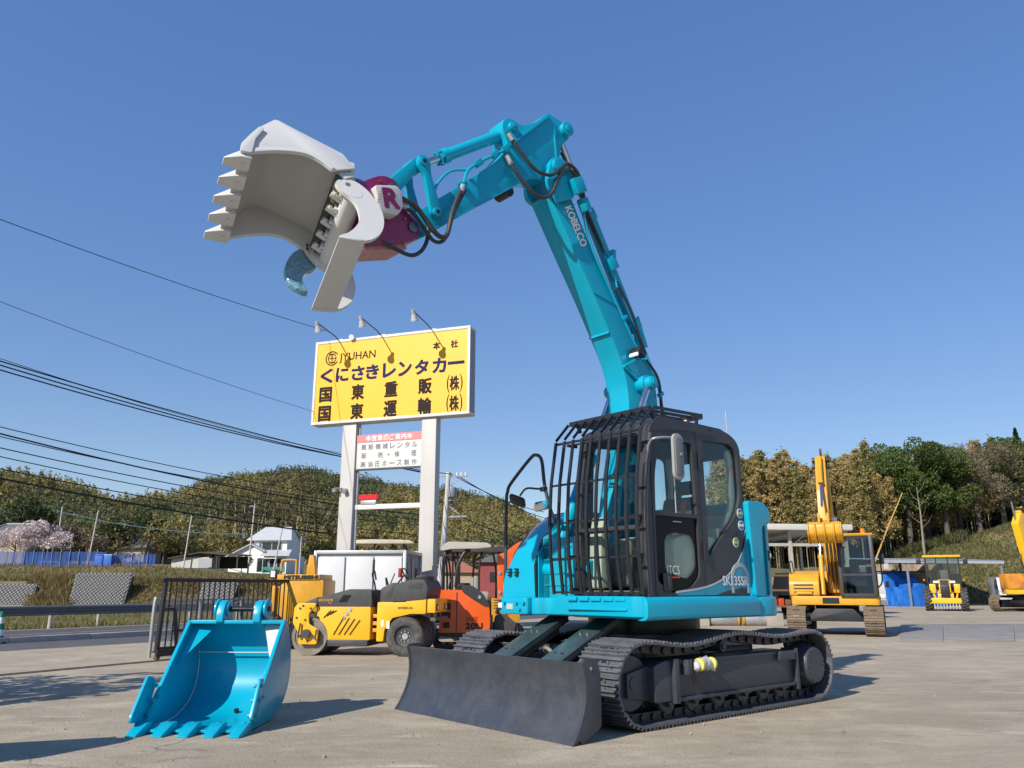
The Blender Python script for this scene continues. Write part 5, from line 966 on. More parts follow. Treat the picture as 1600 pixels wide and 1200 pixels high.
MB().cyl((-.80, -.27, 1.21), (-.80, .30, 1.21), .032, n=18).build('pin', mat('black_pin', (.03, .03, .03), .25, metal=.6), LBK)
MB().tube([(-.80, .0, 1.21), (-.77, .01, 1.15), (-.79, .015, 1.10), (-.83, .0, 1.14), (-.80, .0, 1.21)], .01, smooth=3).build('pin_chain', BLACK, LBK)
MB().cyl((-.62, .10, .085), (-.605, .10, .11), .025, n=12).build('drain_hole', BLACK, LBK)

# ------------------------------------------------------------------ black bar gate and chain-link fence
GA = math.atan2(.90, .436); g0 = Vector((-6.62, 15.55, 0))
gt = thing('sliding_gate', 'black steel bar gate slid open behind the loose bucket', 'gate', tuple(g0), GA); GL = 3.7
for nm, p, q, w, h in (('gate_stile', (0, 0, .12), (0.05, 0, 1.46), .07, .07), ('gate_rail_top', (-.02, 0, 1.44), (GL, 0, 1.44), .06, .07), ('gate_rail_bottom', (0, 0, .16), (GL, 0, .16), .07, .12), ('gate_stile', (GL, 0, .12), (GL, 0, 1.46), .07, .07), ('gate_rail_middle', (.35, 0, .50), (GL, 0, .50), .04, .05)): MB().bar(p, q, w, h).build(nm, BLACK, gt, bev=.006)
for k in range(26): x = .18 + k * .138; MB().bar((x, 0, .2), (x, 0, 1.42), .022, .022).build('bar', BLACK, gt)
b = MB(); b.bar((.02, -.04, .90), (.30, -.04, .90), .04, .05).bar((.30, -.04, .90), (.42, -.04, .18), .05, .05).bar((-.05, -.05, .12), (.48, -.05, .12), .05, .13); b.build('gate_brace', BLACK, gt, bev=.006)
for x in (.0, .45): MB().cyl((x, -.06, .05), (x, .02, .05), .05, n=14).build('gate_wheel', RUST, gt)
fc = thing('chain_link_fence', 'low galvanised chain-link fence behind the black gate', 'fence', (-6.92, 15.95, 0), GA)
for x in (0, 1.15, 2.3, 3.45): MB().tube([(x, 0, 0), (x, 0, 1.02), (x + .06, 0, 1.06), (x + .12, 0, 1.06)] if x == 0 else [(x, 0, 0), (x, 0, 1.06)], .035, n=10, smooth=3 if x == 0 else 0).build('post', GALV, fc)
MB().tube([(0, 0, 1.06), (3.5, 0, 1.06)], .022, n=8).build('top_tube', GALV, fc); MB().tube([(0, 0, .1), (3.5, 0, .1)], .015, n=8).build('bottom_tube', GALV, fc)
b = MB(); s = .062
for k in range(-16, 57):
    for sg in (1, -1):
        x0 = k * s; pts = []
        a, c = x0, x0 + sg * .94; lo, hi = 0.0, 3.5
        t0, t1 = 0, 1
        if sg > 0: t0 = max(0, (lo - a) / .94); t1 = min(1, (hi - a) / .94)
        else: a += .94; c = a - .94; t0 = max(0, (a - hi) / .94); t1 = min(1, (a - lo) / .94)
        if t1 - t0 < .03: continue
        b.bar((a + (c - a) * t0, sg * .002, .1 + .95 * t0), (a + (c - a) * t1, sg * .002, .1 + .95 * t1), .004, .004)
w_ = b.build('wire_mesh', GALV, fc); w_['kind'] = 'stuff'
# green-white cone at the left edge
cn = thing('traffic_cone', 'green and white striped traffic cone cut by the left edge', 'cone', (-12.35, 20.0, .0)); GRN = mat('cone_green', (.0, .16, .12), .45, var=.1)
for k in range(5): r0, r1 = .13 - k * .019, .13 - (k + 1) * .019; MB().cyl((0, 0, .04 + k * .14), (0, 0, .04 + (k + 1) * .14), r0, r1, n=18).build('cone_band', GRN if k % 2 == 0 else mat('cone_white', (.62, .68, .66), .4), cn)
MB().boxm(-.20, .20, -.20, .20, 0, .04).build('cone_base', mat('cone_base', (.02, .05, .05), .7), cn, bev=.01)

# ------------------------------------------------------------------ sign on two posts
SD = 24.0; sa = R(19); tl = atY(495, 536, SD); SW, SH_ = 4.36 * SD / 20, 2.205 * SD / 20; srx = Vector((math.cos(sa), -math.sin(sa), 0)); snn = Vector((-math.sin(sa), -math.cos(sa), 0))
sg = thing('signboard', 'large yellow company signboard on two white posts with three lamps', 'sign', (tl.x, tl.y, 0), -sa); zt = tl.z; zb = zt - SH_      # local +X along the face, -Y towards the viewer
SYEL = mat('sign_yellow', (.80, .43, .010), .45, var=.05, vscale=.8, dust=.08, dustcol=(.75, .55, .1)); SFR = mat('sign_frame', (.62, .60, .56), .5, var=.08, vscale=3, dust=.15)
MB().boxm(0, SW, .0, .42, zb, zt).build('sign_box', mat('sign_side', (.22, .23, .27), .5, var=.1), sg)
MB().boxm(.07, SW - .07, -.012, .0, zb + .07, zt - .07).build('sign_face', SYEL, sg)
for nm, x0, x1, z0, z1 in (('frame_top', -.01, SW + .01, zt - .07, zt + .01), ('frame_bottom', -.01, SW + .01, zb - .01, zb + .07), ('frame_side', -.01, .07, zb + .07, zt - .07), ('frame_side', SW - .07, SW + .01, zb + .07, zt - .07)): MB().boxm(x0, x1, -.03, .43 if 'side' not in nm else .0, z0, z1).build(nm, SFR, sg, bev=.006)
for k in (1, 2, 3): MB().boxm(SW * k / 4 - .002, SW * k / 4 + .002, -.0135, -.0118, zb + .07, zt - .07).build('face_seam', mat('seam_yellow', (.62, .36, .02), .5), sg)
FM = Matrix(((1, 0, 0, 0), (0, 0, -1, -.016), (0, 1, 0, 0), (0, 0, 0, 1))); BRN = mat('sign_brown', (.022, .013, .010), .7, var=.05, spec=.2); NAVY = mat('sign_navy', (.012, .016, .075), .7, var=.05, spec=.2)
_q = [Vector((495, 536)), Vector((735, 508.5)), Vector((732.5, 646.5)), Vector((487, 664))]
def sx(u, v): return (u * SW, zt - v * SH_)
def row(chars, us, v0, v1, wu, m, off=.012, name='lettering', keep=False):
    for ch, u in zip(chars, us): b = MB(); text(b, ch, ((u - wu / 2) * SW, (u + wu / 2) * SW, zt - v1 * SH_, zt - v0 * SH_), FM, off, keep); b.build('character', m, sg)
row('くにさきレンタカ', [.085, .19, .295, .39, .50, .60, .705, .815], .345, .505, .078, NAVY, .022)
b = MB(); text(b, 'ー', (.87 * SW, .965 * SW, zt - .425 * SH_, zt - .40 * SH_), FM, .02); b.build('lettering', NAVY, sg)
row('国東重販', [.085, .30, .515, .73], .565, .735, .078, BRN, .02); row('株', [.91], .565, .725, .055, BRN, .012); row('()', [.872, .95], .545, .755, .018, BRN, 0)
row('国東運輸', [.085, .30, .515, .73], .79, .965, .078, BRN, .02); row('株', [.91], .79, .955, .055, BRN, .012); row('()', [.872, .95], .765, .985, .018, BRN, 0)
row('本社', [.795, .905], .15, .235, .042, BRN, .01)
b = MB(); text(b, 'JYUHAN', (.165 * SW, .405 * SW, zt - .285 * SH_, zt - .165 * SH_), FM, .004); b.build('lettering', BRN, sg)
b = MB(); cx, cz = .115 * SW, zt - .215 * SH_
for r0, r1, a0, a1 in ((.20, .235, .55, 5.75), (.125, .15, 0, 2 * PI)):
    k = 40; po = [(cx + r1 * math.cos(a0 + (a1 - a0) * i / k), cz + r1 * math.sin(a0 + (a1 - a0) * i / k)) for i in range(k + 1)] + [(cx + r0 * math.cos(a0 + (a1 - a0) * i / k), cz + r0 * math.sin(a0 + (a1 - a0) * i / k)) for i in range(k, -1, -1)]
    b.prism(po, 'xz', -.02, -.015)
b.boxm(cx - .012, cx + .012, -.020, -.015, cz - .13, cz + .13).boxm(cx - .12, cx + .12, -.0205, -.0155, cz - .012, cz + .012).boxm(cx - .11, cx + .11, -.02, -.015, cz + .135, cz + .155).boxm(cx - .11, cx + .11, -.02, -.015, cz - .155, cz - .135); b.build('emblem', BRN, sg)
px_ = [(.205, .30), (.70, .30)]
for x0, x1 in ((.205 * SW, .205 * SW + .46), (.71 * SW, .71 * SW + .46)):
    MB().boxm(x0, x1, .06, .38, -.05, zb - .012).build('post', mat('sign_post', (.45, .435, .415), .5, var=.06, vscale=1, dust=.12, dustcol=(.4, .36, .3)), sg, bev=.01)
xl, xr = .205 * SW + .46, .71 * SW
MB().boxm(xl - .01, xr + .01, .13, .19, zb - .98 * 1.45, zb - .42).build('notice_board', WHITE, sg)
MB().boxm(xl - .02, xr + .02, .115, .135, zb - .62, zb - .40).build('notice_header', mat('notice_pink', (.70, .20, .20), .5, var=.05), sg); MB().boxm(xl - .01, xr + .01, .10, .20, zb - 1.47, zb - 1.42).build('notice_rail', DKG, sg)
NM = Matrix(((1, 0, 0, 0), (0, 0, -1, .112), (0, 1, 0, 0), (0, 0, 0, 1))); NM2 = NM.copy(); NM2[1][3] = .126; W_ = xr - xl
def nrow(t, z0, z1, m, M, x0=.06, x1=.94, off=.0):
    b = MB(); n = len(t); cw = (z1 - z0) * .98
    for i, ch in enumerate(t):
        if ch == ' ': continue
        c = xl + W_ * (x0 + (x1 - x0) * (i + .5) / n); s_ = .35 if ch in '・＊' else 1
        if ch == 'ー': text(b, ch, (c - cw / 2, c + cw / 2, (z0 + z1) / 2 - .015, (z0 + z1) / 2 + .015), M, off)
        else: text(b, ch, (c - cw * s_ / 2, c + cw * s_ / 2, (z0 + z1) / 2 - (z1 - z0) * s_ / 2, (z0 + z1) / 2 + (z1 - z0) * s_ / 2), M, off)
    b.build('notice_lettering', m, sg)
NGR = mat('notice_grey', (.16, .17, .19), .5, var=.05)
nrow('*営業のご案内*', zb - .595, zb - .43, WPRINT, NM, .14, .86, .003)
nrow('建設機械レンタル', zb - .85, zb - .69, NGR, NM2, off=.0025); nrow('販 売・修 理', zb - 1.11, zb - .95, NGR, NM2, off=.0025); nrow('高油圧ホース製作', zb - 1.37, zb - 1.21, NGR, NM2, off=.0025)
MB().boxm(xl - .05, xr + .05, .16, .28, zb - 2.62, zb - 2.48).build('cross_beam', WHITE, sg, bev=.006)
b = MB(); b.boxm(xl + .16, xl + .78, .12, .32, zb - 2.36, zb - 2.19); b.build('beacon_lens', REDL, sg, bev=.03, seg=3); MB().boxm(xl + .22, xl + .72, .14, .30, zb - 2.48, zb - 2.36).build('beacon_base', GALV, sg, bev=.01)
for u in (.145, .43, .755):
    x = u * SW; a = (x, .15, zt + .0); h = (x - .02, -1.18, zt + .22); l_ = MB().tube([a, (x, -.2, zt + .1), h], .018, n=8).build('lamp_arm', DKG, sg); b = MB(); d = Vector((0, .45, -.9)).normalized(); p = Vector(h); b.cyl(p - d * .04, p + d * .10, .055, n=14).cyl(p + d * .10, p + d * .26, .065, .105, n=18).cyl(p + d * .26, p + d * .29, .115, n=18); b.build('lamp_head', mat('lamp_head', (.45, .45, .43), .45, var=.15), l_)
    MB().boxm(x - .02, x + .16, .02, .30, zt + .01, zt + .05).build('lamp_mount', WHITE, l_)
MB().cyl((.25 * SW, .0, zt + .06), (.25 * SW, -.12, zt + .02), .07, .09, n=14).build('spot_head', LAMP, sg)
b = MB(); b.tube([(.205 * SW + .1, .05, zb - 2.0), (.205 * SW - .05, -.12, zb - 2.0)], .03).cyl((.205 * SW + .22, .06, zb - 2.05), (.205 * SW + .22, -.08, zb - 2.10), .07, n=14).cyl((.205 * SW - .08, .0, zb - 2.02), (.205 * SW - .08, -.14, zb - 2.06), .06, n=14); b.build('camera_pod', GALV, sg)
MB().tube([(.205 * SW + .52, .2, 0), (.205 * SW + .52, .2, zb - .1)], .03).build('conduit', GALV, sg)

# ------------------------------------------------------------------ roller, white box, other machines behind
def wheel(parent, c, ax, r, w, rim=.55, m=RUB, rimm=DKG, tread=0, name='tyre'):
    c = Vector(c); d = Vector(ax).normalized(); b = MB(); h = w / 2; b.lathe([(-h * .8, r * rim), (-h, r * .72), (-h * .96, r * .90), (-h * .75, r * .985), (0, r), (h * .75, r * .985), (h * .96, r * .90), (h, r * .72), (h * .8, r * rim)], c, d, 36)
    if tread:
        u = Vector((0, 0, 1)); v = d.cross(u).normalized()
        for k in range(tread):
            for s in (-1, 1):
                a = 2 * PI * (k + (.5 if s > 0 else 0)) / tread; rad = u * math.sin(a) + v * math.cos(a); tg = -u * math.cos(a) * -1 + v * -math.sin(a); p = c + rad * (r + .02); b.bar(p + d * s * h * .05, p + d * s * h * .95 + tg * r * .16, .05, .09, up=rad)
    t = b.build(name, m, parent); b = MB(); b.lathe([(-h * .8, r * rim), (-h * .45, r * rim * .92), (-h * .3, r * rim * .5), (-h * .32, .001)], c, d, 28).lathe([(h * .8, r * rim), (h * .45, r * rim * .92), (h * .3, r * rim * .5), (h * .32, .001)], c, d, 28); rr = b.build('rim', rimm, t)
    b = MB(); b.cyl(c - d * h * .5, c + d * h * .5, r * .16, n=16)
    v = d.orthogonal().normalized(); v2 = d.cross(v)
    for k in range(8):
        for s in (-1, 1): p = c + (v * math.cos(k * PI / 4) + v2 * math.sin(k * PI / 4)) * r * .26 + d * s * h * .3; b.cyl(p, p + d * s * .03, r * .035, n=6)
    b.build('hub', GALV, t); return t
RL = thing('road_roller', 'yellow and black combination roller with smooth drum and four rear tyres', 'road roller', (-2.02, 16.75, 0), R(172))
for y in (.46, .16, -.16, -.46): wheel(RL, (0, y, .375), (0, 1, 0), .375, .24)
b = MB(); b.lathe([(-.55, .001), (-.55, .30), (-.57, .30), (-.57, .365), (.57, .365), (.57, .30), (.55, .30), (.55, .001)], (1.93, 0, .365), (0, 1, 0), 48); b.build('drum', mat('drum_steel', (.24, .21, .18), .5, metal=.6, var=.3, vscale=5, dust=.4, dustcol=(.22, .18, .14)), RL)
for s in (-1, 1):
    b = MB(); b.prism(rpoly([(2.16, 1.0), (2.24, .92), (2.26, .62), (2.12, .42), (2.12, .22), (1.74, .22), (1.72, .50), (1.92, .60), (1.94, .80), (1.80, .95), (1.80, 1.0)], .05), 'xz', s * .60, s * .66); f_ = b.build('drum_fork', YEL, RL, bev=.01)
    b = MB(); b.cyl((1.95, s * .60, .42), (1.95, s * .74, .42), .085, n=16); b.tube([(1.86, s * .70, .42), (1.76, s * .72, .34), (1.74, s * .70, .5)], .018, smooth=4); b.tube([(2.04, s * .70, .42), (2.10, s * .72, .36), (2.08, s * .70, .62)], .018, smooth=4); b.build('drum_motor', DKG, f_)
    b = MB()
    for x, z in ((2.12, .9), (1.9, .9), (2.18, .72), (2.0, .68), (1.93, .28), (2.06, .95)): b.cyl((x, s * .66, z), (x, s * .675, z), .022, n=8)
    b.build('fork_bolt', DKG, f_)
b = MB(); b.prism(rpoly([(1.80, .95), (2.18, .92), (2.14, .98), (1.80, 1.12)], .02), 'xz', -.58, .58); b.build('fork_bridge', DKG, RL, bev=.015)
fb = MB().prism(rpoly([(.70, .30), (.70, .93), (1.84, .93), (1.58, .30)], .03), 'xz', -.56, .56).build('front_body', YEL, RL, bev=.025)
MB().prism(rpoly([(.68, .93), (.70, 1.25), (1.15, 1.27), (1.86, 1.08), (2.20, .93)], .04), 'xz', -.56, .56).build('front_hood', DKG, RL, bev=.05, seg=3)
MB().boxm(.74, 1.56, -.57, .57, .18, .31).build('front_bumper', DKG, RL, bev=.02)
b = MB()
for k in range(4): b.bar((1.44 - k * .11, .566, .40), (1.20 - k * .11 + .04, .566, .74 - k * .02), .012, .025, up=(0, 1, 0))
for k in range(3): b.bar((1.66 - k * .06, .566, .72 + .03 * k), (1.52 - k * .06, .566, .86), .012, .02, up=(0, 1, 0))
b.build('vent_slot', INK, fb)
b = MB()
for k in range(5): b.bar((1.36 - k * .035, .566, 1.02), (1.26 - k * .035, .566, 1.16), .01, .018, up=(0, 1, 0))
b.build('hood_grille', INK, RL)
b = MB(); M = frameM((0, .567, 0), (-1, 0, 0), (0, 0, 1)); text(b, 'BW131ACW', (-1.78, -1.48, 1.03, 1.08), M, .0); b.build('lettering', YEL, RL); MB().boxm(1.50, 1.58, .56, .568, .985, 1.01).build('red_badge', mat('red_print', (.6, .04, .04)), RL)
b = MB()
for x, z in ((1.18, .80), (1.24, .72), (1.12, .88)): b.cyl((x, .56, z), (x, .575, z), .035, n=14)
b.build('cap', GALV, fb)
MB().prism(rpoly([(.66, .34), (.66, .86), (.52, .86), (.52, .34)], .02), 'xz', -.25, .25).build('articulation', mat('joint_steel', (.10, .085, .06), .6, var=.3), RL)
b = MB()
for z in (.45, .58, .72): b.boxm(.53, .67, -.4, .5, z, z + .07)
b.build('joint_plate', YELD, RL, bev=.01)
rb = MB().prism(rpoly([(.56, .28), (.56, 1.02), (-.02, 1.02), (-.04, 1.10), (-.42, 1.10), (-.42, .80), (-.12, .80), (.25, .72), (.40, .50), (.42, .28)], .03), 'xz', -.58, .58).build('rear_body', YEL, RL, bev=.02)
MB().prism(rpoly([(.28, 1.02), (.22, 1.36), (-.10, 1.45), (-.38, 1.46), (-.46, 1.30), (-.42, 1.08)], .05), 'xz', -.60, .60).build('rear_hood', DKG, RL, bev=.06, seg=3)
MB().prism(rpoly([(-.05, 1.30), (-.09, 1.36), (-.34, 1.39), (-.34, 1.28)], .02), 'xz', .59, .606).build('hood_recess', CHAR, RL)
MB().prism(rpoly([(-.10, 1.44), (-.14, 1.53), (-.36, 1.54), (-.38, 1.45)], .04), 'xz', -.30, .30).build('seat_cushion', BLACK, RL, bev=.03)
MB().boxm(-.60, -.42, -.54, .54, .82, 1.08).build('rear_panel', YEL, RL, bev=.015)
for s in (-1, 1): l_ = MB().boxm(-.612, -.60, s * .36 - .10, s * .36 + .10, .86, .98).build('tail_lamp', BLACK, RL, bev=.005); MB().boxm(-.617, -.612, s * .36 - .05, s * .36 + .04, .88, .96).build('lamp_lens', LAMP, l_)
b = MB(); b.bar((-.56, -.56, .70), (-.56, .56, .70), .10, .06).bar((-.5, -.3, .70), (-.45, -.3, .85), .05, .05).bar((-.5, .3, .70), (-.45, .3, .85), .05, .05); b.build('scraper_bar', mat('scraper_steel', (.10, .085, .075), .7, var=.3), RL)
b = MB(); M = frameM((0, .584, 0), (-1, 0, 0), (0, 0, 1)); text(b, '⊕国東重販㈱', (-.02, .30, .90, .955), M) if False else text(b, '国東重販(株)', (-.14, .16, .88, .935), M); b.build('lettering', INK, rb)
b = MB(); b.boxm(.42, .47, .58, .585, .56, .68).boxm(.30, .36, .58, .585, .52, .66); b.build('sticker', WPRINT, rb)
b = MB(); b.prism(rpoly([(.56, .95), (.56, 1.28), (.34, 1.40), (.24, 1.36), (.28, 1.02), (.36, .90)], .04), 'xz', -.02, .42); b.build('console', DKG, RL, bev=.02)
MB().tube([(.60, .42, .95), (.68, .42, 1.35), (.74, .42, 1.55), (.70, .42, 1.62), (.66, .42, 1.45)], .018, smooth=4).build('handrail', BLACK, RL); MB().box((.72, .42, 1.72), (.04, .06, .26)).build('lever_box', BLACK, RL, bev=.01)
MB().tube([(.60, -.40, .95), (.68, -.40, 1.35), (.70, -.40, 1.50), (.60, -.4, 1.2)], .018, smooth=4).build('handrail', BLACK, RL)
b = MB(); b.tube([(.30, .1, 1.38), (.16, .1, 1.56)], .018); ring = [(.14 + .05 * math.cos(a), .1 + .17 * math.sin(a), 1.58 + .10 * math.cos(a)) for a in np.linspace(0, 2 * PI, 20, endpoint=False)]; b.tube(ring, .014, closed=True); b.build('steering_wheel', BLACK, RL)
MB().tube([(.42, .2, 1.38), (.34, .2, 1.58)], .012).build('control_lever', BLACK, RL); b = MB(); b.cyl((.20, .28, 1.50), (.20, .28, 1.68), .045, n=12); b.build('indicator', mat('dark_red_lens', (.30, .03, .02), .3), RL, bev=.01)

# white panelled storage container
sc = thing('storage_box', 'white panelled storage box with grey doors under the signboard', 'container', (-5.05, 20.9, 0), R(-7)); w, d, h = 2.35, 1.7, 2.22
MB().boxm(.04, w - .04, .04, d - .04, .12, h - .05).build('box_core', GALV, sc)
ALU = mat('aluminium_frame', (.50, .51, .53), .4, metal=.4, var=.08); PANW = mat('white_panel', (.56, .57, .59), .5, var=.04, vscale=1)
for k in range(3): x0 = .07 + k * (w - .1) / 3; MB().boxm(x0, x0 + (w - .1) / 3 - .05, -.005, .04, .18, h - .16).build('white_panel', PANW, sc, bev=.004)
for p, q in (((0, 0, 0), (0, 0, h)), ((w, 0, 0), (w, 0, h)), ((0, 0, h - .04), (w, 0, h - .04)), ((w, 0, h - .04), (w, d, h - .04)), ((w, d, 0), (w, d, h)), ((0, 0, .12), (w, 0, .12))): MB().bar(p, q, .08, .08).build('frame_bar', ALU, sc, bev=.008)
for k in range(2): MB().boxm(w - .04, w - .02, .07 + k * (d - .1) / 2, .07 + (k + 1) * (d - .1) / 2 - .04, .18, h - .12).build('door', mat('grey_door', (.27, .26, .26), .5, var=.06), sc, bev=.004)
b = MB()
for y in (.80, .88): b.tube([(w - .0, y, .2), (w - .0, y, h - .15)], .018)
b.build('lock_rod', ALU, sc); MB().boxm(w - .018, w - .008, 1.18, 1.42, 1.55, 1.80).build('door_notice', mat('notice_dark', (.09, .02, .02), .5), sc)
MB().boxm(w - .018, w - .010, .35, .60, 1.75, 1.92).build('door_plate', GPRINT, sc)

# orange mini excavator with canopy
MX = thing('mini_excavator', 'small orange canopy excavator parked beside the roller, marked 20U', 'excavator', (-.97, 18.3, 0), R(3)); MX.scale = (.86, .86, 1.0)
b = MB(); prof = rpoly([(-.72, .36), (.52, .36), (.56, .55), (.52, .98), (.30, 1.16), (-.1, 1.25), (-.72, 1.25)], [.04, .08, .1, .2, .2, .1, .04]); b.prism(prof, 'xz', -.62, .62); mb_ = b.build('body', ORG, MX, bev=.06, seg=3)
b = MB(); b.prism(rpoly([(-.18, 1.26), (-.15, 1.36), (.10, 1.34), (.36, 1.18), (.56, .92), (.42, .90), (.10, 1.06), (-.14, 1.20)], .06), 'xz', -.645, .645); b.build('engine_cover', CHAR, MX, bev=.04, seg=3)
MB().boxm(-.30, -.28, -.63, -.618, .40, 1.2).build('panel_seam', INK, mb_)
b = MB()
for z in (.66, .84): b.boxm(-.66, -.44, -.635, -.62, z, z + .13)
b.boxm(-.62, -.46, -.635, -.62, .46, .58); b.build('vent', INK, mb_)
b = MB(); M = frameM((0, -.626, 0), (1, 0, 0), (0, 0, 1)); text(b, '20U', (-.06, .36, .44, .56), M, .010); text(b, 'ZAXIS', (-.06, .24, .60, .69), M, .0); b.build('lettering', INK, mb_)
b = MB(); b.cyl((.28, -.645, 1.10), (.28, -.66, 1.10), .04, n=14); b.build('lock', GALV, MX)
for y in (-.50, .50):
    MB().tube([(-.66, y, 1.25), (-.66, y, 1.85), (-.60, y, 2.05), (-.45, y, 2.12)], .03, smooth=4, n=8).build('canopy_post', BLACK, MX); MB().tube([(-.34, y, 1.3), (-.28, y, 1.75), (-.12, y, 2.05), (.05, y, 2.14)], .03, smooth=4, n=8).build('canopy_post', BLACK, MX)
b = MB(); b.prism(rpoly([(-.68, 2.08), (-.66, 2.22), (-.5, 2.28), (.45, 2.26), (.58, 2.20), (.55, 2.16), (.2, 2.13), (-.45, 2.12)], .04), 'xz', -.6, .6); b.build('canopy_roof', mat('beige_roof', (.42, .40, .36), .5, var=.06), MX, bev=.04, seg=3)
b = MB(); b.boxm(-.30, .05, -.25, .25, 1.25, 1.40).boxm(-.34, -.22, -.25, .25, 1.35, 1.8); b.build('seat', BLACK, MX, bev=.05)
for y in (-.48, .48): build_track(MX, y, .70, -.70, .20, .18, lambda t: -.02 * math.sin(PI * t), 36, .25, shoe_mesh(.11, .25, .012, .012), BLACK, BLACK)
bm_ = MB().prism(rpoly([(.76, .62), (1.04, .60), (1.04, 1.62), (1.42, 1.98), (2.2, 2.2), (2.2, 2.46), (1.3, 2.30), (.92, 2.06), (.74, 2.02), (.74, 1.7)], .06), 'xz', -.16, .16).build('boom', ORG, MX, bev=.015)
MB().prism(rpoly([(.90, 2.10), (1.3, 2.36), (2.2, 2.52), (2.2, 2.47), (1.3, 2.31), (.92, 2.07)], .01), 'xz', -.10, .10).build('boom_hose', BLACK, bm_)
b = MB(); b.cyl((.90, -.2, .75), (.90, .2, .75), .06).cyl((.80, -.19, 1.2), (.80, .19, 1.2), .04).cyl((.80, -.19, 1.62), (.80, .19, 1.62), .04); b.build('boom_pin', GALV, bm_)
b = MB(); b.prism(rpoly([(.62, .35), (1.18, .35), (1.22, .55), (.92, .75), (.70, .70)], .05), 'xz', -.22, .22); b.build('swing_bracket', mat('swing_steel', (.06, .05, .05), .6, var=.3), MX, bev=.02)
b = MB(); b.boxm(.50, .62, -.5, .5, .40, .72).boxm(.5, .60, .1, .5, .72, 1.1); b.build('valve_bank', mat('oily_steel', (.07, .06, .045), .5, var=.4, vscale=9), MX, bev=.02)
bk = MB().prism(rpoly([(1.5, .18), (1.9, .12), (2.2, .25), (2.1, .6), (1.95, .62), (1.7, .45)], .06), 'xz', -.3, .3).build('bucket', RUST, MX, bev=.02)
# black-roofed canopy machine behind it, and a cream canopy machine
def canopy_machine(name, label, loc, rz, roof, body, w=1.4, l=1.6, h=2.3, arch=True):
    t = thing(name, label, 'tractor', loc, rz, None); b = MB(); b.prism(rpoly([(-l / 2, .45), (l / 2, .45), (l / 2, .95), (.1, 1.05), (-l / 2, 1.0)], .08), 'xz', -w / 2, w / 2); b.build('body', body, t, bev=.05)
    for x, lx in ((-l * .45, .0), (-l * .12, .10), (l * .25, -.12), (l * .45, -.12)):
        for y in (-w * .42, w * .42): MB().tube([(x, y, .9), (x, y, h * .75), (x + lx * .5, y, h - .12), (x + lx, y * .9, h - .02)], .028, smooth=4, n=8).build('canopy_post', BLACK, t)
    b = MB(); b.prism(rpoly([(-l * .6, h - .04), (-l * .58, h + .06), (-.2, h + .10), (l * .5, h + .08), (l * .6, h - .02), (l * .5, h - .03)], .03), 'xz', -w * .55, w * .55); b.build('canopy_roof', roof, t, bev=.03)
    b = MB(); b.boxm(-.25, .1, -.25, .25, 1.0, 1.2).boxm(-.3, -.2, -.25, .25, 1.1, 1.6); b.build('seat', mat('grey_seat', (.35, .34, .31), .6), t, bev=.04)
    ring = [(.38 + .05 * math.cos(a), .18 * math.sin(a), 1.45 + .18 * math.cos(a)) for a in np.linspace(0, 2 * PI, 18, endpoint=False)]; b = MB(); b.tube(ring, .015, closed=True).tube([(.4, 0, 1.0), (.38, 0, 1.45)], .02); b.build('steering_wheel', BLACK, t)
    for y in (-w * .38, w * .38): build_track(t, y, l * .45, -l * .45, .22, .2, lambda q: 0, 30, .26, shoe_mesh(.13, .26, .012, .012), BLACK, BLACK)
canopy_machine('canopy_dozer', 'small machine with a black canopy frame behind the orange excavator', (-.75, 21.6, 0), R(10), DKG, YELD, h=2.22, l=1.7)
canopy_machine('canopy_carrier', 'machine under a pale flat canopy behind the black-canopied one', (-2.2, 24.2, 0), R(0), mat('beige_roof', (.42, .40, .36)), YELD, h=2.25, l=1.3)
canopy_machine('canopy_roller', 'machine with a cream canopy roof behind the white storage box', (-4.35, 27.0, 0), R(4), mat('cream_roof', (.58, .52, .42), .5), YELD, h=2.72, l=1.9)
# ochre machine behind the gate
OM = thing('wheel_loader', 'ochre yellow loader half hidden behind the gate and the roller', 'loader', (-5.02, 19.2, -.08), R(178))
b = MB(); b.prism(rpoly([(-.75, .35), (.35, .35), (.35, 1.35), (.05, 1.55), (-.75, 1.55)], .05), 'xz', -.55, .55); b.build('body', YELD, OM, bev=.02)
MB().boxm(-.66, .32, -.58, .58, 1.55, 1.67).build('top_beam', YELD, OM, bev=.015); MB().boxm(.32, .40, .40, .62, .55, 1.42).build('front_post', YELD, OM, bev=.01)
b = MB(); M = frameM((0, .585, 0), (-1, 0, 0), (0, 0, 1)); text(b, 'MITSUBISHI', (-.15, .62, 1.575, 1.645), M, .012); b.build('lettering', INK, OM)
MB().prism(rpoly([(-.42, 1.67), (-.36, 2.12), (-.26, 2.12), (-.20, 1.67)], .02), 'xz', -.1, .1).build('exhaust_stack', YELD, OM, bev=.015)
MB().tube([(.32, .3, 1.60), (.32, .3, 1.95), (.26, .3, 2.0), (.02, .3, 2.0), (-.02, .3, 1.95), (-.02, .3, 1.62)], .022, smooth=3).build('lamp_guard', YELD, OM)
l_ = MB().boxm(.34, .50, .34, .58, 1.58, 1.78).build('headlamp', BLACK, OM, bev=.02); MB().boxm(.37, .47, .575, .587, 1.61, 1.75).build('headlamp_lens', LAMP, l_); MB().cyl((.40, .52, 1.56), (.5, .52, 1.56), .035).build('indicator', AMB, l_)
for x in (-.45, .55): wheel(OM, (x, .5, .42), (0, 1, 0), .42, .3, tread=18); wheel(OM, (x, -.5, .42), (0, 1, 0), .42, .3, tread=18)

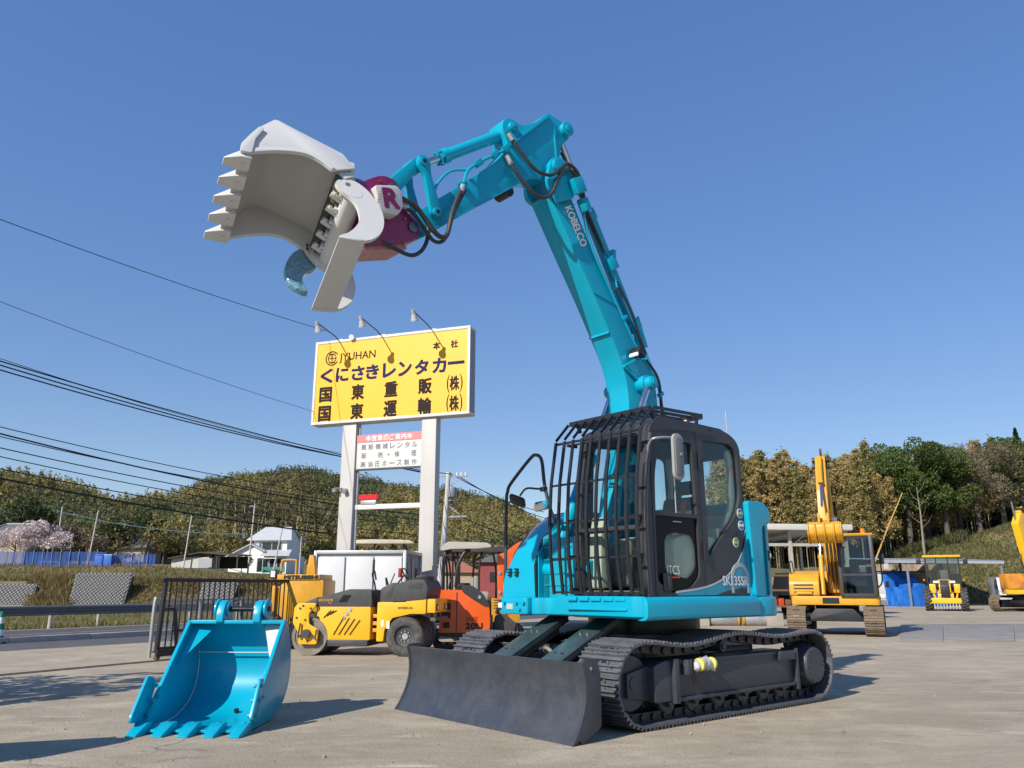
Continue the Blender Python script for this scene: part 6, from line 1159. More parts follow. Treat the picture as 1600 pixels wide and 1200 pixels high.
# bucket copy added out of view to cast the pointed shadow at the left
LB2 = copy_tree(LBK); LB2.location = (-5.35, 6.55, 0); LB2.rotation_euler = (0, 0, R(150)); LB2['label'] = 'unseen copy of the loose teal bucket, added beyond the left edge for its shadow'; LB2['group'] = LBK['group'] = 'loose buckets on the concrete'
# ------------------------------------------------------------------ right side of the yard
def crawler_excavator(name, label, loc, rz, paint, boom, arm, buck, cab_on=True, cw=None, s=1.0, shoe_m=None, group=None):
    """simpler cabbed excavator: local +X forward, cab on +Y side; boom/arm are XZ polylines (start, knee, end)"""
    t = thing(name, label, 'excavator', loc, rz, group, s); SM = shoe_m or mat('muddy_shoe', (.16, .12, .08), .8, var=.3, vscale=5, dust=.4, dustcol=(.24, .19, .13))
    shm = shoe_mesh(.20, .5)
    for sy in (1, -1):
        build_track(t, sy * 1.0, 1.42, -1.42, .40, .36, lambda q: -.03 * math.sin(PI * q), 42, .5, shm, BLACK, SM)
        MB().prism(rpoly([(1.3, .2), (1.3, .55), (-1.3, .55), (-1.3, .2)], .05), 'xz', sy * .86, sy * 1.16).build('track_frame', BLACK, t, bev=.02)
    b = MB(); b.prism(rpoly([(-.8, .38), (-.5, .72), (.5, .72), (.8, .38)], .06), 'yz', -.9, 1.3); b.cyl((0, 0, .6), (0, 0, .84), .6, n=28); b.build('centre_frame', BLACK, t, bev=.02)
    MB().prism(rpoly([(1.25, 1.2), (1.25, -1.15), (-.7, -1.2), (-1.3, -.6), (-1.3, .6), (-.7, 1.2)], .12), 'xy', .82, 1.06).build('deck', paint, t, bev=.02)
    MB().prism(rpoly([(-.55, 1.2), (-1.0, 1.05), (-1.35, .5), (-1.35, -.5), (-1.0, -1.05), (-.55, -1.2)], .1), 'xy', 1.05, 1.78).build('counterweight', cw or paint, t, bev=.06, seg=3)
    MB().prism(rpoly([(1.22, 1.06), (1.20, 1.45), (1.0, 1.68), (.6, 1.78), (-.56, 1.78), (-.56, 1.06)], .08), 'xz', -1.18, -.36).build('engine_housing', paint, t, bev=.06, seg=3)
    MB().boxm(1.20, 1.30, -.98, -.56, 1.12, 1.18).build('step_lip', paint, t, bev=.01)
    if cab_on:
        c0, c1 = .20, 1.16; FRM = CHAR; cabp = MB().prism(rpoly([(1.22, 2.72), (1.25, 2.80), (-.42, 2.82), (-.46, 2.74)], .03), 'xz', c0 - .02, c1 + .02).build('cab', paint, t, bev=.03)
        for y in (c0 + .05, c1 - .05):
            MB().bar((1.30, y, 1.06), (1.20, y, 2.74), .09, .10).build('cab_pillar', FRM, cabp, bev=.01); MB().bar((.40, y, 1.06), (.40, y, 2.74), .07, .10).build('cab_pillar', FRM, cabp, bev=.01); MB().bar((-.42, y, 1.06), (-.42, y, 2.74), .09, .12).build('cab_pillar', FRM, cabp, bev=.01)
            MB().boxm(-.4, 1.2, y - .03, y + .03, 1.06, 1.50 if y > .8 else 1.3).build('cab_side', paint if y > .8 else FRM, cabp); MB().boxm(-.38, 1.18, y - .005, y + .005, 1.5, 2.7).build('side_window', GLD, cabp)
        MB().bar((1.275, c0 + .1, 1.65), (1.275, c1 - .1, 1.65), .05, .05).build('windscreen_bar', FRM, cabp); MB().boxm(1.22, 1.34, c0, c1, 1.06, 1.14).build('cab_sill', FRM, cabp)
        b = MB(); b.add([(1.30, c0 + .1, 1.12), (1.30, c1 - .1, 1.12), (1.22, c1 - .1, 2.70), (1.22, c0 + .1, 2.70)], [(0, 1, 2, 3)]); b.build('windscreen', GLD, cabp)
        b = MB(); b.boxm(-.40, -.36, c0, c1, 1.06, 1.9); b.build('cab_rear', FRM, cabp); st_ = MB().boxm(.05, .55, .45, .90, 1.35, 1.5).build('seat', mat('grey_seat', (.35, .34, .31), .6), cabp, bev=.04); MB().boxm(-.02, .10, .45, .90, 1.45, 2.1).build('backrest', MATS['grey_seat'], st_, bev=.04)
        bc_ = MB().cyl((-.2, .9, 2.80), (-.2, .9, 2.86), .06).build('beacon_base', BLACK, t); MB().cyl((-.2, .9, 2.86), (-.2, .9, 3.02), .07, .06, n=16).build('beacon', AMB, bc_)
        b = MB(); b.tube([(.5, 1.18, 1.3), (.52, 1.3, 1.5), (.52, 1.3, 2.2)], .02, smooth=3).box((.52, 1.34, 2.1), (.04, .14, .28)); b.build('mirror', BLACK, t)
    def limb(nm, pts, w, hs, y=0.0):
        b = MB(); n = len(pts); L_, R_ = [], []
        for i, p in enumerate(pts):
            a = Vector(pts[max(0, i - 1)]); c = Vector(pts[min(n - 1, i + 1)]); d = (c - a).normalized(); L_.append((p[0] - d[1] * hs[i], p[1] + d[0] * hs[i])); R_.append((p[0] + d[1] * hs[i], p[1] - d[0] * hs[i]))
        b.prism(rpoly(L_ + R_[::-1], .05), 'xz', y - w / 2, y + w / 2); return b.build(nm, paint, t, bev=.015)
    bo_ = limb('boom', boom, .34, [.16, .30, .28, .14][:len(boom)] if len(boom) == 4 else [.16, .30, .16]); am_ = limb('arm', arm, .28, [.22, .20, .12] if len(arm) == 3 else [.20, .12])
    def cyl_(nm, p, q, f, y, r=.07):
        p, q = Vector((p[0], y, p[1])), Vector((q[0], y, q[1])); m = p.lerp(q, f); c = MB().cyl(p, m, r, n=16).cyl(m - (q - p).normalized() * .1, m, r * 1.2, n=16).build(nm, paint, t); MB().cyl(m, q, r * .6, n=12).build('piston_rod', STEEL, c)
    k = boom[1]
    for y in (-.28, .28): cyl_('boom_cylinder', (boom[0][0] + .75, boom[0][1] - .05), (k[0] + .1, k[1]), .62, y)
    a0, a1 = arm[0], arm[-1]; dv = (Vector(a0) - Vector(a1)).normalized(); cyl_('arm_cylinder', (k[0] - .3, k[1] + .45), (a0[0] + dv.x * .4 - .25, a0[1] + dv.y * .4 + .05), .6, 0)
    nrm = Vector((-dv.y, dv.x)); nrm = nrm if nrm.x > 0 else -nrm; cyl_('bucket_cylinder', (a0[0] + nrm.x * .36, a0[1] + nrm.y * .36 - .1), (a1[0] + nrm.x * .42, a1[1] + nrm.y * .42 + .25), .55, 0, .06)
    if buck:
        b = MB(); b.prism(rpoly(buck, .08), 'xz', -.42, .42); bk_ = b.build('bucket', paint, t, bev=.05, seg=3)
        for s_ in (-1, 1): MB().prism(rpoly([(p[0] + (.03 if p[0] > 2 else -.02), p[1] - .02) for p in buck], .06), 'xz', s_ * .41, s_ * .445).build('bucket_side', paint, bk_, bev=.01)
        for y in (-.24, 0, .24): MB().tube([(p[0] + .012, y, p[1]) for p in buck[2:5]], .03, smooth=3).build('wear_rib', paint, bk_)
    
    if buck:
        for y in (-.12, .12): MB().prism(rpoly([(a1[0] - .12, a1[1] - .12), (a1[0] + .30, a1[1] - .05), (a1[0] + .30, a1[1] + .28), (a1[0] + .1, a1[1] + .15)], .05), 'xz', y - .03, y + .03).build('bucket_ear', paint, t, bev=.01)
        for y in (-.32, -.16, 0, .16, .32): MB().box((buck[0][0], y, buck[0][1]), (.18, .08, .06), Euler((0, .4, 0))).build('tooth', paint, t)
    PINM = mat('dark_pin', (.05, .045, .04), .5, metal=.4)
    for p_, r_ in ((a0, .09), (a1, .07), ((k[0] + .1, k[1]), .07), (boom[-1], .08), (boom[0], .1)): MB().cyl((p_[0], -.24, p_[1]), (p_[0], .24, p_[1]), r_, n=16).build('pivot_pin', PINM, t, bev=.01)
    for y in (-.10, .0, .10): MB().tube([(boom[0][0] + .3, y, boom[0][1] + .1), (k[0] + .34, y, k[1] - .5), (k[0] + .36, y, k[1] + .3), (boom[-1][0] + .1, y, boom[-1][1] - .55)], .02, smooth=5).build('hose', HOSE, t)
    for z in (1.16, 1.26, 1.36): MB().boxm(1.215, 1.225, -1.05, -.52, z, z + .03).build('housing_slot', INK, t)
    MB().boxm(1.245, 1.262, -.30, .14, .86, 1.02).build('front_plate', BLACK, t); MB().tube([(1.0, -1.12, 1.70), (1.0, -1.14, 2.0), (.3, -1.14, 2.05), (.2, -1.12, 1.78)], .018, smooth=4).build('handrail', BLACK, t)
    MB().box((k[0] + .42, .2, k[1] + .35), (.10, .14, .12)).build('work_lamp', LAMP, t, bev=.02)
    MB().tube([(k[0] - .2, .1, k[1] + .3), (boom[-1][0] - .35, .12, boom[-1][1] + .1), (a0[0] + .05, .14, a0[1] - .4)], .03, smooth=5).build('hose', HOSE, t); MB().tube([(boom[0][0], .12, boom[0][1]), (k[0] - .38, .12, k[1] - .3), (k[0] - .3, .12, k[1] + .2)], .035, smooth=5).build('hose', HOSE, t)
    return t
crawler_excavator('excavator', 'yellow excavator facing the camera with raised arm, behind the teal one', (9.63, 24.4, 0), math.atan2(-.907, -.42), YELD, [(.25, 1.15), (.35, 2.9), (.95, 4.4), (1.25, 4.75)], [(1.15, 4.95), (1.75, 3.9), (2.05, 3.05)], [(1.60, 2.66), (1.80, 2.50), (2.18, 2.52), (2.40, 2.74), (2.38, 3.02), (2.15, 3.10), (1.85, 3.0)])
RST = mat('rusty_orange_paint', (.62, .24, .02), .5, var=.2, vscale=2, col2=(.24, .075, .02), c2amt=.56, c2scale=1.2, dust=.2)
crawler_excavator('excavator', 'yellow excavator with rust-streaked counterweight at the right edge', (29.3, 46.0, 0), R(28), YEL, [(.3, 1.3), (-.1, 2.6), (-.5, 4.2), (-.2, 4.8)], [(-.3, 4.9), (.6, 3.8), (1.2, 3.0)], None, cab_on=False, cw=RST, s=1.15)
# motor grader, front on
MG = thing('motor_grader', 'small yellow motor grader with glazed cab under the carport roof', 'grader', (25.15, 47.6, 0), math.atan2(-.88, -.47))
for y in (-.92, .92): wheel(MG, (.55, y, .62), (0, 1, 0), .60, .38, tread=20, rimm=YEL); wheel(MG, (-2.0, y, .62), (0, 1, 0), .60, .38, tread=20, rimm=YEL)
b = MB(); b.prism(rpoly([(-2.4, .6), (.9, .6), (.9, .95), (.2, 1.15), (-2.4, 1.3)], .06), 'xz', -.40, .40); b.build('frame', YEL, MG, bev=.03)
MB().boxm(.88, .96, -.24, .24, .72, 1.42).build('radiator', BLACK, MG, bev=.02); MB().prism(rpoly([(.9, 1.40), (.2, 1.75), (-.3, 1.75), (-.3, 1.2), (.9, 1.0)], .05), 'xz', -.30, .30).build('hood', YEL, MG, bev=.03)
MB().prism(rpoly([(.95, 1.42), (.4, 1.72), (.35, 1.70), (.92, 1.38)], .01), 'xz', -.22, .22).build('hood_grille', DKG, MG)
b = MB(); b.boxm(.95, 1.12, -1.0, 1.0, .42, .72); b.build('push_beam', YEL, MG, bev=.03)
for k in range(9): MB().bar((1.04, -.62 + k * .155, .12), (1.04, -.62 + k * .155, .46), .05, .05).build('scarifier_tooth', GALV, MG)
for y in (-.62, .62): MB().boxm(.55, .85, y - .16, y + .16, 1.0, 1.5).build('valve_box', YEL, MG, bev=.04); MB().tube([(.7, y, 1.0), (.9, y * .9, .8), (1.0, y * .8, .6)], .05, smooth=3).build('lift_arm', YEL, MG)
for y in (-.42, .42): MB().boxm(.5, .7, y - .14, y + .14, 1.55, 1.68).build('headlamp', LAMP, MG, bev=.02)
cb = MB().prism(rpoly([(.1, 3.02), (.12, 3.14), (-1.5, 3.14), (-1.5, 3.02)], .02), 'xz', -.98, .98).build('cab_roof', YEL, MG, bev=.02)
for x in (.0, -1.4):
    for y in (-.85, -.3, .3, .85):
        if abs(y) > .5 or x == 0: MB().bar((x, y, 1.3), (x, y * 1.03, 3.05), .07, .07).build('cab_pillar', BLACK, cb)
b = MB(); b.add([(.0, -.85, 1.4), (.0, .85, 1.4), (.0, .85, 3.0), (.0, -.85, 3.0)], [(0, 1, 2, 3)]); b.build('windscreen', GLD, cb); MB().boxm(-1.45, -1.40, -.85, .85, 1.3, 2.1).build('cab_rear', BLACK, cb); MB().boxm(-1.4, .0, -.85, .85, 1.2, 1.4).build('cab_floor', BLACK, cb)
MB().boxm(-.9, -.5, -.25, .25, 1.6, 2.3).build('seat', MATS['grey_seat'], cb, bev=.04)
for y in (-1.08, 1.08): MB().tube([(.0, y * .85, 2.8), (.1, y * 1.1, 2.8)], .02).build('mirror_arm', BLACK, MG); MB().boxm(.08, .12, y * 1.12 - .12, y * 1.12 + .12, 2.62, 2.95).build('mirror', BLACK, MG, bev=.02); MB().cyl((.05, y * .95, 1.68), (.05, y * .95, 1.78), .05).build('indicator', AMB, MG)
# carport: corrugated roof on steel posts
CPT = thing('carport', 'long open carport with grey corrugated roof along the back of the yard', 'carport', (26.2, 57.2, 0), R(14))
ZR = 3.05; RF = mat('corrugated_steel', (.34, .36, .39), .5, metal=.3, var=.1)
def corr(x0, x1, y0, y1, z, pitch=.2, th=.05):
    n = int((x1 - x0) / pitch * 2); b = MB(); rings = [[(x0 + (x1 - x0) * i / n, y, z + (th if i % 2 else 0) + (y - y0) * .05) for y in (y0, y1)] for i in range(n + 1)]; return b.loft(rings, closed=False)
corr(-.1, 10.2, 0, 5.2, ZR + .14).build('roof_sheet', RF, CPT, solid=.01, angle=20)
MB().boxm(-.1, 10.2, -.03, .05, ZR - .06, ZR + .13).build('eaves_beam', mat('eaves_steel', (.40, .43, .50), .5), CPT)
for x in (1.9, 6.2, 10.0):
    MB().bar((x, .1, 0), (x, .1, ZR - .06), .11, .11).build('front_post', GALV, CPT); MB().bar((x - .9, 4.9, 0), (x - .9, 4.9, ZR + .3), .14, .14).build('back_post', mat('dark_post', (.03, .03, .03), .6), CPT)
MB().bar((0, 4.9, ZR - .55), (10, 4.9, ZR - .55), .08, .1).build('back_beam', MATS['dark_post'], CPT); MB().boxm(-.1, .2, -.12, -.05, ZR - .5, ZR - .1).build('junction_box', WHITE, CPT)
# rock cut behind the carport
rk = np.random.RandomState(8); xs2 = np.linspace(24.5, 34, 70); zs2 = np.linspace(-.2, 3.1, 16); X2, Z2 = np.meshgrid(xs2, zs2); Y2 = 63.2 + Z2 * .55 + (vnoise(X2 * 3, Z2 * 3, 2.0) - .5) * 1.0 + rk.normal(size=X2.shape) * .10; co = np.stack([X2, Y2, Z2], -1).reshape(-1, 3); i = (np.arange(15)[:, None] * 70 + np.arange(69)[None]).reshape(-1)
o = ob('rock_cut', np_mesh('rock_cut', co, np.stack([i, i + 1, i + 71, i + 70], -1), False), mat('tan_rock', (.26, .19, .125), .95, var=.4, vscale=1.2, dust=.4, dustcol=(.13, .10, .06), bump=.7, bscale=5)); struct(o)
# blue tarpaulin heaps
TARP = mat('blue_tarp', (.015, .12, .44), .75, spec=.2, var=.25, vscale=2, bump=.9, bscale=2.5)
def heap(label, x, y, w, d, h, seed, rz=0, steps=()):
    r = np.random.RandomState(seed); n, m = 60, 24; b = MB(); t = thing('tarp_heap', label, 'tarpaulin', (x, y, 0), rz); u = np.linspace(-1, 1, n); rings = []
    for j in range(m):
        v = j / (m - 1); ring = []
        for k in range(44):
            a = 2 * PI * k / 44; sq = (abs(math.cos(a)) ** 5 + abs(math.sin(a)) ** 5) ** (-.2); top = math.sin(min(1, v * 1.0) * PI / 2); rad = (1 - .10 * v) if v < .72 else (1 - .10 * v) * max(.02, 1 - ((v - .72) / .28) ** 1.6); hh = h * min(1, v / .72) * (1 + .04 * math.sin(3 * a + seed)); f = 1 + .06 * math.sin(11 * a + seed) * (1 - v) + .06 * math.sin(5 * a + 7 * v) + .02 * math.sin(23 * a + seed * 2 + 3 * v)
            ring.append((w / 2 * rad * sq * math.cos(a) * f, d / 2 * rad * sq * math.sin(a) * f, hh * (1 + .10 * math.sin(2 * a + seed)) + .10 * math.sin(7 * a + 4 * v) * v))
        rings.append(ring)
    b.loft(rings, caps=True); b.build('tarp', TARP, t, angle=60)
heap('tall blue tarpaulin-covered stack under the carport, left of the grader', 27.9, 60.0, 3.2, 2.2, 2.15, 1, R(14)); heap('lower rumpled blue tarpaulin heap beside the tall stack', 28.3, 58.5, 2.4, 1.3, 1.35, 4, R(8)); heap('small blue tarpaulin heap next to the grader wheel', 30.4, 59.6, 1.8, 1.5, 1.35, 6, R(20))
# trucks and van
def truck(name, label, loc, rz, paint, box_=True, cat='truck'):
    t = thing(name, label, cat, loc, rz); b = MB(); b.prism(rpoly([(.0, .45), (.0, 1.15), (-.22, 1.98), (-1.45, 2.02), (-1.5, .45)], .1), 'xz', -.85, .85); b.build('cab', paint, t, bev=.06, seg=3)
    b = MB(); b.prism([(-.035, 1.22), (-.225, 1.90), (-.21, 1.90), (-.02, 1.22)], 'xz', -.74, .74); b.build('windscreen', mat('dark_window', (.02, .025, .03), .06, coat=.5), t); b = MB(); b.boxm(-1.2, -.35, -.862, .862, 1.22, 1.82); b.build('side_window', MATS['dark_window'], t)
    MB().boxm(.0, .06, -.86, .86, .42, .68).build('bumper', GALV, t, bev=.02)
    for y in (-.62, .62): MB().boxm(.0, .03, y - .18, y + .18, .76, .96).build('headlamp', LAMP, t, bev=.02)
    MB().boxm(.005, .012, -.4, .4, .78, .94).build('grille', DKG, t)
    for y in (-.98, .98): MB().tube([(-.1, y * .86, 1.3), (-.02, y * 1.02, 1.5)], .015).build('mirror_arm', BLACK, t); MB().boxm(-.06, .02, y - .09, y + .09, 1.30, 1.62).build('mirror', BLACK, t, bev=.03)
    if box_: MB().boxm(-4.2, -1.55, -.9, .9, .75, 1.15).build('load_bed', paint, t, bev=.02)
    else: MB().prism(rpoly([(-1.4, .45), (-1.4, 2.0), (-3.9, 2.0), (-4.0, .45)], .12), 'xz', -.85, .85).build('rear_body', paint, t, bev=.06)
    for x in (-.75, -3.2):
        for y in (-.72, .72): wheel(t, (x, y, .33), (0, 1, 0), .33, .22)
truck('flatbed_truck', 'white truck half hidden behind the yellow excavator', (18.45, 42.2, 0), R(-82), WHITE); truck('van', 'silver-white van beside the yellow excavator at the right edge', (33.5, 54.8, 0), R(-112), mat('silver_paint', (.50, .52, .55), .3, metal=.3, coat=.6), False, 'van')
# open storage shed behind the counterweight
SHD = thing('storage_shed', 'open storage shed with pale roof edge behind the counterweight of the teal excavator', 'shed', (8.0, 33.2, 0), R(6))
MB().boxm(-.6, 6.1, -.5, 9, 3.60, 3.84).build('roof', mat('shed_roof', (.56, .54, .50), .6, var=.08), SHD, bev=.02)
for x in (.2, 3.55, 6.0): MB().bar((x, .0, .0), (x, .0, 3.60), .13, .13).build('front_post', mat('shed_post', (.40, .38, .33), .6), SHD); MB().bar((x, 4.2, 0), (x, 4.2, 3.6), .12, .12).build('inner_post', MATS['shed_post'], SHD); MB().bar((x, 0, 3.5), (x, 9, 3.5), .08, .14).build('rafter', MATS['shed_post'], SHD)
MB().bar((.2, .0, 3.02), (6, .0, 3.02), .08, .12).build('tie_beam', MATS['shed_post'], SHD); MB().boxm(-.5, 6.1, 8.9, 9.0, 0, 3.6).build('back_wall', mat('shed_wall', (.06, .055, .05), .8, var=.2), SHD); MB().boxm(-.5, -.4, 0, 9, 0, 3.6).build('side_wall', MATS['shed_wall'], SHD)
for x in (3.7, 4.4, 5.1): MB().bar((x, .05, 3.0), (x + .7, .05, 3.55), .04, .04).build('brace', MATS['shed_post'], SHD)
truck('flatbed_truck', 'pale truck parked inside the open storage shed', (12.9, 39.0, 0), R(200), mat('pale_paint', (.50, .50, .49), .4))
LG = thing('log_rack', 'dark steel rack of scrap parts in the shed behind the shed post', 'rack', (11.3, 34.8, 0), R(6))
for z in (.5, 1.15, 1.75): MB().boxm(-.9, .9, -.5, .5, z, z + .08).build('shelf', RUST, LG)
for x in (-.85, .85):
    for y in (-.45, .45): MB().bar((x, y, 0), (x, y, 1.9), .07, .07).build('upright', RUST, LG)
for k in range(5): MB().box((-.6 + k * .3, 0, .70 + .0 * k), (.22, .5, .22 + .05 * (k % 3))).build('scrap_part', RUST if k != 2 else mat('red_part', (.55, .06, .02), .5), LG, bev=.02)
bl_ = tag(MB().boxm(0, .55, 0, .5, 0, .42).build('concrete_block', mat('block_concrete', (.36, .33, .28), .9, var=.2), bev=.02), 'tan concrete block at the foot of the shed post', 'block'); bl_.location = (8.95, 28.9, 0); bl_.rotation_euler = (0, 0, .05)
bl_ = tag(MB().boxm(0, .55, 0, .5, 0, .42).build('concrete_block', MATS['block_concrete'], bev=.02), 'tan concrete block left of the lying steel cylinder', 'block'); bl_.location = (6.35, 28.9, 0)
cy_ = thing('steel_cylinder', 'long steel breaker cylinder lying on the ground behind the tracks', 'steel part', (6.95, 29.2, 0)); MB().cyl((0, 0, .19), (.95, 0, .19), .19, n=28).build('barrel', GALV, cy_, bev=.01); MB().cyl((1.25, 0, .19), (2.35, 0, .19), .19, n=28).build('barrel', GALV, cy_, bev=.01); MB().boxm(.95, 1.25, -.12, .12, .02, .34).build('coupling', RUST, cy_, bev=.02)
for x in (1.0, 1.18): MB().cyl((x - .04, 0, .19), (x + .04, 0, .19), .21, n=24).build('clamp_ring', mat('brass_clamp', (.45, .27, .06), .5), cy_)
# steel road plates
PLT = mat('steel_plate', (.26, .242, .215), .7, metal=0, var=.3, vscale=1.2, dust=.45, dustcol=(.20, .19, .17), bump=.2, bscale=30)
q0 = ground(1407, 1003); q1 = ground(1407, 976); 
for k, (t0, t1) in enumerate(((0, .158), (.162, .42), (.424, 1.0))):
    xs0, xs1 = 3.05 * 2.2 * t0, 3.05 * 2.2 * t1; f = q1.y / q0.y
    P = [(q0.x + xs0, q0.y), (q0.x + xs1, q0.y), (q1.x + xs1 * f, q1.y), (q1.x + xs0 * f, q1.y)]; tag(MB().prism(P, 'xy', .002, .028).build('steel_plate', PLT, bev=.004), ['leftmost narrow steel road plate on the concrete', 'middle steel road plate on the concrete', 'rightmost steel road plate running out of the picture'][k], 'steel plate', 'steel plates on the yard')

# ------------------------------------------------------------------ across the road: houses, netting, poles, wires
HX = atY(402, 918, 118.0); hz = float(hgt(HX.x, 118)); WH = mat('white_plaster', (.72, .72, .70), .7, var=.06, vscale=.6); ROOFG = mat('light_roof_tile', (.44, .46, .48), .55, var=.1, vscale=1.5); WIN = mat('dark_window', (.02, .025, .03))
HS = thing('house', 'white two-storey house with pale tiled roofs below the bamboo thicket', 'house', (HX.x - 5.2, 118, hz - .1), R(-8))
MB().boxm(.8, 9.6, 0, 6.5, 0, 2.6).build('ground_floor_wall', WH, HS); MB().boxm(3.9, 9.0, 1.2, 6.0, 2.6, 4.95).build('upper_floor_wall', WH, HS)
MB().prism([(.3, 0), (6.3, 0), (3.1, 0)], 'xz', .0, .1) if False else None
b = MB(); b.prism([(.8, 2.55), (6.2, 2.55), (6.2, 2.9), (4.1, 4.1)], 'xz', .05, .25); b.build('gable_wall', WH, HS)
def roofp(nm, P, th=.14): b = MB(); n = Vector(P[1]) - Vector(P[0]); b.add(P + [(p[0], p[1], p[2] + th) for p in P], [(3, 2, 1, 0), (4, 5, 6, 7), (0, 1, 5, 4), (1, 2, 6, 5), (2, 3, 7, 6), (3, 0, 4, 7)]); return b.build(nm, ROOFG, HS)
roofp('lower_roof', [(4.2, -.5, 4.15), (-.4, -.5, 1.9), (-.4, 6.6, 1.9), (4.2, 6.6, 4.15)]); roofp('lower_roof', [(4.2, -.5, 4.15), (6.4, -.5, 3.0), (6.4, 1.2, 3.0), (4.2, 1.2, 4.15)]); roofp('porch_roof', [(6.0, -1.0, 2.45), (10.4, -1.0, 2.45), (9.8, 1.25, 3.3), (5.6, 1.25, 3.3)])
roofp('upper_roof', [(3.0, .6, 4.75), (9.9, .6, 4.75), (8.5, 3.6, 6.75), (4.4, 3.6, 6.75)]); roofp('upper_roof', [(9.9, 6.6, 4.75), (3.0, 6.6, 4.75), (4.4, 3.6, 6.75), (8.5, 3.6, 6.75)]); b = MB(); b.add([(3.9, 1.2, 4.9), (3.9, 6.0, 4.9), (4.6, 3.6, 6.6)], [(0, 1, 2)]); b.build('upper_gable', WH, HS)
b = MB(); b.add([(9.0, 1.0, 4.9), (9.0, 6.0, 4.9), (8.7, 3.6, 6.6)], [(0, 1, 2)]); b.build('upper_gable', WH, HS)
for nm, x0, x1, y, z0, z1 in (('window', 5.2, 8.2, 1.2, 3.3, 4.5), ('window', 4.2, 4.7, 1.2, 3.6, 4.4), ('sliding_door', 5.2, 6.9, 0, .3, 2.2), ('window', 8.2, 9.3, 0, .9, 2.1), ('window', 7.1, 8.0, 0, .9, 2.1)):
    w_ = MB().boxm(x0, x1, y - .05, y + .02, z0, z1).build(nm, WIN, HS)
    for xx in np.linspace(x0, x1, 3 if x1 - x0 > 1 else 2): MB().boxm(xx - .05, xx + .05, y - .08, y - .05, z0, z1).build('frame', GPRINT, w_)
MB().boxm(4.4, 4.9, .9, 1.2, 4.0, 4.4).build('air_conditioner', GALV, HS); MB().boxm(6.6, 8.4, -.9, .0, 2.1, 2.2).build('awning', WH, HS)
NET = mat('green_net', (.02, .22, .17), .7); MB().boxm(7.0, 10.3, -2.0, -1.95, .1, .9).build('green_fence', NET, HS)
SX = atY(264, 918, 104.0); s_ = thing('shed', 'low grey shed with brown sloping roof left of the white house', 'shed', (SX.x, 104, float(hgt(SX.x, 104)) - .1), R(-6)); MB().boxm(0, 5.0, 0, 3, 0, 1.35).build('wall', mat('shed_grey', (.46, .45, .42), .7, var=.1), s_); MB().boxm(3.6, 5.4, -.03, -.01, .1, 1.2).build('door', GPRINT, s_); b = MB(); b.add([(-.3, -.6, 1.25), (9.2, -.6, 1.55), (9.2, 3.4, 1.75), (-.3, 3.4, 1.5), (4, -.6, 2.0), (4, 3.4, 2.2)], [(0, 4, 5, 3), (4, 1, 2, 5)]); b.build('roof', mat('brown_roof', (.075, .05, .045), .7, var=.2), s_, solid=.12)
for x in (6.2, 8.9): MB().bar((x, -.3, 0), (x, -.3, 1.6), .12, .12).build('post', MATS['brown_roof'], s_)
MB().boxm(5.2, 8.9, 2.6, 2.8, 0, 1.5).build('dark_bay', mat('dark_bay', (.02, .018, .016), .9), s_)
TL = mat('dark_roof_tile', (.12, .12, .125), .6, var=.15, vscale=2)
def tiled(label, px, Y, w, h, rz, hip=True):
    p = atY(px, 918, Y); t = thing('house', label, 'house', (p.x, Y, float(hgt(p.x, Y)) - .1), rz); MB().boxm(.5, w - .5, .4, 5.5, 0, h).build('wall', mat('tan_plaster', (.36, .30, .22), .8, var=.1), t); b = MB(); b.add([(0, -.3, h), (w, -.3, h), (w, 6.2, h), (0, 6.2, h), (w * .2, 3, h + 1.5), (w * .8, 3, h + 1.5)], [(0, 1, 5, 4), (1, 2, 5), (2, 3, 4, 5), (3, 0, 4), (3, 2, 1, 0)]); b.build('roof', TL, t); b = MB(); b.tube([(w * .2, 3, h + 1.55), (w * .8, 3, h + 1.55)], .14).tube([(0, -.3, h + .05), (w * .2, 3, h + 1.55)], .12).tube([(w, -.3, h + .05), (w * .8, 3, h + 1.55)], .12); b.build('roof_ridge', mat('pale_ridge', (.30, .30, .30), .6), t)
tiled('low house with dark tiled roof at the foot of the wood', 155, 128, 7.0, 2.2, R(-5)); tiled('grey-roofed house cut by the left edge above the cherry trees', -40, 112, 6.2, 4.4, R(0))
# blue netting fence on poles
NETB = mat('blue_net', (.010, .07, .34), .6, var=.5, vscale=.8, dust=.25, dustcol=(.10, .16, .25), bump=.3, bscale=4)
_t = NETB.node_tree; _tr = _n(_t, 'ShaderNodeBsdfTransparent'); _mx = _n(_t, 'ShaderNodeMixShader'); _mx.inputs[0].default_value = .38; _t.links.new(_t.nodes['Principled BSDF'].outputs[0], _mx.inputs[1]); _t.links.new(_tr.outputs[0], _mx.inputs[2]); _t.links.new(_mx.outputs[0], _t.nodes['Material Output'].inputs[0])
def netting(label, px0, px1, Y, z0, z1, npan):
    a, c = atY(px0, 918, Y), atY(px1, 918, Y); t = thing('net_fence', label, 'net fence', (a.x, Y, 0)); w = (c.x - a.x) / npan; r = random.Random(npan)
    for k in range(npan):
        b = MB(); n = 6; rings = [[(k * w + w * i / n, .06 * math.sin(i * 2 + k + j), z0 + (z1 - z0) * j / 3 + (.12 * r.random() if j == 3 else 0)) for j in range(4)] for i in range(n + 1)]; b.loft(rings, closed=False); b.build('net_panel', NETB, t); MB().tube([(k * w, -.08, z0 - 1.2), (k * w, -.08, z1 + .35)], .035, n=6).build('pole', GALV, t)
netting('long blue netting fence on poles below the cherry trees', -40, 160, 98, 3.45, 5.45, 14); netting('short blue netting fence right of the blue cabins', 176, 238, 98, 3.35, 5.15, 5); netting('low blue netting strip behind the grey shed', 238, 300, 112, 3.2, 4.0, 4)
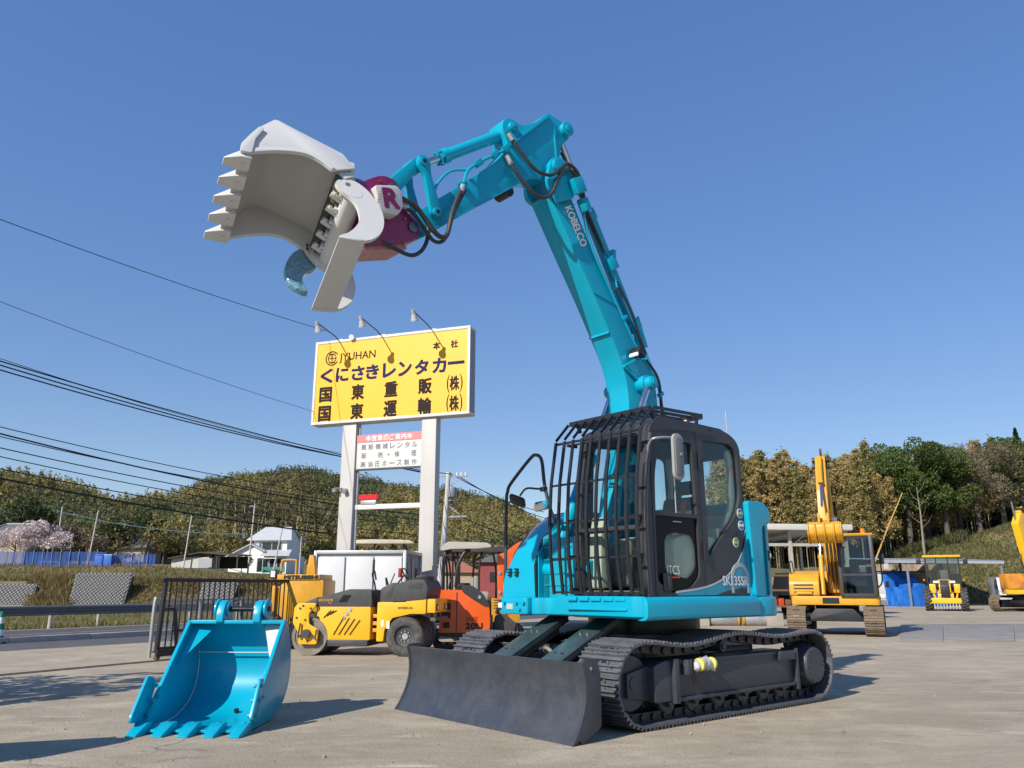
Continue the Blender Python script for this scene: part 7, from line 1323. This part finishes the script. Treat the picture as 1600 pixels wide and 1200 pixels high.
for px, lb in ((148, 'blue portable cabin at the right end of the long netting'), (162, 'blue portable cabin with pale top beside the other cabin')):
    p = atY(px, 918, 97); t = thing('portable_cabin', lb, 'cabin', (p.x - .45, 97, 3.0)); MB().boxm(0, .95, 0, .95, 0, 2.0).build('cabin_body', mat('cabin_blue', (.012, .10, .42), .5), t, bev=.04); MB().boxm(-.03, .98, -.03, .98, 2.0, 2.15).build('cabin_top', mat('cabin_top', (.25, .38, .55), .5) if px > 150 else MATS['cabin_blue'], t, bev=.05)
p = atY(-60, 918, 95); struct(MB().boxm(p.x, p.x + 26, 95.0, 95.4, 1.2, 3.2).build('terrace_wall', mat('dark_terrace', (.085, .082, .085), .9, var=.25)))
CPOLE = mat('concrete_pole', (.46, .45, .43), .75, var=.1, vscale=2)
def pole(label, px, Y, h, r=.13, tilt=0.0, arms=0):
    p = atY(px, 918, Y); t = thing('utility_pole', label, 'pole', (p.x, Y, float(hgt(p.x, Y)) - .2)); MB().cyl((0, 0, 0), (tilt, 0, h), r, r * .7, n=12).build('shaft', CPOLE, t)
    for k in range(arms): MB().bar((tilt - .7, 0, h - .3 - k * .5), (tilt + .7, 0, h - .3 - k * .5), .08, .08).build('crossarm', GALV, t)
pole('thin pole on the slope above the bare tree', 80, 125, 8.5, .14); pole('thin leaning pole left of the blue cabins', 132, 100, 7.0, .1, .5); pole('thin leaning pole left of the grey shed', 283, 103, 6.8, .1, .45); pole('pole standing in front of the white house gable', 385, 108, 9.5, .12, .25, 1); pole('leaning pole at the right of the white house', 424, 108, 6.4, .12, .9); pole('thin pole right of the white house', 466, 108, 5.2, .1)
# main utility pole behind the sign
UP = atY(690, 918, 46); up = thing('utility_pole', 'tall concrete utility pole with transformer just right of the signboard', 'pole', (UP.x - .15, 46, -.1)); zt_ = atY(693, 735, 46).z
MB().cyl((0, 0, 0), (.42, 0, zt_), .21, .12, n=16).build('shaft', CPOLE, up); ux = lambda z: .42 * z / zt_
def uz(y): return atY(690, y, 46).z
MB().bar((ux(uz(742)) - .8, 0, uz(741)), (ux(uz(742)) + 1.15, 0, uz(741)), .1, .1).build('crossarm', GALV, up); MB().bar((ux(uz(780)) - .2, 0, uz(779)), (ux(uz(780)) + .7, 0, uz(779)), .08, .08).build('crossarm', GALV, up); MB().bar((ux(uz(804)), 0, uz(805)), (ux(uz(804)) + 1.2, 0, uz(804)), .1, .1).build('crossarm', GALV, up)
MB().bar((ux(uz(785)) + .1, 0, uz(787)), (ux(uz(800)) + .8, 0, uz(801)), .05, .05).build('brace', GALV, up); MB().bar((ux(uz(757)) + .1, 0, uz(757)), (ux(uz(745)) + .75, 0, uz(745)), .05, .05).build('brace', GALV, up)
MB().cyl((ux(uz(768)) + .30, -.25, uz(775)), (ux(uz(768)) + .30, -.25, uz(760)), .26, n=20).build('transformer', mat('transformer_grey', (.20, .21, .23), .5), up, bev=.03)
for dx in (-.7, -.1, .5, .75, 1.0): MB().cyl((ux(uz(742)) + dx, 0, uz(741)), (ux(uz(742)) + dx, 0, uz(741) + .22), .06, .04, n=10).build('insulator', mat('insulator', (.6, .6, .58), .3), up)
WIRE = mat('black_wire', (.012, .012, .014), .6); WIREB = mat('blue_wire', (.06, .14, .17), .6)
def wire(label, a, c, sag=.3, r=.018, m=WIRE):
    A, B = atY(*a), atY(*c); b = MB(); n = 16; pts = [(A.lerp(B, i / n) + Vector((0, 0, -sag * 4 * (i / n) * (1 - i / n)))) - A for i in range(n + 1)]; t = thing('overhead_wire', label, 'wire', tuple(A), 0, 'overhead wires'); b.tube(pts, r, n=6).build('cable', m, t)
for k, (a, c, sg_, r_, m_, lb) in enumerate((((-60, 320, 15), (510, 517, 23.8), .10, .010, WIRE, 'highest overhead wire, running from the left edge to the first sign lamp'), ((-60, 448, 15), (500, 646, 24.2), .10, .007, WIRE, 'thin overhead wire ending at the lower left corner of the yellow sign'), ((-60, 540, 24), (556, 712, 47), .35, .012, WIRE, 'very thin overhead wire second below the yellow sign'), ((-60, 546, 24), (672, 741, 46), .25, .026, WIRE, 'upper of the three bundled wires reaching the pole'), ((-60, 552, 24), (684, 741, 46), .38, .026, WIRE, 'middle of the three bundled wires reaching the pole'), ((-60, 560, 24), (706, 741, 46), .46, .026, WIRE, 'lower of the three bundled wires reaching the pole'), ((-60, 652, 26), (672, 792, 46), .40, .018, WIRE, 'wire crossing the hill top below the bundled wires'), ((-60, 662, 26), (680, 806, 46), .45, .03, WIRE, 'thick wire crossing the left hill, upper one'), ((-60, 668, 26), (690, 800, 46), .42, .018, WIRE, 'thin wire crossing the left hill, lower one'), ((-60, 686, 26), (690, 815, 46), .40, .02, WIRE, 'wire passing above the white house, upper one'), ((-60, 700, 26), (688, 822, 46), .42, .018, WIRE, 'wire passing above the white house, lower one'), ((-60, 720, 26), (688, 838, 46), .35, .02, WIRE, 'wire just above the roof of the white house'), ((-60, 735, 26), (686, 850, 46), .35, .035, WIRE, 'lowest thick black wire across the left hill'), ((81, 796, 124), (388, 835, 108), .9, .05, WIREB, 'bluish slack cable between the two far poles'), ((704, 740, 46), (850, 800, 60), .3, .026, WIRE, 'wire from the utility pole down to the right, upper one'), ((712, 741, 46), (860, 812, 60), .3, .026, WIRE, 'wire from the utility pole down to the right, lower one'), ((718, 806, 46), (880, 850, 60), .4, .03, WIRE, 'low thick wire right of the utility pole'))):
    wire(lb, a, c, sg_, r_, m_)
# red building seen through the canopy frames
p = atY(748, 918, 60); t = thing('house', 'small dark red building seen through the canopy frames', 'house', (p.x, 60, -.5)); MB().boxm(0, 3.2, 0, 3, 0, 3.6).build('wall', mat('red_wall', (.25, .05, .05), .7), t); b = MB(); b.add([(-.3, -.3, 3.6), (3.5, -.3, 3.6), (3.5, 3.3, 3.6), (-.3, 3.3, 3.6), (1.6, -.3, 4.4), (1.6, 3.3, 4.4)], [(0, 1, 4), (2, 3, 5), (1, 2, 5, 4), (3, 0, 4, 5)]); b.build('roof', TL, t); MB().boxm(.8, 1.4, -.04, 0, 2.2, 2.9).build('window', WIN, t)
p = atY(722, 918, 62); t = thing('house', 'tan walled house left of the dark red building', 'house', (p.x - 2.2, 62, -.5)); MB().boxm(0, 3.4, 0, 3, 0, 2.9).build('wall', mat('tan_plaster', (.36, .30, .22)), t); b = MB(); b.add([(-.3, -.3, 2.9), (3.7, -.3, 2.9), (3.7, 3.3, 2.9), (-.3, 3.3, 2.9), (1.7, 1.5, 4.0)], [(0, 1, 4), (1, 2, 4), (2, 3, 4), (3, 0, 4)]); b.build('roof', mat('terracotta_roof', (.30, .12, .07), .7), t)
